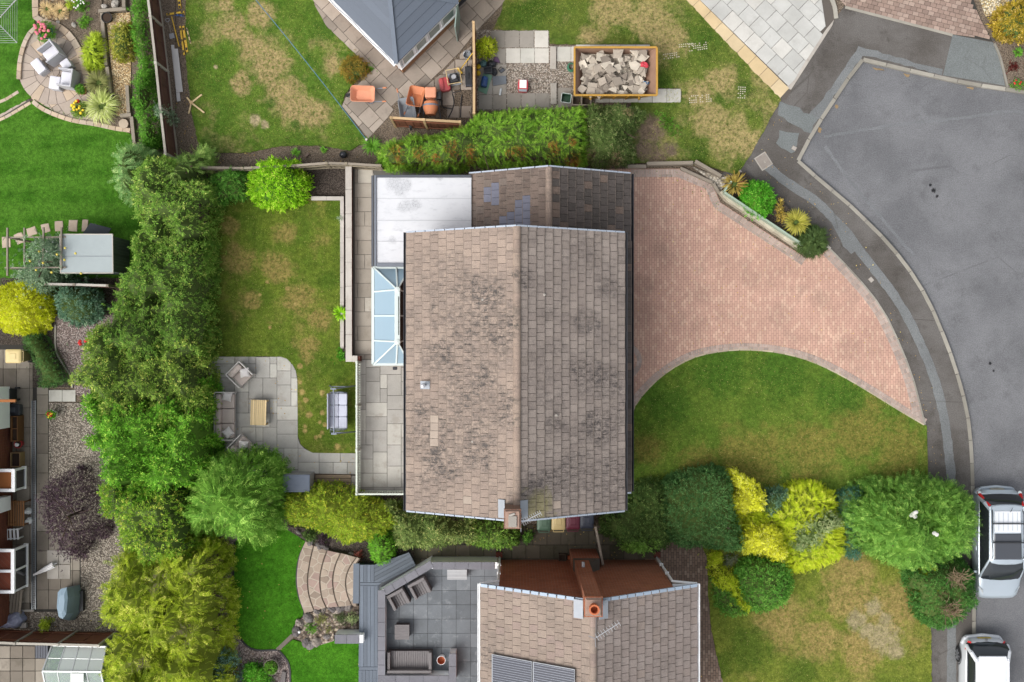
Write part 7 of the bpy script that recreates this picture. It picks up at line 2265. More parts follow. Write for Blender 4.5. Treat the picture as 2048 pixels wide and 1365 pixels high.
tb_ = here("garden_tub","dark green open tub by the lower lintel","tub",1132,198,0.03,R(-8),None,0.2)
obj("tub_body",MB().loft([[(x,y,0.02) for x,y in rrect(0.13,0.13,0.04)],[(x,y,0.3) for x,y in rrect(0.19,0.18,0.05)],[(x,y,0.3) for x,y in rrect(0.175,0.165,0.05)],[(x,y,0.06) for x,y in rrect(0.12,0.12,0.04)]]),m_plain("dark_green_plastic",C(50,84,62),0.5,0.08,8),tb_)
obj("rim",MB().tube([(x,y,0.31) for x,y in rrect(0.19,0.18,0.05)] + [(0.19,0.13,0.31)],0.014),M_pvc,tb_)
hs = here("coiled_hose","coiled green hose beside the skip's end","hose",1142,136,0.03)
for k in range(4):
 obj("coil",MB().tube([((0.15 - 0.015 * k) * math.cos(a),(0.18 - 0.015 * k) * math.sin(a),0.03 + 0.035 * k) for a in [2 * math.pi * q / 16 for q in range(17)]],0.017,6),m_plain("green_hose",C(70,128,100),0.5) if k == 0 else bpy.data.materials["green_hose"],hs)
wd = here("timber_frame_box","weathered white timber box frame with two openings below the skip","crate",1163,202,0.03,R(-1),None,0.25)
for x in (-0.37,0.0,0.37):
 obj("end_board",MB().box((x,0,0.15),(0.06,0.32,0.3)),M_oldwood,wd)
for s in (-1,1):
 obj("side_board",MB().box((0,s * 0.18,0.152),(0.8,0.05,0.296)),M_oldwood,wd)
obj("bottom_board",MB().box((0,0,0.02),(0.7,0.3,0.03)),M_dkwood,wd)
M_grid = m_plain("pale_grid_plastic",C(206,198,176),0.6,0.1,10)
for k,(x,y,nx,ny,rz_,lb) in enumerate(((1397,92,9,4,-8,"patch of pale turf protection grid showing through the grass by the skip's upper corner"),(1344,110,8,3,-8,"thin line of pale turf grid beside the skip"),(1373,89,7,2,-6,"short strip of pale turf grid between two others"),(1485,184,4,6,3,"patch of pale turf grid near the buff edging slabs"),(1402,196,11,4,-4,"patch of pale turf grid below the two loose slabs"))):
 mb = MB()
 for i in range(nx):
  for j in range(ny):
   if random.random() < 0.8:
    mb.box(((i - nx / 2) * 0.085,(j - ny / 2) * 0.085,0),(0.045,0.035,0.02))
 o = obj("turf_grid",mb,M_grid,kind="stuff")
 o.location = V(x,y)[:2] + (0.048,)
 o.rotation_euler = (0,0,R(-rz_))
zs = 1.95
shd = here("garden_shed","garden shed with pale grey felt roof half under the apple tree","shed",174,508,0,0,None,zs)
M_shedroof = m_plain("grey_shed_felt",C(166,176,178),0.85,0.08,3,bump=0.3)
M_shedwall = m_wood("dark_shed_board",C(104,112,116),C(84,92,98),R(90))
obj("roof",MB().box((0,0,1.97),(2.0,1.47,0.05),0,R(2)),M_shedroof,shd,bevel=0.006)
obj("roof_joint",MB().box((0,-0.1,2.0),(1.99,0.012,0.012),0,R(2)),M_flash,shd)
for s in (-1,1):
 obj("roof_edge",MB().box((0,s * 0.735,1.985 + s * 0.025),(2.02,0.035,0.06)),M_coping,shd)
 obj("roof_edge",MB().box((s * 1.0,0,1.985),(0.035,1.43,0.06),0,R(2)),M_coping,shd)
for k in range(11):
 y = -0.62 + k * 0.124
 for s in (-1,1):
  obj("wall_board",MB().box((s * 0.93,y,0.97),(0.03,0.118,1.92)),M_shedwall,shd)
for k in range(15):
 x = -0.87 + k * 0.124
 for s in (-1,1):
  obj("wall_board",MB().box((x,s * 0.66,0.97),(0.118,0.03,1.92)),M_shedwall,shd)
board("dark sheet propped beyond the pale shed roof",[(176,470),(191,449),(233,460),(226,471)],0.5,m_plain("dark_sheet",C(40,50,58),0.6,0.1,6),"dark_sheet","sheet",None,0.04)
fence("close_board_fence","dark low fence with pale top rail behind the shed",[(120,572),(175,573),(240,575)],1.3,M_brownfence,M_oldwood,0.15,M_coping,0)
pg = here("pergola","slim grey timber pergola over the stepping stones","pergola",60,505)
p0 = Vector(P(60,505)).to_3d()
zp = 2.1
pgl = lambda px,py,z: Vector((*P(px,py,zp),z)) - p0
for x,ya,yb2 in ((15,456,552),(49,456,530),(87,455,530),(123,455,540)):
 obj("rafter",MB().beam(pgl(x,ya,zp),pgl(x,yb2,zp),0.05,0.09),M_oldwood,pg)
for y in (475,536):
 obj("cross_beam",MB().beam(pgl(8,y,zp - 0.09),pgl(130,y - 1,zp - 0.09),0.05,0.09),M_oldwood,pg)
 for x in (18,120):
  v = pgl(x,y,0)
  obj("post",MB().box((v.x,v.y,zp / 2 - 0.07),(0.08,0.08,zp - 0.14)),M_oldwood,pg)
gt = here("garden_table","round white garden table under the apple tree","table",104,497,0.03,0,None,0.7)
obj("table_top",MB().lathe([(0,0.72),(0.3,0.72),(0.32,0.7),(0.3,0.68),(0,0.68)],(0,0,0),22),M_render,gt,smooth=True)
obj("stem",MB().cyl((0,0,0.04),(0,0,0.68),0.035),M_render,gt)
obj("foot",MB().lathe([(0,0.06),(0.2,0.03),(0.22,0.0)],(0,0,0),16),M_render,gt)
gc = here("garden_chair","white garden chair under the apple tree beside the round table","chair",97,528,0.03,R(100))
obj("seat",MB().box((0,0,0.43),(0.42,0.42,0.04)),M_render,gc,bevel=0.015)
obj("backrest",MB().box((-0.2,0,0.66),(0.04,0.4,0.42),0,0,R(-8)),M_render,gc,bevel=0.015)
for sx_ in (-1,1):
 for sy_ in (-1,1):
  obj("leg",MB().box((sx_ * 0.18,sy_ * 0.18,0.21),(0.035,0.035,0.42)),M_render,gc)
def m_bin(n,c):
 return m_plain(n,c,0.45,0.06,5,bump=0.05)
def wheelie(label,px,py,col_l,col_b,rz_=0.0,group="wheelie bins"):
 t = here("wheelie_bin",label,"bin",px,py,0.02,rz_,group,1.05)
 obj("bin_body",MB().loft([[(x,y,0.06) for x,y in rrect(0.19,0.21,0.04)],[(x,y,0.95) for x,y in rrect(0.25,0.28,0.05)]]),col_b,t)
 ld_ = obj("lid",MB().loft([[(x,y + 0.02,0.96) for x,y in rrect(0.27,0.31,0.06)],[(x,y + 0.02,1.0) for x,y in rrect(0.27,0.31,0.06)],[(x,y + 0.02,1.04) for x,y in rrect(0.235,0.27,0.06)],[(x,y + 0.02,1.05) for x,y in rrect(0.15,0.18,0.06)]]),col_l,t,smooth=True)
 obj("lid_boss",MB().loft([[(x,y + 0.03,1.048) for x,y in rrect(0.13,0.15,0.05)],[(x,y + 0.03,1.068) for x,y in rrect(0.10,0.12,0.04)]]),col_l,ld_)
 obj("handle",MB().tube([(-0.2,-0.3,0.96),(-0.2,-0.36,0.98),(0.2,-0.36,0.98),(0.2,-0.3,0.96)],0.02),col_b,t)
 for s in (-1,1):
  obj("wheel",MB().cyl((s * 0.2,-0.25,0.1),(s * 0.26,-0.25,0.1),0.1,n=14),M_tyre,t)
 return t
gB = m_bin("green_bin",C(88,116,96))
cB = m_bin("cream_bin",C(226,204,146))
mB_ = m_bin("maroon_bin",C(112,48,66))
nB = m_bin("navy_bin",C(62,68,82))
wheelie("dark green wheelie bin, first beside the chimney",1088,1047,gB,gB)
wheelie("cream wheelie bin between green and maroon ones",1117,1046,cB,cB)
wheelie("maroon wheelie bin between cream and navy ones",1146,1045,mB_,mB_)
wheelie("navy blue wheelie bin next to the trellis",1174,1043,nB,nB)
wheelie("cream wheelie bin alone on the side yard slabs under the yellow shrub",27,713,cB,m_bin("olive_cream_bin",C(176,156,112)),R(90),"bins in the side yard")
wheelie("black wheelie bin half out of the picture beside the red house",0,790,m_bin("black_bin",C(38,40,44)),M_black,R(90),"bins in the side yard")
pk = here("planter_box","small square dark planter at the foot of the brick gable","planter",1124,1113,0.02)
for s in (-1,1):
 obj("side_board",MB().box((s * 0.13,0,0.13),(0.03,0.28,0.26)),M_dkwood,pk)
 obj("end_board",MB().box((0,s * 0.125,0.131),(0.23,0.03,0.255)),M_dkwood,pk)
obj("soil",MB().box((0,0,0.1),(0.23,0.22,0.18)),M_soilp,pk)
put("terracotta_block","pale terracotta air brick standing beside the dark planter","brick",1139,1114,0.12,MB().box((0,0,0),(0.16,0.14,0.22)),M_pot,bevel=0.01)
M_brownw = m_wood("brown_planter_wood",C(140,100,62),C(112,76,46),R(90))
def trough(label,px,py,w,l,h,mat,ndiv=1,name="wooden_planter"):
 t = here(name,label,"planter",px,py,0.03,0,"wooden planters beside the red house",h)
 for s in (-1,1):
  obj("side_board",MB().box((s * w / 2,0,h / 2),(0.035,l,h)),mat,t)
  obj("end_board",MB().box((0,s * (l / 2 - 0.018),h / 2),(w - 0.036,0.035,h - 0.004)),mat,t)
 for k in range(1,ndiv):
  obj("divider",MB().box((0,-l / 2 + l * k / ndiv,h / 2),(w - 0.036,0.03,h - 0.01)),mat,t)
 obj("soil",MB().box((0,0,h * 0.4),(w - 0.04,l - 0.08,h * 0.75)),M_soilp,t)
 return t
trough("long brown two-part wooden planter beside the red house",29,858,0.24,1.0,0.55,M_brownw,2)
trough("shorter wooden planter full of dry stalks beside the red house",31,920,0.36,0.58,0.42,m_wood("pale_planter_wood",C(168,140,104),C(140,112,80),R(90)))
sqb = here("storage_tub","square dark grey storage tub next to the black bin","tub",27,820,0.03,0,None,0.4)
obj("tub_body",MB().loft([[(x,y,0) for x,y in rrect(0.2,0.19,0.04)],[(x,y,0.42) for x,y in rrect(0.26,0.23,0.05)]]),M_flashd,sqb)
obj("lid",MB().box((0,0,0.44),(0.5,0.44,0.04)),M_dark,sqb,bevel=0.02)
obj("lid_rib",MB().box((0,0,0.466),(0.22,0.2,0.02)),M_flashd,sqb,bevel=0.008)
rp_ = pot("red glazed pot with white top between the two wooden planters",44,887,0.15,0.34,m_plain("red_glaze",C(170,36,40),0.3,0.1,8))
obj("white_stones",MB().ell((-0.05,-0.03,0.31),(0.09,0.08,0.04),9,5,0.2,4),M_render,rp_)
board("dark mat leaning flat on the slabs beside the open bay window",[(32,940),(49,940),(49,970),(32,971)],0.04,M_dark,"door_mat","mat",None,0.05)
sl_ = here("slatted_rack","brown slatted wooden rack beside the red house wall","rack",33,1027,0.03,0,None,0.6)
for k in range(7):
 obj("slat",MB().box((-0.29 + k * 0.097,0,0.6),(0.06,1.0,0.03)),M_brownw,sl_)
for s in (-1,1):
 obj("rail",MB().box((0,s * 0.44,0.57),(0.66,0.05,0.03)),M_brownw,sl_)
 for q in (-1,1):
  obj("leg",MB().box((s * 0.29,q * 0.44,0.28),(0.05,0.05,0.56)),M_brownw,sl_)
ws = here("white_slat_bench","white slatted bench seen end on below the brown rack","bench",18,1069,0.03,R(3),None,0.45)
for k in range(6):
 obj("slat",MB().box((-0.36 + k * 0.145,0,0.45),(0.075,0.44,0.03)),M_render,ws)
for s in (-1,1):
 obj("rail",MB().box((0,s * 0.18,0.42),(0.84,0.04,0.03)),M_render,ws)
 for q in (-1,1):
  obj("leg",MB().box((s * 0.36,q * 0.18,0.2),(0.05,0.05,0.4)),M_render,ws)
for k,(x,y,lb) in enumerate(((58,1022,"white garden ornament beside the slatted rack"),(60,1041,"smaller white garden ornament nearer the drain channel"))):
 put("garden_ornament",lb,"ornament",x,y,0.0,MB().lathe([(0,0.36),(0.05,0.34),(0.07,0.28),(0.04,0.24),(0.10,0.16),(0.12,0.05),(0.14,0.0)],(0,0,0.03),12).ell((0.09,0.03,0.2),(0.05,0.04,0.08),8,5),M_render,k,"white ornaments",True)
pl_ = here("pallet","worn wooden pallet lying against the red house","pallet",27,1202,0.03,R(-6),None,0.25)
for k in range(6):
 obj("deck_board",MB().box((-0.3 + k * 0.12,0,0.27),(0.095,0.98,0.025)),M_oldwood,pl_)
for y in (-0.44,0,0.44):
 obj("bearer",MB().box((0,y,0.2),(0.72,0.09,0.09)),M_oldwood,pl_)
 obj("foot_board",MB().box((0,y,0.14),(0.72,0.1,0.025)),M_oldwood,pl_)
put("wood_block","bright offcut of timber lying on the worn pallet","timber",12,1212,0.33,MB().box((0,0,0),(0.2,0.26,0.08),R(4)),M_newwood,bevel=0.008)
bc = here("blue_crate","blue crate beside the worn pallet","crate",3,1203,0.03,0,None,0.3)
for s in (-1,1):
 obj("side",MB().box((s * 0.17,0,0.15),(0.02,0.66,0.3)),M_blu,bc)
 obj("end",MB().box((0,s * 0.32,0.151),(0.318,0.02,0.298)),M_blu,bc)
obj("floor",MB().box((0,0,0.03),(0.32,0.62,0.03)),M_blu,bc)
def drape(label,outline,hgt,mat,seed,name="tarpaulin",cat="cover",fold=0.08,k=0.5):
 w = PP(outline,hgt * 0.3)
 c_ = (sum(p[0] for p in w) / len(w),sum(p[1] for p in w) / len(w))
 rings = []
 rn_ = random.Random(seed)
 ph = rn_.random() * 6
 base = smooth_path([(p[0] - c_[0],p[1] - c_[1]) for p in w],4,True)
 for s_,z in ((1.0,0.0),(0.97,hgt * 0.35),(0.9,hgt * 0.7),(0.72,hgt * 0.92),(0.45,hgt * 1.0),(0.1,hgt * 1.03)):
  rings.append([(x * s_ * (1 + fold * math.sin(9 * math.atan2(y,x) + ph) * (s_ > 0.6)),y * s_ * (1 + fold * math.sin(7 * math.atan2(y,x) + ph) * (s_ > 0.6)),z + fold * 0.4 * math.sin(5 * x + 7 * y + ph)) for x,y in base])
 o = obj(name,MB().loft(rings),mat)
 o.location = (c_[0],c_[1],0.03)
 return tag(o,label,cat)
M_tarp = m_plain("grey_blue_tarpaulin",C(134,156,172),0.6,0.06,6,bump=0.2)
cvx = here("barbecue_cover","blue grey cover over a barbecue standing on the yard gravel","cover",140,1206,0.02,0,None,0.5)
k0 = Vector(P(140,1206,0.5)).to_3d()
cvp = lambda px,py,z: tuple(Vector((*P(px,py,z),z)) - k0)
top = [cvp(x,y,1.0) for x,y in ((116,1185),(122,1178),(134,1175),(136,1196),(133,1228),(126,1238),(118,1234),(114,1215))]
low = [cvp(x,y,0.05) for x,y in ((121,1188),(132,1175),(160,1170),(165,1190),(162,1222),(150,1240),(130,1238),(120,1215))]
midr = [tuple((Vector(a) * 0.45 + Vector(b) * 0.55) + Vector((0.03 * math.sin(3 * i),0.03 * math.cos(2 * i),0.1))) for i,(a,b) in enumerate(zip(top,low))]
rid = [tuple(Vector(a) * 0.55 + (sum((Vector(q) for q in top),Vector()) / 8) * 0.45 + Vector((0,0,0.07))) for a in top]
obj("cover_cloth",MB().loft([low,midr,top,rid]),M_tarp,cvx)
obj("leg",MB().box((0.1,0,0.1),(0.6,0.8,0.2)),M_black,cvx)
drape("crumpled grey lilac sheet beside the worn pallet",[(-10,1228),(20,1226),(44,1222),(49,1240),(42,1253),(10,1256),(-10,1252)],0.45,m_plain("lilac_grey_sheet",C(150,154,178),0.7,0.1,8),3,"dust_sheet","sheet",0.1)
put("white_block","small white block on the slabs beside the lilac sheet","block",49,1250,0.08,MB().box((0,0,0),(0.26,0.2,0.14),0.1),M_coping,bevel=0.01)
fp = here("folded_parasol","folded white parasol lying near the purple tree","parasol",91,1140,0.2)
f0_ = Vector(P(91,1140)).to_3d()
p,q = Vector(P(72,1148)).to_3d() - f0_,Vector(P(112,1128)).to_3d() - f0_
obj("folded_cloth",MB().cyl(p,p.lerp(q,0.6),0.03,0.10,9).cyl(p.lerp(q,0.6),q,0.10,0.12,9),M_render,fp)
obj("pole",MB().cyl(p * 1.06,q * 1.3,0.018),M_metal,fp)
for k in range(3):
 obj("fold",MB().beam(p + Vector((0,0.02 - 0.02 * k,0.05)),q + Vector((0,0.07 - 0.07 * k,0.12)),0.03,0.02),M_pillow,fp)
gh_ = here("greenhouse","aluminium framed greenhouse with glass roof in the lower corner","greenhouse",150,1330)
g0_ = Vector(P(150,1330)).to_3d()
gv = lambda px,py,z: Vector((*P(px,py,z),z)) - g0_
M_alu = m_plain("aluminium",C(200,204,204),0.4,0.05,10,metal=0.4)
M_ghg = m_glass("greenhouse_glass",C(190,206,200),0.38,0.06)
M_ghw = m_glass("whitewashed_glass",C(206,214,210),0.75,0.25)
ZEv,ZRd = 1.6,2.15
A0,A1 = gv(104,1291,ZEv),gv(212,1294,ZEv)
Rg0,Rg1 = gv(85,1343,ZRd),gv(202,1344,ZRd)
B0,B1 = gv(100,1412,ZEv),gv(216,1414,ZEv)
def bar(a_,b_,r_=0.035):
 obj("glazing_bar",MB().beam(a_,b_,r_,r_),M_alu,gh_)
for a_,b_ in ((A0,A1),(Rg0,Rg1),(B0,B1),(A0,Rg0),(A1,Rg1),(Rg0,B0),(Rg1,B1)):
 bar(a_,b_,0.055)
for k in range(1,4):
 bar(A0.lerp(A1,k / 4),Rg0.lerp(Rg1,k / 4))
 bar(Rg0.lerp(Rg1,k / 4),B0.lerp(B1,k / 4))
bar(A0.lerp(Rg0,0.5),A1.lerp(Rg1,0.5),0.02)
def gpane(vs,mat,nm="glass_pane"):
 c_ = sum(vs,Vector()) / len(vs)
 vs = [c_ + (v - c_) * 0.97 for v in vs]
 n = (vs[1] - vs[0]).cross(vs[2] - vs[0]).normalized() * 0.004
 k = len(vs)
 obj(nm,MB().add([v + n for v in vs] + [v - n for v in vs],[tuple(range(k)),tuple(range(2 * k - 1,k - 1,-1))] + [(i,k + i,k + (i + 1) % k,(i + 1) % k) for i in range(k)]),mat,gh_)
for k in range(4):
 a0_,a1_,r0_,r1_ = A0.lerp(A1,k / 4),A0.lerp(A1,(k + 1) / 4),Rg0.lerp(Rg1,k / 4),Rg0.lerp(Rg1,(k + 1) / 4)
 b0__,b1__ = B0.lerp(B1,k / 4),B0.lerp(B1,(k + 1) / 4)
 gpane([a0_,a1_,r1_,r0_],M_ghw if k > 0 else M_ghg)
 gpane([r0_,r1_,b1__,b0__],M_ghg)
 for q in (a0_,b0__):
  bar(q,Vector((q.x,q.y,0.02)))
 gpane([Vector((a0_.x,a0_.y,0.05)),Vector((a1_.x,a1_.y,0.05)),a1_,a0_],M_ghg)
for q in (A1,B1):
 bar(q,Vector((q.x,q.y,0.02)))
gpane([Vector((A0.x,A0.y,0.05)),Vector((B0.x,B0.y,0.05)),B0,Rg0,A0],M_ghg)
gpane([Vector((A1.x,A1.y,0.05)),Vector((B1.x,B1.y,0.05)),B1,Rg1,A1],M_ghg)
vt = obj("roof_vent",MB().beam(Rg0.lerp(Rg1,0.6) + Vector((0,-0.05,0.05)),Rg0.lerp(Rg1,0.6) + Vector((0,-0.5,0.06)),0.5,0.02),M_ghw,gh_)
lb_ = here("log_basket","dark slatted box against the fence beside the greenhouse","box",84,1304,0.02,0,None,0.5)
for k in range(5):
 obj("slat",MB().box((-0.2 + k * 0.1,0,0.5),(0.085,0.5,0.03)),M_navy,lb_)
obj("body",MB().box((0,0,0.24),(0.48,0.46,0.46)),M_navy,lb_)
# ================================================================ planting
def build_leaves(name,parent,pos,dirv,nrm,size,tmpl,mat):
 tv,tf = np.array(tmpl[0],float),np.array(tmpl[1],np.int32)
 n,k = len(pos),len(tv)
 Y = dirv / (np.linalg.norm(dirv,axis=1,keepdims=True) + 1e-9)
 X = np.cross(Y,nrm)
 X /= np.linalg.norm(X,axis=1,keepdims=True) + 1e-9
 Z = np.cross(X,Y)
 s = size[:,None,None]
 v = pos[:,None,:] + s * (tv[None,:,0:1] * X[:,None,:] + tv[None,:,1:2] * Y[:,None,:] + tv[None,:,2:3] * Z[:,None,:])
 f = (tf[None] + (np.arange(n) * k)[:,None,None]).reshape(-1,3)
 me = bpy.data.meshes.new(name)
 me.vertices.add(n * k)
 me.vertices.foreach_set("co",v.astype(np.float32).ravel())
 me.loops.add(len(f) * 3)
 me.loops.foreach_set("vertex_index",f.astype(np.int32).ravel())
 me.polygons.add(len(f))
 me.polygons.foreach_set("loop_start",np.arange(0,len(f) * 3,3,dtype=np.int32))
 me.materials.append(mat)
 me.update()
 return link(name,me,parent)
T_BROAD = ([(0,0,0),(0.3,0.45,0.10),(0,1,-0.04),(-0.3,0.45,0.10)],[(0,1,2),(0,2,3)])
T_ROUND = ([(0,0,0),(0.42,0.35,0.1),(0.3,0.85,0.05),(-0.3,0.85,0.05),(-0.42,0.35,0.1)],[(0,1,2),(0,2,3),(0,3,4)])
def _twig(n,lw=0.2,ll=0.5,spread=0.9):
 v,f = [],[]
 rn_ = random.Random(n)
 for k in range(n):
  y = 0.15 + 0.75 * k / n
  a = (1 if k % 2 else -1) * spread * rn_.uniform(0.6,1.2) if k < n - 1 else 0
  dx,dy = math.sin(a) * ll,math.cos(a) * ll
  px_,py_ = -dy / ll * lw * 0.5,dx / ll * lw * 0.5
  z = rn_.uniform(-0.1,0.18)
  b = len(v)
  v += [(0,y,0),(dx * 0.5 + px_,y + dy * 0.5 + py_,z),(dx,y + dy,z * 0.6 - 0.06),(dx * 0.5 - px_,y + dy * 0.5 - py_,z)]
  f += [(b,b + 2,b + 1),(b,b + 3,b + 2)]
 return v,f
T_TWIG = _twig(5)
def _spray():
 v,f = [],[]
 n = 7
 rn_ = random.Random(2)
 ay = [k / n for k in range(n + 1)]
 az = [0.08 * math.sin(3.0 * q) - 0.10 * q * q for q in ay]
 for i in range(n):
  b = len(v)
  v += [(0,ay[i],az[i]),(0,ay[i + 1],az[i + 1]),(0.03,ay[i] + 0.06,az[i])]
  f += [(b,b + 2,b + 1)]
  L = 0.06 + 0.26 * math.sin(math.pi * (0.2 + 0.75 * i / n))
  for s in (-1,1):
   l = L * rn_.uniform(0.8,1.2)
   b2 = len(v)
   v += [(s * l * 0.62,ay[i] + l * 0.85,az[i] - 0.05 * rn_.random()),(s * 0.085,ay[i] + 0.035,az[i] + 0.015)]
   f += [(b,b2 + 1,b2) if s > 0 else (b,b2,b2 + 1)]
 return v,f
T_SPRAY = _spray()
T_NEEDLE = ([(-0.07,0,0),(0.07,0,0),(0.32,0.9,0.05),(0,1.0,0.2),(-0.32,0.9,0.05),(0,0.1,0.05)],[(0,1,3),(5,1,2),(0,5,4)])
M_bark = m_plain("bark",C(92,78,64),0.95,0.25,12,bump=0.6)
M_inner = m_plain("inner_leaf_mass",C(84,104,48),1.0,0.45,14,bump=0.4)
def inset_poly(poly,d):
 poly = ccw(poly)
 out = []
 n = len(poly)
 for i in range(n):
  a,b = poly[i - 1],poly[(i + 1) % n]
  dx,dy = b[0] - a[0],b[1] - a[1]
  l = math.hypot(dx,dy) or 1
  out.append((poly[i][0] - dy / l * d,poly[i][1] + dx / l * d))
 return out
M_in_y = m_plain("inner_golden_mass",C(190,190,44),1.0,0.3,14,bump=0.4)  # brighter cores, tinted to offset the shade between the leaves
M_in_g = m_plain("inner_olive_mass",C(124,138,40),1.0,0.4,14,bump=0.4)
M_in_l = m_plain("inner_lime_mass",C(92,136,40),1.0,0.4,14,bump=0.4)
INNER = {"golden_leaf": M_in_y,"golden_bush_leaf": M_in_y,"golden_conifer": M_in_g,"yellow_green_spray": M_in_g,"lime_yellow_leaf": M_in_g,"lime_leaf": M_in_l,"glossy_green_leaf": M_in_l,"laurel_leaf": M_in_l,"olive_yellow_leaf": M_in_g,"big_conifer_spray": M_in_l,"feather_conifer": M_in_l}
def plant(name,label,cat,px,ht,mat,kind="twig",size=0.16,dens=260,R_=0.8,zb=0.15,zfac=0.55,lump=0.25,lump_s=1.3,depth=0.13,outlook=0.55,trunk=0,core=True,group=None,seed=None,edge_amp=0.12,side=0.6,upz=0.0,smooth_px=4,base_z=0.0,core_drop=0.26,stems_mat=None):
 seed = seed if seed is not None else (hash(label) & 0xffff if False else sum(ord(c) * (i + 3) for i,c in enumerate(label)) % 9973)
 rg = np.random.default_rng(seed)
 mx_,my_ = sum(p[0] for p in px) / len(px),sum(p[1] for p in px) / len(px)
 dcx,dcy = 1024 - mx_,682.5 - my_
 if group and "front border" in group:
  px = [(mx_ + (x_ - mx_) * 1.07,my_ + (y_ - my_) * 1.07) for x_,y_ in px]
 dl = math.hypot(dcx,dcy) + 1e-6
 pw_ = []
 for x_,y_ in px:
  vx_,vy_ = x_ - mx_,y_ - my_
  q_t = (vx_ * dcx + vy_ * dcy) / (dl * (math.hypot(vx_,vy_) + 1e-6))
  pw_.append(P(x_,y_,base_z + ht * max(0.1,0.5 - 0.24 * q_t)))
 poly = smooth_path(pw_,smooth_px,True)
 poly = inset_poly(poly,size * 0.26)
 A = np.array(poly)
 c0 = A.mean(0)
 root = thing(name,label,cat,(c0[0],c0[1],base_z),0,group)
 zb_ = zb * ht
 def hfun(x,y):
  d = edge_dist(x,y,poly)
  ins = inside_np(x,y,poly)
  d = np.where(ins,d,0)
  wob = (vnoise(x,y,2.2,seed) - 0.5) * edge_amp * 2
  t = np.clip((d + wob) / R_,0,1)
  dome = np.sqrt(np.clip(1 - (1 - t) ** 2,0,1))
  l = (vnoise(x,y,lump_s,seed + 1) - 0.5) * lump * 2 + (vnoise(x,y,lump_s * 2.7,seed + 2) - 0.5) * lump
  return np.maximum(zb_,zb_ + (ht - zb_) * dome * (1 + l * 0.55)),d
 lo,hi = A.min(0),A.max(0)
 area = abs(area2(poly))
 per = sum(math.dist(poly[i],poly[(i + 1) % len(poly)]) for i in range(len(poly)))
 n_top = int(dens * area)
 n_try = int(n_top * (hi - lo).prod() / area * 1.1) + 10
 q = rg.uniform(lo,hi,(n_try,2))
 k = inside_np(q[:,0],q[:,1],poly)
 q = q[k][:n_top]
 n_side = int(dens * per * (ht - zb_) * side)
 t = rg.uniform(0,len(poly),n_side)
 i0 = t.astype(int) % len(poly)
 fr = (t - np.floor(t))[:,None]
 e = A[i0] * (1 - fr) + A[(i0 + 1) % len(poly)] * fr
 nrm_in = c0 - e
 nrm_in /= np.linalg.norm(nrm_in,axis=1,keepdims=True) + 1e-9
 e = e + nrm_in * np.abs(rg.normal(0,0.16,(n_side,1)))
 x = np.concatenate([q[:,0],e[:,0]])
 y = np.concatenate([q[:,1],e[:,1]])
 ee = 0.06
 h,d = hfun(x,y)
 hx,_ = hfun(x + ee,y)
 hy,_ = hfun(x,y + ee)
 gx,gy = np.clip((hx - h) / ee,-3,3),np.clip((hy - h) / ee,-3,3)
 N = np.stack([-gx,-gy,np.ones_like(gx)],1)
 N /= np.linalg.norm(N,axis=1,keepdims=True)
 z = h.copy()
 nt = len(q)
 z[nt:] = zb_ * 0.5 + (h[nt:] - zb_ * 0.5) * rg.random(n_side)
 dep = rg.exponential(depth,len(x))
 pos = np.stack([x,y,z],1) - N * dep[:,None]
 pos[:,2] = np.maximum(pos[:,2],0.03)
 m = len(pos)
 rnd = rg.normal(0,1,(m,3))
 down = np.stack([-gx,-gy,np.zeros(m)],1)
 out = down / (np.linalg.norm(down,axis=1,keepdims=True) + 0.25)
 rad = np.stack([x - c0[0],y - c0[1],np.zeros(m)],1)
 rad /= np.linalg.norm(rad,axis=1,keepdims=True) + 1e-6
 dirv = out * outlook + rad * outlook * 0.5 + rnd * (0.6 if kind != "spray" else 0.5) + np.array([0,0,upz])
 nn = N + rg.normal(0,0.45 if kind != "spray" else 0.3,(m,3))
 sz = size * rg.uniform(0.65,1.3,m)
 tm = {"twig": T_TWIG,"broad": T_BROAD,"round": T_ROUND,"spray": T_SPRAY,"needle": T_NEEDLE}[kind]
 loc = np.array([c0[0],c0[1],0.0])
 build_leaves("foliage",root,pos - loc,dirv,nn,sz,tm,mat)
 if core:
  g_ = 0.22 if area > 3 else 0.12
  nx,ny = int((hi[0] - lo[0]) / g_) + 2,int((hi[1] - lo[1]) / g_) + 2
  X,Y_ = np.meshgrid(lo[0] + np.arange(nx) * g_,lo[1] + np.arange(ny) * g_,indexing='ij')
  hh,dd = hfun(X.ravel(),Y_.ravel())
  ins = inside_np(X.ravel(),Y_.ravel(),poly) & (dd > 0.08)
  zc = np.where(ins,np.maximum(hh - core_drop - 0.1 * vnoise(X.ravel(),Y_.ravel(),5,seed),0.05),0.02)
  idx = np.arange(nx * ny).reshape(nx,ny)
  vs = np.stack([X.ravel() - c0[0],Y_.ravel() - c0[1],zc],1)
  fs = []
  I = ins.reshape(nx,ny)
  for i in range(nx - 1):
   for j in range(ny - 1):
    if I[i,j] and I[i + 1,j] and I[i,j + 1] and I[i + 1,j + 1]:
     fs.append((idx[i,j],idx[i + 1,j],idx[i + 1,j + 1],idx[i,j + 1]))
  if fs:
   mb = MB()
   used = sorted({a for f in fs for a in f})
   mp = {a: b for b,a in enumerate(used)}
   mb.add([tuple(vs[a]) for a in used],[tuple(mp[a] for a in f) for f in fs])
   obj("inner_fill",mb,stems_mat or INNER.get(mat.name,M_inner),root,smooth=True)  # added dome under the leaves, its colour sets how dark gaps look
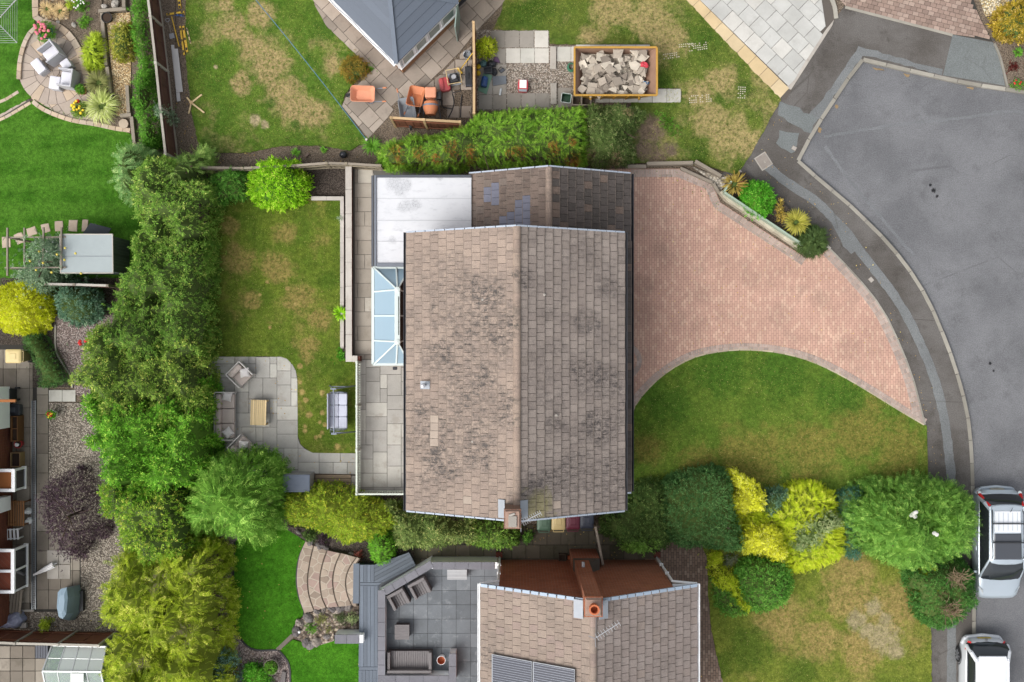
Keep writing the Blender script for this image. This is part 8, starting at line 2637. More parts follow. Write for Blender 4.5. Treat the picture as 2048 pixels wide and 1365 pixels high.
 if trunk:
  r_ = trunk
  top = ht * 0.62
  tr_ = obj("trunk",MB().cyl((0,0,0),(0.05,0.03,top),r_,r_ * 0.45,10),M_bark,root,smooth=True)
  sp_ = math.sqrt(area / math.pi)
  for k_ in range(6):
   a = 2 * math.pi * k_ / 6 + rg.random()
   z0 = top * (0.35 + 0.1 * k_)
   obj("limb",MB().tube([(0.02,0.02,z0),(sp_ * 0.3 * math.cos(a),sp_ * 0.3 * math.sin(a),z0 + ht * 0.12),(sp_ * 0.62 * math.cos(a),sp_ * 0.62 * math.sin(a),min(z0 + ht * 0.22,ht * 0.8))],r_ * 0.32,6),M_bark,tr_)
 return root
def circle_px(x,y,r,n=10,wob=0.12,seed=1,ry=None):
 rn_ = random.Random(seed)
 return [(x + r * (1 + rn_.uniform(-wob,wob)) * math.cos(2 * math.pi * k / n),y + (ry or r) * (1 + rn_.uniform(-wob,wob)) * math.sin(2 * math.pi * k / n)) for k in range(n)]
def tuft(name,label,px,py,r,ht,n,mat,cat="ornamental grass",base_z=0.05,w=0.018,droop=1.0,group=None,seed=1,core=True):
 rg = np.random.default_rng(seed + int(px))
 x,y = P(px,py,ht * 0.4)
 root = thing(name,label,cat,(x,y,base_z),0,group)
 a = rg.uniform(0,2 * np.pi,n)
 l = r * rg.uniform(0.55,1.1,n)
 b = rg.uniform(0,0.3,n) * r
 h = ht * rg.uniform(0.6,1.1,n)
 ca,sa = np.cos(a),np.sin(a)
 P0 = np.stack([ca * b,sa * b,np.zeros(n)],1)
 P1 = np.stack([ca * (b + l * 0.3),sa * (b + l * 0.3),h * 0.75],1)
 P2 = np.stack([ca * (b + l * 0.7),sa * (b + l * 0.7),h * (1.0 - 0.1 * droop)],1)
 P3 = np.stack([ca * l * 1.15,sa * l * 1.15,h * (0.85 - 0.5 * droop * rg.random(n))],1)
 sd = np.stack([-sa * w,ca * w,np.zeros(n)],1)
 v = np.stack([P0 - sd,P0 + sd,P1 - sd,P1 + sd,P2 - sd * 0.8,P2 + sd * 0.8,P3],1).reshape(-1,3)
 f = np.array([(0,1,3),(0,3,2),(2,3,5),(2,5,4),(4,5,6)],np.int32)
 f = (f[None] + (np.arange(n) * 7)[:,None,None]).reshape(-1,3)
 me = bpy.data.meshes.new("leaves")
 me.vertices.add(len(v))
 me.vertices.foreach_set("co",v.astype(np.float32).ravel())
 me.loops.add(len(f) * 3)
 me.loops.foreach_set("vertex_index",f.ravel())
 me.polygons.add(len(f))
 me.polygons.foreach_set("loop_start",np.arange(0,len(f) * 3,3,dtype=np.int32))
 me.materials.append(mat)
 me.update()
 link("leaves",me,root)
 if core:
  obj("crown",MB().ell((0,0,ht * 0.25),(r * 0.5,r * 0.5,ht * 0.3),10,6,0.1,3),M_inner,root,smooth=True)
 return root
def blooms(parent,pts,r,mat,name="blooms"):
 mb = MB()
 for i,(x,y,z) in enumerate(pts):
  mb.ell((x,y,z),(r,r * 0.9,r * 0.6),7,4,0.15,i)
 return obj(name,mb,mat,parent,kind="stuff")
G = lambda a,b,**k: (a,b,k)
def LM(name,d,l,tip=None,**k):
 return m_leaf(name,C(*d),C(*l),C(*tip) if tip else None,**k)
L_priv = LM("privet_leaf",(78,120,40),(150,188,84),(192,204,110))
L_mid = LM("mid_leaf",(70,112,38),(136,174,76),(170,190,92))
L_olive = LM("olive_leaf",(88,122,42),(150,178,80),(190,196,100))
L_laur = LM("laurel_leaf",(70,124,30),(130,188,62),(172,206,84))
L_mix = LM("mixed_leaf",(92,138,36),(160,192,70),(206,206,96))
L_cyp = LM("cypress_spray",(92,134,76),(150,184,116),(176,198,130))
L_cyp2 = LM("cypress_spray_light",(100,140,64),(162,192,104),(188,206,120))
L_fea = LM("feather_conifer",(66,112,34),(134,180,72),(168,204,98))
L_gold = LM("golden_conifer",(88,116,24),(192,208,60),(236,238,104),patch=C(150,140,110),patch_pts=[P(330,1150,2) + (0.5,),P(390,1250,2) + (0.5,),P(300,1310,2) + (0.4,),P(400,1130,2) + (0.3,)])
L_blue = LM("blue_spruce",(98,140,124),(150,186,170),patch=C(130,84,56),patch_pts=[P(465,1342,0.6) + (0.35,)])
L_lime = LM("lime_leaf",(110,168,18),(168,216,54),(196,226,90))
L_hedge = LM("clipped_hedge_leaf",(64,118,34),(112,170,60),(140,186,76))
L_dark = LM("dark_leaf",(58,86,40),(102,130,66),(132,152,84))
L_ley = LM("leylandii_spray",(78,126,32),(142,186,64),(170,202,84),patch=C(196,120,66),patch_pts=[P(x,y,2.5) + (r * 0.02,) for x,y,r in ((790,300,20),(838,305,16),(905,302,16),(940,300,16),(1040,300,14),(1112,292,18),(1150,310,18),(1145,280,12),(1020,300,12),(870,312,12))])
L_dk2 = LM("dull_leaf",(70,92,46),(114,136,74),(150,150,104),patch=C(160,140,106),patch_pts=[P(1180,305,2) + (0.35,),P(1235,315,2) + (0.3,),P(1255,225,2) + (0.3,)])
L_dome = LM("dome_shrub_leaf",(56,98,50),(104,146,84),(126,162,100))
L_yel = LM("golden_leaf",(212,216,40),(248,248,84),(252,250,130))
L_yg = LM("yellow_green_spray",(146,176,24),(212,226,60),(232,236,96))
L_var = LM("variegated_leaf",(110,132,84),(168,182,128),(206,206,160))
L_teal = LM("teal_cushion",(48,90,74),(92,136,112))
L_big = LM("big_conifer_spray",(68,114,42),(134,178,80),(164,198,98))
L_rnd = LM("round_conifer_spray",(48,98,44),(96,146,72),(120,162,84))
L_bg = LM("bright_green_leaf",(64,120,40),(116,172,72),(150,192,90))
L_grn = LM("glossy_green_leaf",(52,124,24),(104,178,50),(140,200,80))
L_ygst = LM("lime_yellow_leaf",(140,168,30),(206,214,60),(228,228,90))
L_brn = LM("bronze_leaf",(112,100,36),(156,136,58),(170,120,60))
L_apple = LM("apple_leaf",(84,112,84),(146,170,138),(176,192,160))
L_purp = LM("purple_leaf",(52,38,46),(92,74,84),(122,102,112))
L_goldb = LM("golden_bush_leaf",(188,200,24),(240,240,56),(248,244,110))
L_blugr = LM("blue_green_leaf",(62,98,74),(116,150,122),(146,172,146))
L_pale = LM("pale_grass_blade",(150,166,84),(206,212,144),(226,226,176))
L_ygr = LM("yellow_grass_blade",(124,152,34),(184,200,66))
L_olgr = LM("olive_grass_blade",(110,118,66),(160,160,104))
L_spiky = LM("spiky_blade",(140,140,52),(206,198,104))
L_phor = LM("bronze_blade",(128,112,52),(196,174,92),(110,70,50))
L_tr = LM("tan_leaf",(150,130,50),(206,180,92),(226,204,130))
L_weed = LM("weed_leaf",(72,124,36),(120,170,62))
L_darkb = LM("dark_brush_blade",(54,76,40),(92,112,62))
HG = "shrubs of the tall boundary hedge"
plant("cypress_tree","grey green feathery cypress at the striped lawn's corner of the boundary hedge","tree",[(214,335),(222,305),(246,282),(272,288),(300,305),(315,335),(310,370),(285,398),(255,402),(228,380)],3.4,L_cyp,"spray",0.36,87,1.2,trunk=0.10,outlook=1.0,lump=0.4,group=HG)
plant("cypress_tree","lighter feathery cypress beside the end of the brown fence","tree",[(330,320),(345,300),(368,306),(392,292),(418,300),(420,335),(402,372),(370,385),(340,365)],3.2,L_cyp2,"spray",0.35,87,1.0,trunk=0.10,outlook=1.0,lump=0.4,group=HG)
plant("privet_shrub","mid green small leaved shrub in the upper part of the boundary hedge","shrub",[(262,350),(300,312),(345,316),(385,352),(425,365),(440,400),(430,450),(428,510),(420,560),(330,575),(270,545),(270,460),(262,400)],3.0,L_priv,"twig",0.164,174,0.8,trunk=0.08,lump=0.6,edge_amp=0.3,group=HG)
plant("mixed_shrub","darker green shrub in the hedge beside the shed and blue green bush","shrub",[(266,500),(300,480),(380,500),(426,480),(430,580),(425,700),(380,735),(240,720),(204,660),(212,600),(238,552)],3.0,L_mid,"twig",0.164,174,0.8,trunk=0.08,lump=0.6,edge_amp=0.3,group=HG)
plant("mixed_shrub","olive green shrub bulging from the hedge over the pinkish gravel","shrub",[(200,655),(280,640),(350,675),(424,655),(430,760),(424,840),(300,850),(215,845),(172,800),(150,748),(166,700)],2.9,L_olive,"twig",0.180,166,0.8,trunk=0.08,lump=0.6,edge_amp=0.3,group=HG)
plant("laurel_shrub","bright green large leaved shrub in the hedge behind the taupe sofa","shrub",[(166,800),(230,770),(330,790),(424,760),(436,850),(438,905),(410,965),(350,990),(262,1040),(208,1010),(194,930),(178,870)],2.9,L_laur,"twig",0.213,137,0.8,trunk=0.08,lump=0.55,edge_amp=0.3,group=HG)
plant("mixed_shrub","yellowish green shrub in the hedge next to the purple tree","shrub",[(202,975),(262,915),(330,930),(385,950),(404,1040),(395,1110),(300,1130),(232,1110),(210,1040)],2.8,L_mix,"twig",0.164,174,0.8,trunk=0.07,lump=0.55,edge_amp=0.3,group=HG)
plant("conifer_tree","bright green feathery conifer between lower patio and lush lawn","tree",[(378,985),(400,942),(440,920),(482,908),(522,914),(556,936),(566,972),(560,1012),(548,1052),(518,1086),(470,1078),(424,1072),(374,1064),(352,1042),(372,1012)],3.6,L_fea,"spray",0.56,66,1.5,trunk=0.12,outlook=1.1,lump=0.3,group=None)
plant("golden_conifer","wide golden green conifer mass in the lower corner beside the fence end","tree",[(212,1195),(236,1120),(285,1088),(350,1082),(412,1076),(446,1092),(456,1150),(460,1220),(452,1300),(440,1420),(215,1420),(212,1330),(222,1270),(206,1222)],3.0,L_gold,"spray",0.38,84,1.1,trunk=0.10,outlook=1.0,lump=0.8,edge_amp=0.35)
plant("spruce_shrub","small blue green spruce with a brown patch by the gravel path","shrub",[(396,1345),(406,1312),(430,1287),(456,1292),(480,1312),(482,1348),(466,1385),(404,1392)],1.1,L_blue,"needle",0.12,420,0.6,lump=0.3)
plant("round_shrub","low bright green shrub on the gravel path at the lower edge","shrub",[(482,1348),(496,1328),(520,1328),(540,1348),(542,1390),(486,1392)],0.8,L_grn,"twig",0.115,348,0.5)
plant("lime_shrub","lime green rounded shrub behind the back lawn bed","shrub",[(490,368),(494,338),(518,320),(545,312),(566,322),(592,320),(602,340),(622,362),(612,396),(590,414),(545,418),(510,408),(494,390)],1.9,L_lime,"twig",0.197,217,0.9,lump=0.3,trunk=0.05)
plant("green_shrub","green shrub filling the gap between hedge and lime green bush","shrub",[(418,350),(440,338),(470,336),(498,344),(502,392),(470,404),(430,408)],1.5,L_bg,"twig",0.148,232,0.7,lump=0.4)
plant("clipped_hedge","narrow clipped green hedge along the brown panel fence","hedge",[(262,-30),(290,-30),(300,50),(303,130),(315,210),(326,285),(306,296),(288,290),(278,240),(270,190),(266,130),(261,60)],1.75,L_hedge,"twig",0.123,333,0.45,lump=0.2)
plant("creeper","silvery green creeper spilling over the brown fence","climber",[(310,205),(330,212),(348,230),(352,250),(330,248),(316,238)],1.75,L_apple,"twig",0.123,203,0.3,core=False)
plant("conifer_hedge","long bright green conifer hedge with rusty patches behind the garage","hedge",[(752,312),(770,288),(792,278),(835,268),(885,266),(922,252),(945,236),(962,220),(1012,216),(1080,213),(1140,213),(1170,220),(1176,262),(1178,318),(1150,334),(1090,334),(1020,337),(960,331),(900,343),(840,340),(795,338),(768,334)],2.5,L_ley,"spray",0.24,180,0.8,outlook=0.9,lump=0.45,trunk=0.07)
plant("dull_shrub","dull dark green shrub between conifer hedge and dry lawn","shrub",[(1168,222),(1200,207),(1240,205),(1282,210),(1296,226),(1272,262),(1268,322),(1230,334),(1172,330)],2.3,L_dk2,"twig",0.139,217,0.9,lump=0.5,trunk=0.06)
tuft("phormium","spiky bronze and yellow plant at the top of the driveway planter",1466,372,0.5,0.6,110,L_phor,"plant",0.25,0.022,0.6)
plant("round_shrub","round glossy green shrub in the driveway planter","shrub",[(1478,398),(1482,374),(1500,361),(1522,358),(1546,370),(1558,392),(1552,416),(1530,433),(1508,434),(1490,420)],1.1,L_grn,"twig",0.148,304,0.7,base_z=0.2)
plant("yellow_shrub","small straggly yellow leaved plant between round shrub and spiky grass","shrub",[(1550,425),(1556,402),(1568,398),(1572,418),(1584,430),(1570,446),(1556,444)],0.6,L_tr,"twig",0.115,246,0.3,base_z=0.2,core=False)
tuft("spiky_grass","spiky yellow green grass plant in the driveway planter",1588,447,0.5,0.55,260,L_spiky,"ornamental grass",0.25,0.012,0.3)
plant("brush_shrub","dark bristly round shrub at the lower end of the driveway planter","shrub",[(1588,482),(1600,458),(1625,447),(1650,456),(1661,480),(1650,505),(1625,514),(1600,508)],1.0,L_darkb,"needle",0.24,330,0.7,outlook=1.0,base_z=0.1)
plant("bronze_shrub","yellow brown shrub in the gravel corner above the road","shrub",[(1984,42),(2000,15),(2030,0),(2070,-12),(2095,50),(2045,82),(2006,78),(1988,62)],1.5,LM("amber_leaf",(124,112,24),(196,172,66),(214,186,110)),"twig",0.164,217,0.8,trunk=0.05)
plant("red_shrub","small dark red plant in the roadside bed","shrub",circle_px(2030,132,12,8,0.2,4),0.4,LM("maroon_leaf",(70,26,26),(116,52,46)),"twig",0.090,348,0.25,core=False,base_z=0.05)
tuft("green_plant","small green spiky plant in the roadside bed",2034,106,0.22,0.25,40,L_weed,"plant",0.05,0.02)
fl = plant("flowering_plant","low plant with red flowers by the kerb in the roadside bed","plant",[(2018,168),(2032,158),(2050,160),(2052,176),(2030,178)],0.3,L_weed,"twig",0.098,232,0.25,core=False,base_z=0.05)
M_redfl = m_plain("red_petal",C(206,44,40),0.7,0.15,20)
M_pinkfl = m_plain("pink_petal",C(236,130,146),0.7,0.12,20)
M_yelfl = m_plain("yellow_petal",C(244,210,50),0.7,0.1,20)
M_whitefl = m_plain("white_petal",C(240,238,232),0.7,0.05,20)
rf = random.Random(9)
blooms(fl,[(rf.uniform(-0.22,0.25),rf.uniform(-0.14,0.14),0.3) for _ in range(6)],0.04,M_redfl)
FB = "shrubs of the front border"
plant("dark_shrub","loose dark green shrub at the house corner by the front lawn","shrub",[(1252,985),(1285,966),(1325,972),(1340,1020),(1345,1080),(1310,1105),(1255,1090),(1206,1062),(1214,1028),(1250,1012)],1.6,L_dark,"twig",0.148,217,0.9,lump=0.5,group=FB)
plant("light_shrub","pale green sprouting shrub below the dark one near the brick gable","shrub",[(1244,1092),(1262,1068),(1292,1072),(1316,1060),(1322,1084),(1296,1112),(1262,1106)],1.9,LM("fresh_leaf",(96,140,54),(160,200,98)),"twig",0.180,159,0.6,group=FB,core=False,trunk=0.04)
plant("dome_shrub","broad dark bluish green domed shrub beside the golden shrubs","shrub",[(1318,1022),(1324,976),(1358,950),(1410,938),(1450,948),(1470,990),(1478,1040),(1494,1092),(1468,1106),(1420,1098),(1372,1094),(1338,1072)],2.1,L_dome,"twig",0.123,304,1.3,lump=0.22,group=FB,trunk=0.06)
plant("golden_shrub","bright golden shrub nearest the front lawn","shrub",[(1452,960),(1462,942),(1490,954),(1516,972),(1528,1002),(1520,1022),(1490,1036),(1468,1026),(1462,990)],1.7,L_yel,"twig",0.131,333,0.7,lump=0.55,edge_amp=0.28,group=FB)
plant("golden_shrub","bright golden shrub in the middle of the border, nearer the side lawn","shrub",[(1478,1074),(1492,1048),(1530,1046),(1558,1064),(1571,1100),(1556,1122),(1520,1116),(1486,1104)],1.7,L_yel,"twig",0.131,333,0.7,lump=0.55,edge_amp=0.28,group=FB)
plant("feathery_shrub","wide yellow green feathery conifer round the variegated shrub","shrub",[(1468,1046),(1500,1034),(1535,1014),(1560,986),(1600,971),(1640,975),(1668,1000),(1686,1050),(1690,1092),(1670,1122),(1622,1142),(1580,1136),(1568,1100),(1544,1056),(1500,1060)],1.3,L_yg,"spray",0.26,180,1.0,outlook=1.0,lump=0.4,group=FB)
plant("grey_shrub","greyish green shrub tucked above the upper golden shrub","shrub",[(1524,1000),(1540,978),(1566,976),(1578,990),(1562,1022),(1536,1034)],1.5,L_blugr,"twig",0.123,290,0.6,group=FB)
plant("variegated_shrub","pale variegated shrub rising out of the yellow green conifer","shrub",[(1580,1064),(1598,1034),(1640,1022),(1678,1030),(1690,1052),(1664,1072),(1640,1102),(1602,1102),(1582,1086)],1.9,L_var,"twig",0.107,377,0.9,lump=0.3,group=FB)
plant("teal_shrub","dark blue green cushion conifer between feathery shrub and big conifer","shrub",[(1670,998),(1698,976),(1726,985),(1732,1060),(1724,1112),(1698,1116),(1682,1082)],1.2,L_teal,"needle",0.11,420,0.7,group=FB)
bigc = plant("conifer_tree","big spreading bright green conifer overhanging the pavement by the silver car","tree",[(1694,1040),(1702,1002),(1732,976),(1790,966),(1850,965),(1910,976),(1940,1000),(1956,1040),(1958,1085),(1932,1115),(1880,1130),(1830,1136),(1790,1126),(1750,1102),(1716,1086)],3.0,L_big,"spray",0.36,130,1.6,outlook=0.55,lump=0.5,group=FB,trunk=0.12)
bp = Vector(bigc.location)
blooms(bigc,[tuple(Vector((*P(1826 + dx,1028 + dy,3.0),3.05)) - bp) for dx,dy in ((0,0),(5,-3),(-4,3),(3,5))] + [tuple(Vector((*P(1868 + dx,1067 + dy,2.9),2.95)) - bp) for dx,dy in ((0,0),(4,2))],0.09,M_whitefl,"white_flowers")
rc = plant("round_conifer","dark green rounded conifer with bare brown branches beside the road","tree",[(1812,1142),(1850,1126),(1900,1120),(1940,1130),(1958,1170),(1955,1220),(1925,1254),(1880,1258),(1840,1236),(1822,1190)],2.0,LM("round_conifer_leaf",(48,96,40),(92,142,66),(118,160,80),patch=C(132,108,84),patch_pts=[P(1920,1158,2) + (0.42,),P(1905,1222,2) + (0.42,),P(1890,1190,2) + (0.3,)]),"twig",0.123,319,1.1,lump=0.4,group=FB,trunk=0.09)
tz = Vector(rc.location)
for cx_,cy_ in ((1920,1160),(1905,1222)):
 mb = MB()
 c_ = Vector((*P(cx_,cy_,2.0),1.9)) - tz
 for k in range(70):
  a = rf.uniform(0,6.28)
  l = rf.uniform(0.18,0.5)
  o_ = Vector((rf.uniform(-0.3,0.3),rf.uniform(-0.25,0.25),-0.1))
  mb.beam(c_ + o_,c_ + o_ + Vector((l * 0.7 * math.cos(a),l * 0.7 * math.sin(a),rf.uniform(0.05,0.3))),0.014,0.012)
 obj("bare_branches",mb,m_plain("dead_twig",C(150,128,104),0.9,0.2,20) if cx_ == 1920 else bpy.data.materials["dead_twig"],rc,kind="stuff")
plant("yellow_shrub","small golden tuft poking through the dark rounded conifer","shrub",circle_px(1860,1185,15,9,0.15,3),2.15,L_ygst,"twig",0.107,319,0.3,zb=0.6,group=FB,core=False)
plant("yellow_shrub","small golden tuft under the big conifer's lower edge","shrub",circle_px(1852,1137,17,9,0.15,6,11),2.0,L_ygst,"twig",0.107,290,0.3,zb=0.6,group=FB,core=False)
plant("round_shrub","rounded mid green shrub at the corner of the side lawn","shrub",[(1470,1164),(1480,1128),(1512,1114),(1560,1121),(1585,1150),(1586,1190),(1560,1220),(1520,1226),(1490,1204)],1.5,L_bg,"twig",0.123,333,1.0,lump=0.25,group=FB)
plant("lime_shrub","narrow straggling yellow green shrub beside the brick side path","shrub",[(1420,1112),(1442,1108),(1446,1132),(1474,1150),(1490,1188),(1506,1214),(1490,1222),(1462,1192),(1426,1162)],0.9,L_ygst,"twig",0.139,290,0.4,group=FB)
plant("ground_cover","low dark green ground cover between side path and rounded shrub","plant",[(1428,1150),(1452,1170),(1480,1200),(1500,1224),(1470,1236),(1440,1226),(1424,1190)],0.4,L_bg,"twig",0.107,290,0.3,group=FB)
plant("heather","dull grey green heather between golden shrub and rounded shrub","plant",[(1440,1112),(1462,1104),(1480,1112),(1474,1132),(1452,1138)],0.6,LM("heather_leaf",(84,92,74),(128,134,112)),"needle",0.1,360,0.35,group=FB)
BH = "shrubs between the two houses"
plant("olive_shrub","olive yellow shrub above the crazy paved steps","shrub",[(566,992),(600,977),(650,966),(710,976),(760,998),(792,1012),(804,1040),(782,1064),(732,1086),(690,1092),(650,1074),(604,1060),(572,1046)],1.9,LM("olive_yellow_leaf",(104,138,30),(172,192,64),(214,206,76)),"twig",0.131,275,0.9,lump=0.4,group=BH)
plant("cloud_shrub","bright green cloud shaped shrub hanging over the decking corner","shrub",[(734,1094),(740,1064),(766,1052),(792,1072),(790,1108),(764,1138),(738,1126)],1.7,LM("cloud_leaf",(88,150,36),(144,200,70)),"twig",0.107,406,0.8,group=BH)
plant("green_shrub","speckled green shrub against the house's lower gable","shrub",[(770,1004),(830,1012),(900,1022),(955,1030),(960,1082),(900,1094),(842,1104),(796,1098),(780,1060)],1.7,LM("speckled_leaf",(82,112,48),(150,168,98),(200,200,130)),"twig",0.123,290,0.8,lump=0.45,group=BH)
plant("green_shrub","darker green shrub below the chimney","shrub",[(935,1034),(1000,1034),(1034,1052),(1036,1094),(985,1102),(940,1092)],1.5,L_mid,"twig",0.123,304,0.7,lump=0.4,group=BH)
plant("climber","thin green climber beside the green wheelie bin","climber",[(1046,1064),(1062,1058),(1068,1075),(1060,1092),(1048,1085)],1.0,L_bg,"twig",0.107,217,0.3,group=BH,core=False)
for i,(x,y,r_,h_,m_,lb) in enumerate(((618,1074,16,0.7,L_dark,"dark low shrub at the lush lawn's edge above the steps"),(646,1082,14,0.5,L_purp,"small purplish shrub above the crazy paved steps"),(716,1112,11,0.4,LM("red_leaf",(96,48,44),(140,84,70)),"small reddish plant by the decking corner"),(622,1258,15,0.35,L_weed,"mossy green mound in the middle of the rockery"),(641,1240,14,0.35,L_olgr,"dry olive tuft in the rockery below the steps"),(682,1238,15,0.5,LM("sage_leaf",(84,100,66),(130,142,100)),"grey green shrub in the rockery beside the white wall"),(705,1238,16,0.6,L_var,"pale variegated shrub in the rockery beside the decking"),(655,1258,12,0.25,L_olgr,"low dry plant in the rockery near the white wall"))):
 plant("rockery_plant",lb,"plant",circle_px(x,y,r_,9,0.18,i),h_,m_,"twig",0.098,333,0.35,base_z=0.05,core=h_ > 0.45)
plant("grassy_shrub","rounded yellow green grassy shrub beside the round patio","shrub",[(158,102),(168,74),(188,62),(206,78),(212,108),(205,136),(182,143),(162,128)],0.9,L_ygr,"needle",0.26,230,0.7,outlook=1.1)
plant("variegated_shrub","yellow speckled shrub between timber sleepers and clipped hedge","shrub",[(214,62),(226,46),(254,42),(270,58),(274,92),(262,117),(236,121),(217,106)],1.2,LM("gold_speckled_leaf",(92,104,28),(176,176,70),(214,206,110)),"twig",0.123,290,0.7)
tuft("olive_grass","olive brown ornamental grass tuft, upper one of the pair",199,168,0.5,0.6,300,L_olgr,w=0.010)
tuft("pale_grass","large pale arching ornamental grass at the patio's lower edge",207,215,0.68,0.7,520,L_pale,w=0.010)
plant("round_plant","small bright green round plant in the brown bed","plant",circle_px(168,43,15,9,0.14,2),0.45,L_weed,"twig",0.098,348,0.4,base_z=0.05)
hy = plant("flowering_plant","pale flowering plant at the top of the brown bed","plant",circle_px(162,10,15,9,0.2,5),0.6,L_weed,"twig",0.107,290,0.4,base_z=0.05)
blooms(hy,[(rf.uniform(-0.24,0.24),rf.uniform(-0.24,0.24),0.6) for _ in range(14)],0.035,M_whitefl)
plant("green_plant","feathery green plant in the brown bed at the picture's upper edge","plant",circle_px(138,8,14,9,0.2,7),0.5,L_ygr,"needle",0.14,240,0.4,base_z=0.05)
tuft("dry_grass","dry straw coloured tuft in the bark bed",96,20,0.32,0.25,160,LM("straw_blade",(176,150,104),(216,196,150)),"plant",0.07,0.010)
tuft("dry_grass","dry straw coloured tuft next to the flowering plant",122,24,0.34,0.25,160,bpy.data.materials["straw_blade"],"plant",0.07,0.010)
def pot_plant(key,r,h,mat,blm=None,nb=14,br=0.05,zr=0.36):
 t = pots[key]
 rg = np.random.default_rng(len(key))
 n = int(260 * r / 0.25)
 a,q = rg.uniform(0,6.283,n),np.sqrt(rg.random(n)) * r
 pos = np.stack([np.cos(a) * q,np.sin(a) * q,zr + (h) * (1 - (q / r) ** 2) * rg.uniform(0.3,1,n)],1)
 dv = np.stack([np.cos(a),np.sin(a),rg.normal(0,0.3,n)],1) + rg.normal(0,0.5,(n,3))
 build_leaves("foliage",t,pos,dv,np.array([0,0,1.0]) + rg.normal(0,0.4,(n,3)),np.full(n,0.10),T_TWIG,mat)
 for m_,k in (blm or []):
  blooms(t,[(r * math.sqrt(rf.random()) * math.cos(b_),r * math.sqrt(rf.random()) * math.sin(b_),zr + h * rf.uniform(0.75,1.05)) for b_ in [rf.uniform(0,6.28) for _ in range(k)]],br,m_)
pot_plant("pink",0.36,0.4,L_weed,[(M_pinkfl,20)],br=0.065)
pot_plant("terra",0.14,0.3,L_weed)
pot_plant("yellow",0.30,0.35,L_olive,[(M_yelfl,16)],br=0.055)
pot_plant("white",0.13,0.18,L_weed,[(M_redfl,6),(M_yelfl,4)],br=0.035)
pot_plant("stone",0.2,0.25,L_weed)
blooms(pots["yellow"],[(rf.uniform(-0.12,0.02),rf.uniform(0.24,0.34),0.55) for _ in range(6)],0.06,M_redfl,"red_blooms")
plant("bronze_shrub","rounded bronze brown shrub at the edge of the worn lawn","shrub",[(677,134),(688,114),(710,106),(730,118),(740,142),(724,160),(700,166),(684,152)],0.9,L_brn,"twig",0.098,435,0.6)
plant("green_plant","small green plant between bronze shrub and slabs","plant",circle_px(741,137,9,8,0.2,3),0.3,L_weed,"twig",0.098,290,0.2,core=False)
plant("yellow_bush","yellow green bush against the new timber fence","shrub",[(953,78),(964,67),(984,69),(993,86),(990,108),(976,118),(958,114),(952,96)],1.1,L_ygst,"twig",0.123,348,0.6)
for i,(x,y,r_,h_,lb) in enumerate(((745,292,0.4,0.3,"green weed clump at the start of the conifer hedge"),(648,300,0.16,0.12,"tiny weed on the bare soil by the half brick"),(592,306,0.2,0.14,"low weed on the bare soil behind the lime shrub"))):
 tuft("weed_clump",lb,x,y,r_,h_,int(260 * r_),L_weed,"weed",0.03,0.014,core=False,seed=i)
plant("weed_patch","low green weeds on the bare soil near the dull shrub","weed",[(1310,228),(1336,222),(1352,240),(1362,262),(1350,278),(1334,262),(1322,250)],0.16,L_weed,"twig",0.14,130,0.3,core=False,edge_amp=0.2)
plant("wall_plant","silver grey plant on the low white block edging","plant",circle_px(684,437,8,8,0.2,3,12),0.5,L_apple,"twig",0.082,377,0.2,core=False)
plant("wall_plant","green plant trailing over the white block edging halfway along","plant",circle_px(686,560,6,8,0.2,4,22),0.4,L_mid,"twig",0.082,348,0.2,core=False)
tuft("wall_plant","bright strappy plant leaning out over the back lawn",684,628,0.32,0.4,90,L_lime,"plant",0.15,0.016,core=False)
plant("wall_plant","leafy green plant at the lower end of the white block edging","plant",circle_px(683,709,11,9,0.15,8,15),0.5,L_grn,"twig",0.107,333,0.3)
plant("golden_bush","large golden yellow rounded bush at the left picture edge","shrub",[(-42,602),(-20,572),(20,560),(62,563),(95,582),(108,612),(100,646),(70,668),(20,670),(-30,652)],1.7,L_goldb,"twig",0.131,319,1.2,lump=0.25)
plant("blue_green_shrub","blue green shrub between golden bush and boundary hedge","shrub",[(102,592),(120,566),(160,562),(196,576),(211,602),(205,632),(180,647),(140,652),(112,636)],1.6,L_blugr,"twig",0.156,217,0.8,lump=0.5)
plant("low_hedge","dark green fine leaved low hedge beside the cream bin","hedge",[(34,674),(75,663),(100,690),(125,730),(140,764),(110,776),(76,776),(66,742),(46,712)],1.1,LM("fine_dark_leaf",(58,96,46),(100,138,76)),"needle",0.10,460,0.5,lump=0.2)
ap_ = plant("apple_tree","silvery leaved apple tree with small apples over shed and pergola","tree",[(18,528),(46,508),(58,474),(98,466),(128,478),(162,500),(158,535),(128,556),(104,580),(60,588),(24,556)],3.0,L_apple,"twig",0.17,190,1.0,lump=0.6,trunk=0.09,core=False,depth=0.45)
apo = Vector(ap_.location)
M_apple = m_plain("yellow_apple",C(214,196,90),0.5,0.15,12)
for x,y in ((77,503),(113,509),(150,507),(59,522),(161,547),(85,526),(128,520),(102,545),(71,540),(129,496)):
 obj("apple",MB().ell(tuple(Vector((*P(x,y,2.95),2.9)) - apo),(0.05,0.05,0.045),8,6),M_apple,ap_,smooth=True)
plant("purple_tree","thin purple leaved tree over the grey gravel","tree",[(62,1012),(80,972),(120,946),(152,940),(182,960),(196,1000),(212,1050),(202,1082),(166,1090),(154,1130),(112,1122),(84,1082),(66,1050)],2.6,L_purp,"twig",0.123,152,1.1,lump=0.6,trunk=0.07,core=False,depth=0.4)
plant("potted_shrub","small yellow green shrub in front of the red brown fence","shrub",circle_px(90,1250,14,9,0.2,4),0.9,L_ygr,"twig",0.123,275,0.4)
fr = plant("rose_bush","small bush with red flowers at the hedge's foot on the pinkish gravel","shrub",circle_px(180,688,14,9,0.2,6),0.9,L_mid,"twig",0.115,232,0.4,core=False)
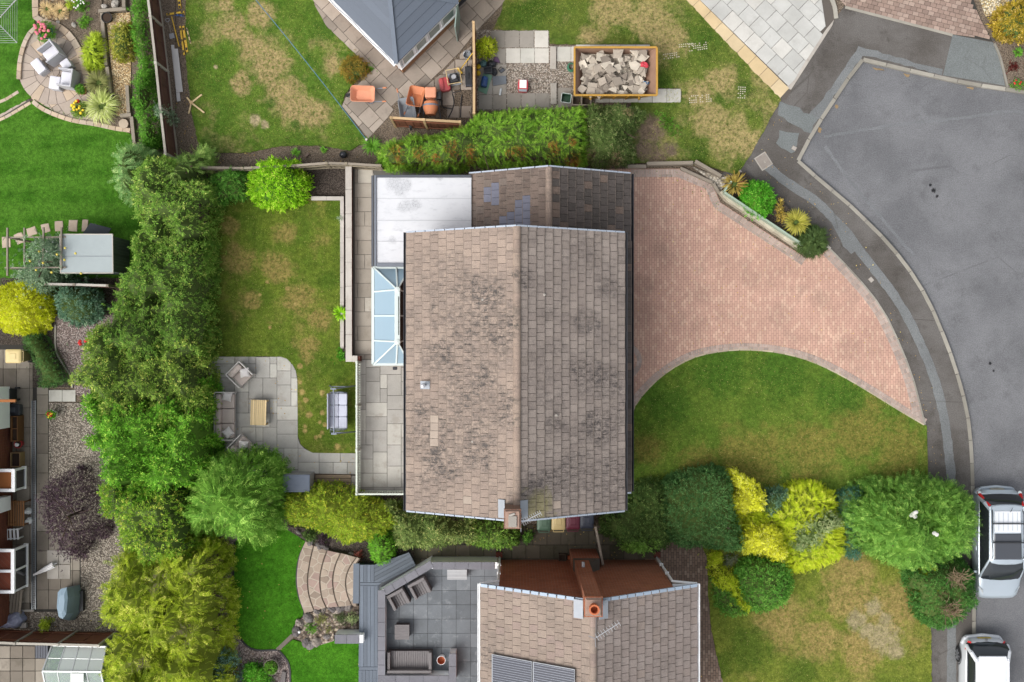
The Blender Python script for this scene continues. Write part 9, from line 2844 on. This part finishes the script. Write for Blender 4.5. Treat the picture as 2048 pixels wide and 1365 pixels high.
blooms(fr,[(-0.24,0.04,0.9),(-0.2,-0.02,0.9),(0.0,0.1,0.92),(0.1,0.14,0.92),(-0.22,0.1,0.88)],0.07,M_redfl)
plant("tomato_plant","green plants growing inside the greenhouse","plant",[(108,1300),(200,1300),(206,1330),(200,1390),(108,1390),(96,1340)],0.9,L_weed,"twig",0.164,87,0.4,core=False)
plant("dry_plant","dry straw plant filling the shorter wooden planter","plant",circle_px(27,920,8,8,0.15,5,12),0.55,bpy.data.materials["straw_blade"],"needle",0.12,380,0.2,core=False)
plant("ivy","ivy strip hanging on the hedge side of the dark soil below the shed","climber",[(100,575),(150,566),(200,572),(206,590),(150,588),(104,592)],0.6,L_dark,"twig",0.115,174,0.3,core=False)
# ================================================================ litter: fallen leaves and joint weeds
def litter(name,px,n,size,mat,z,seed):
 rg = np.random.default_rng(seed)
 poly = PP(px)
 A = np.array(poly)
 q = rg.uniform(A.min(0),A.max(0),(n * 3,2))
 q = q[inside_np(q[:,0],q[:,1],poly)][:n]
 m = len(q)
 o = build_leaves(name,None,np.column_stack([q,np.full(m,z)]),rg.normal(0,1,(m,3)) * [1,1,0.1],np.array([0,0,1.0]) + rg.normal(0,0.2,(m,3)),size * rg.uniform(0.5,1.4,m),T_BROAD,mat)
 o["kind"] = "stuff"
L_fall = LM("fallen_leaf",(120,92,50),(190,160,96),(206,190,110))
L_moss = LM("joint_moss",(70,92,40),(110,130,66))
litter("fallen_leaves",WALL_PX + [(1849,850),(1560,706),(1290,790),(1262,800)],260,0.05,L_fall,0.034,1)
litter("fallen_leaves",PREG,70,0.06,L_fall,0.056,2)
litter("fallen_leaves",[(1500,320),(1560,210),(1600,330),(1700,430),(1880,760),(1890,960),(1862,960),(1790,660),(1660,490)],220,0.05,L_fall,0.016,3)
litter("fallen_leaves",AREG,120,0.06,L_fall,0.034,4)
litter("fallen_leaves",SOIL[-4:-2] + [(-40,1240),(420,1240),(420,800),(60,800)],260,0.06,L_fall,0.05,5)
litter("fallen_leaves",[(352,0),(372,0),(380,200),(430,306),(760,300),(760,335),(420,335),(350,300)],160,0.06,L_fall,0.0,6)
litter("moss",WALL_PX[:6] + [(1600,530),(1430,430),(1350,360),(1262,360)],160,0.05,L_moss,0.034,7)
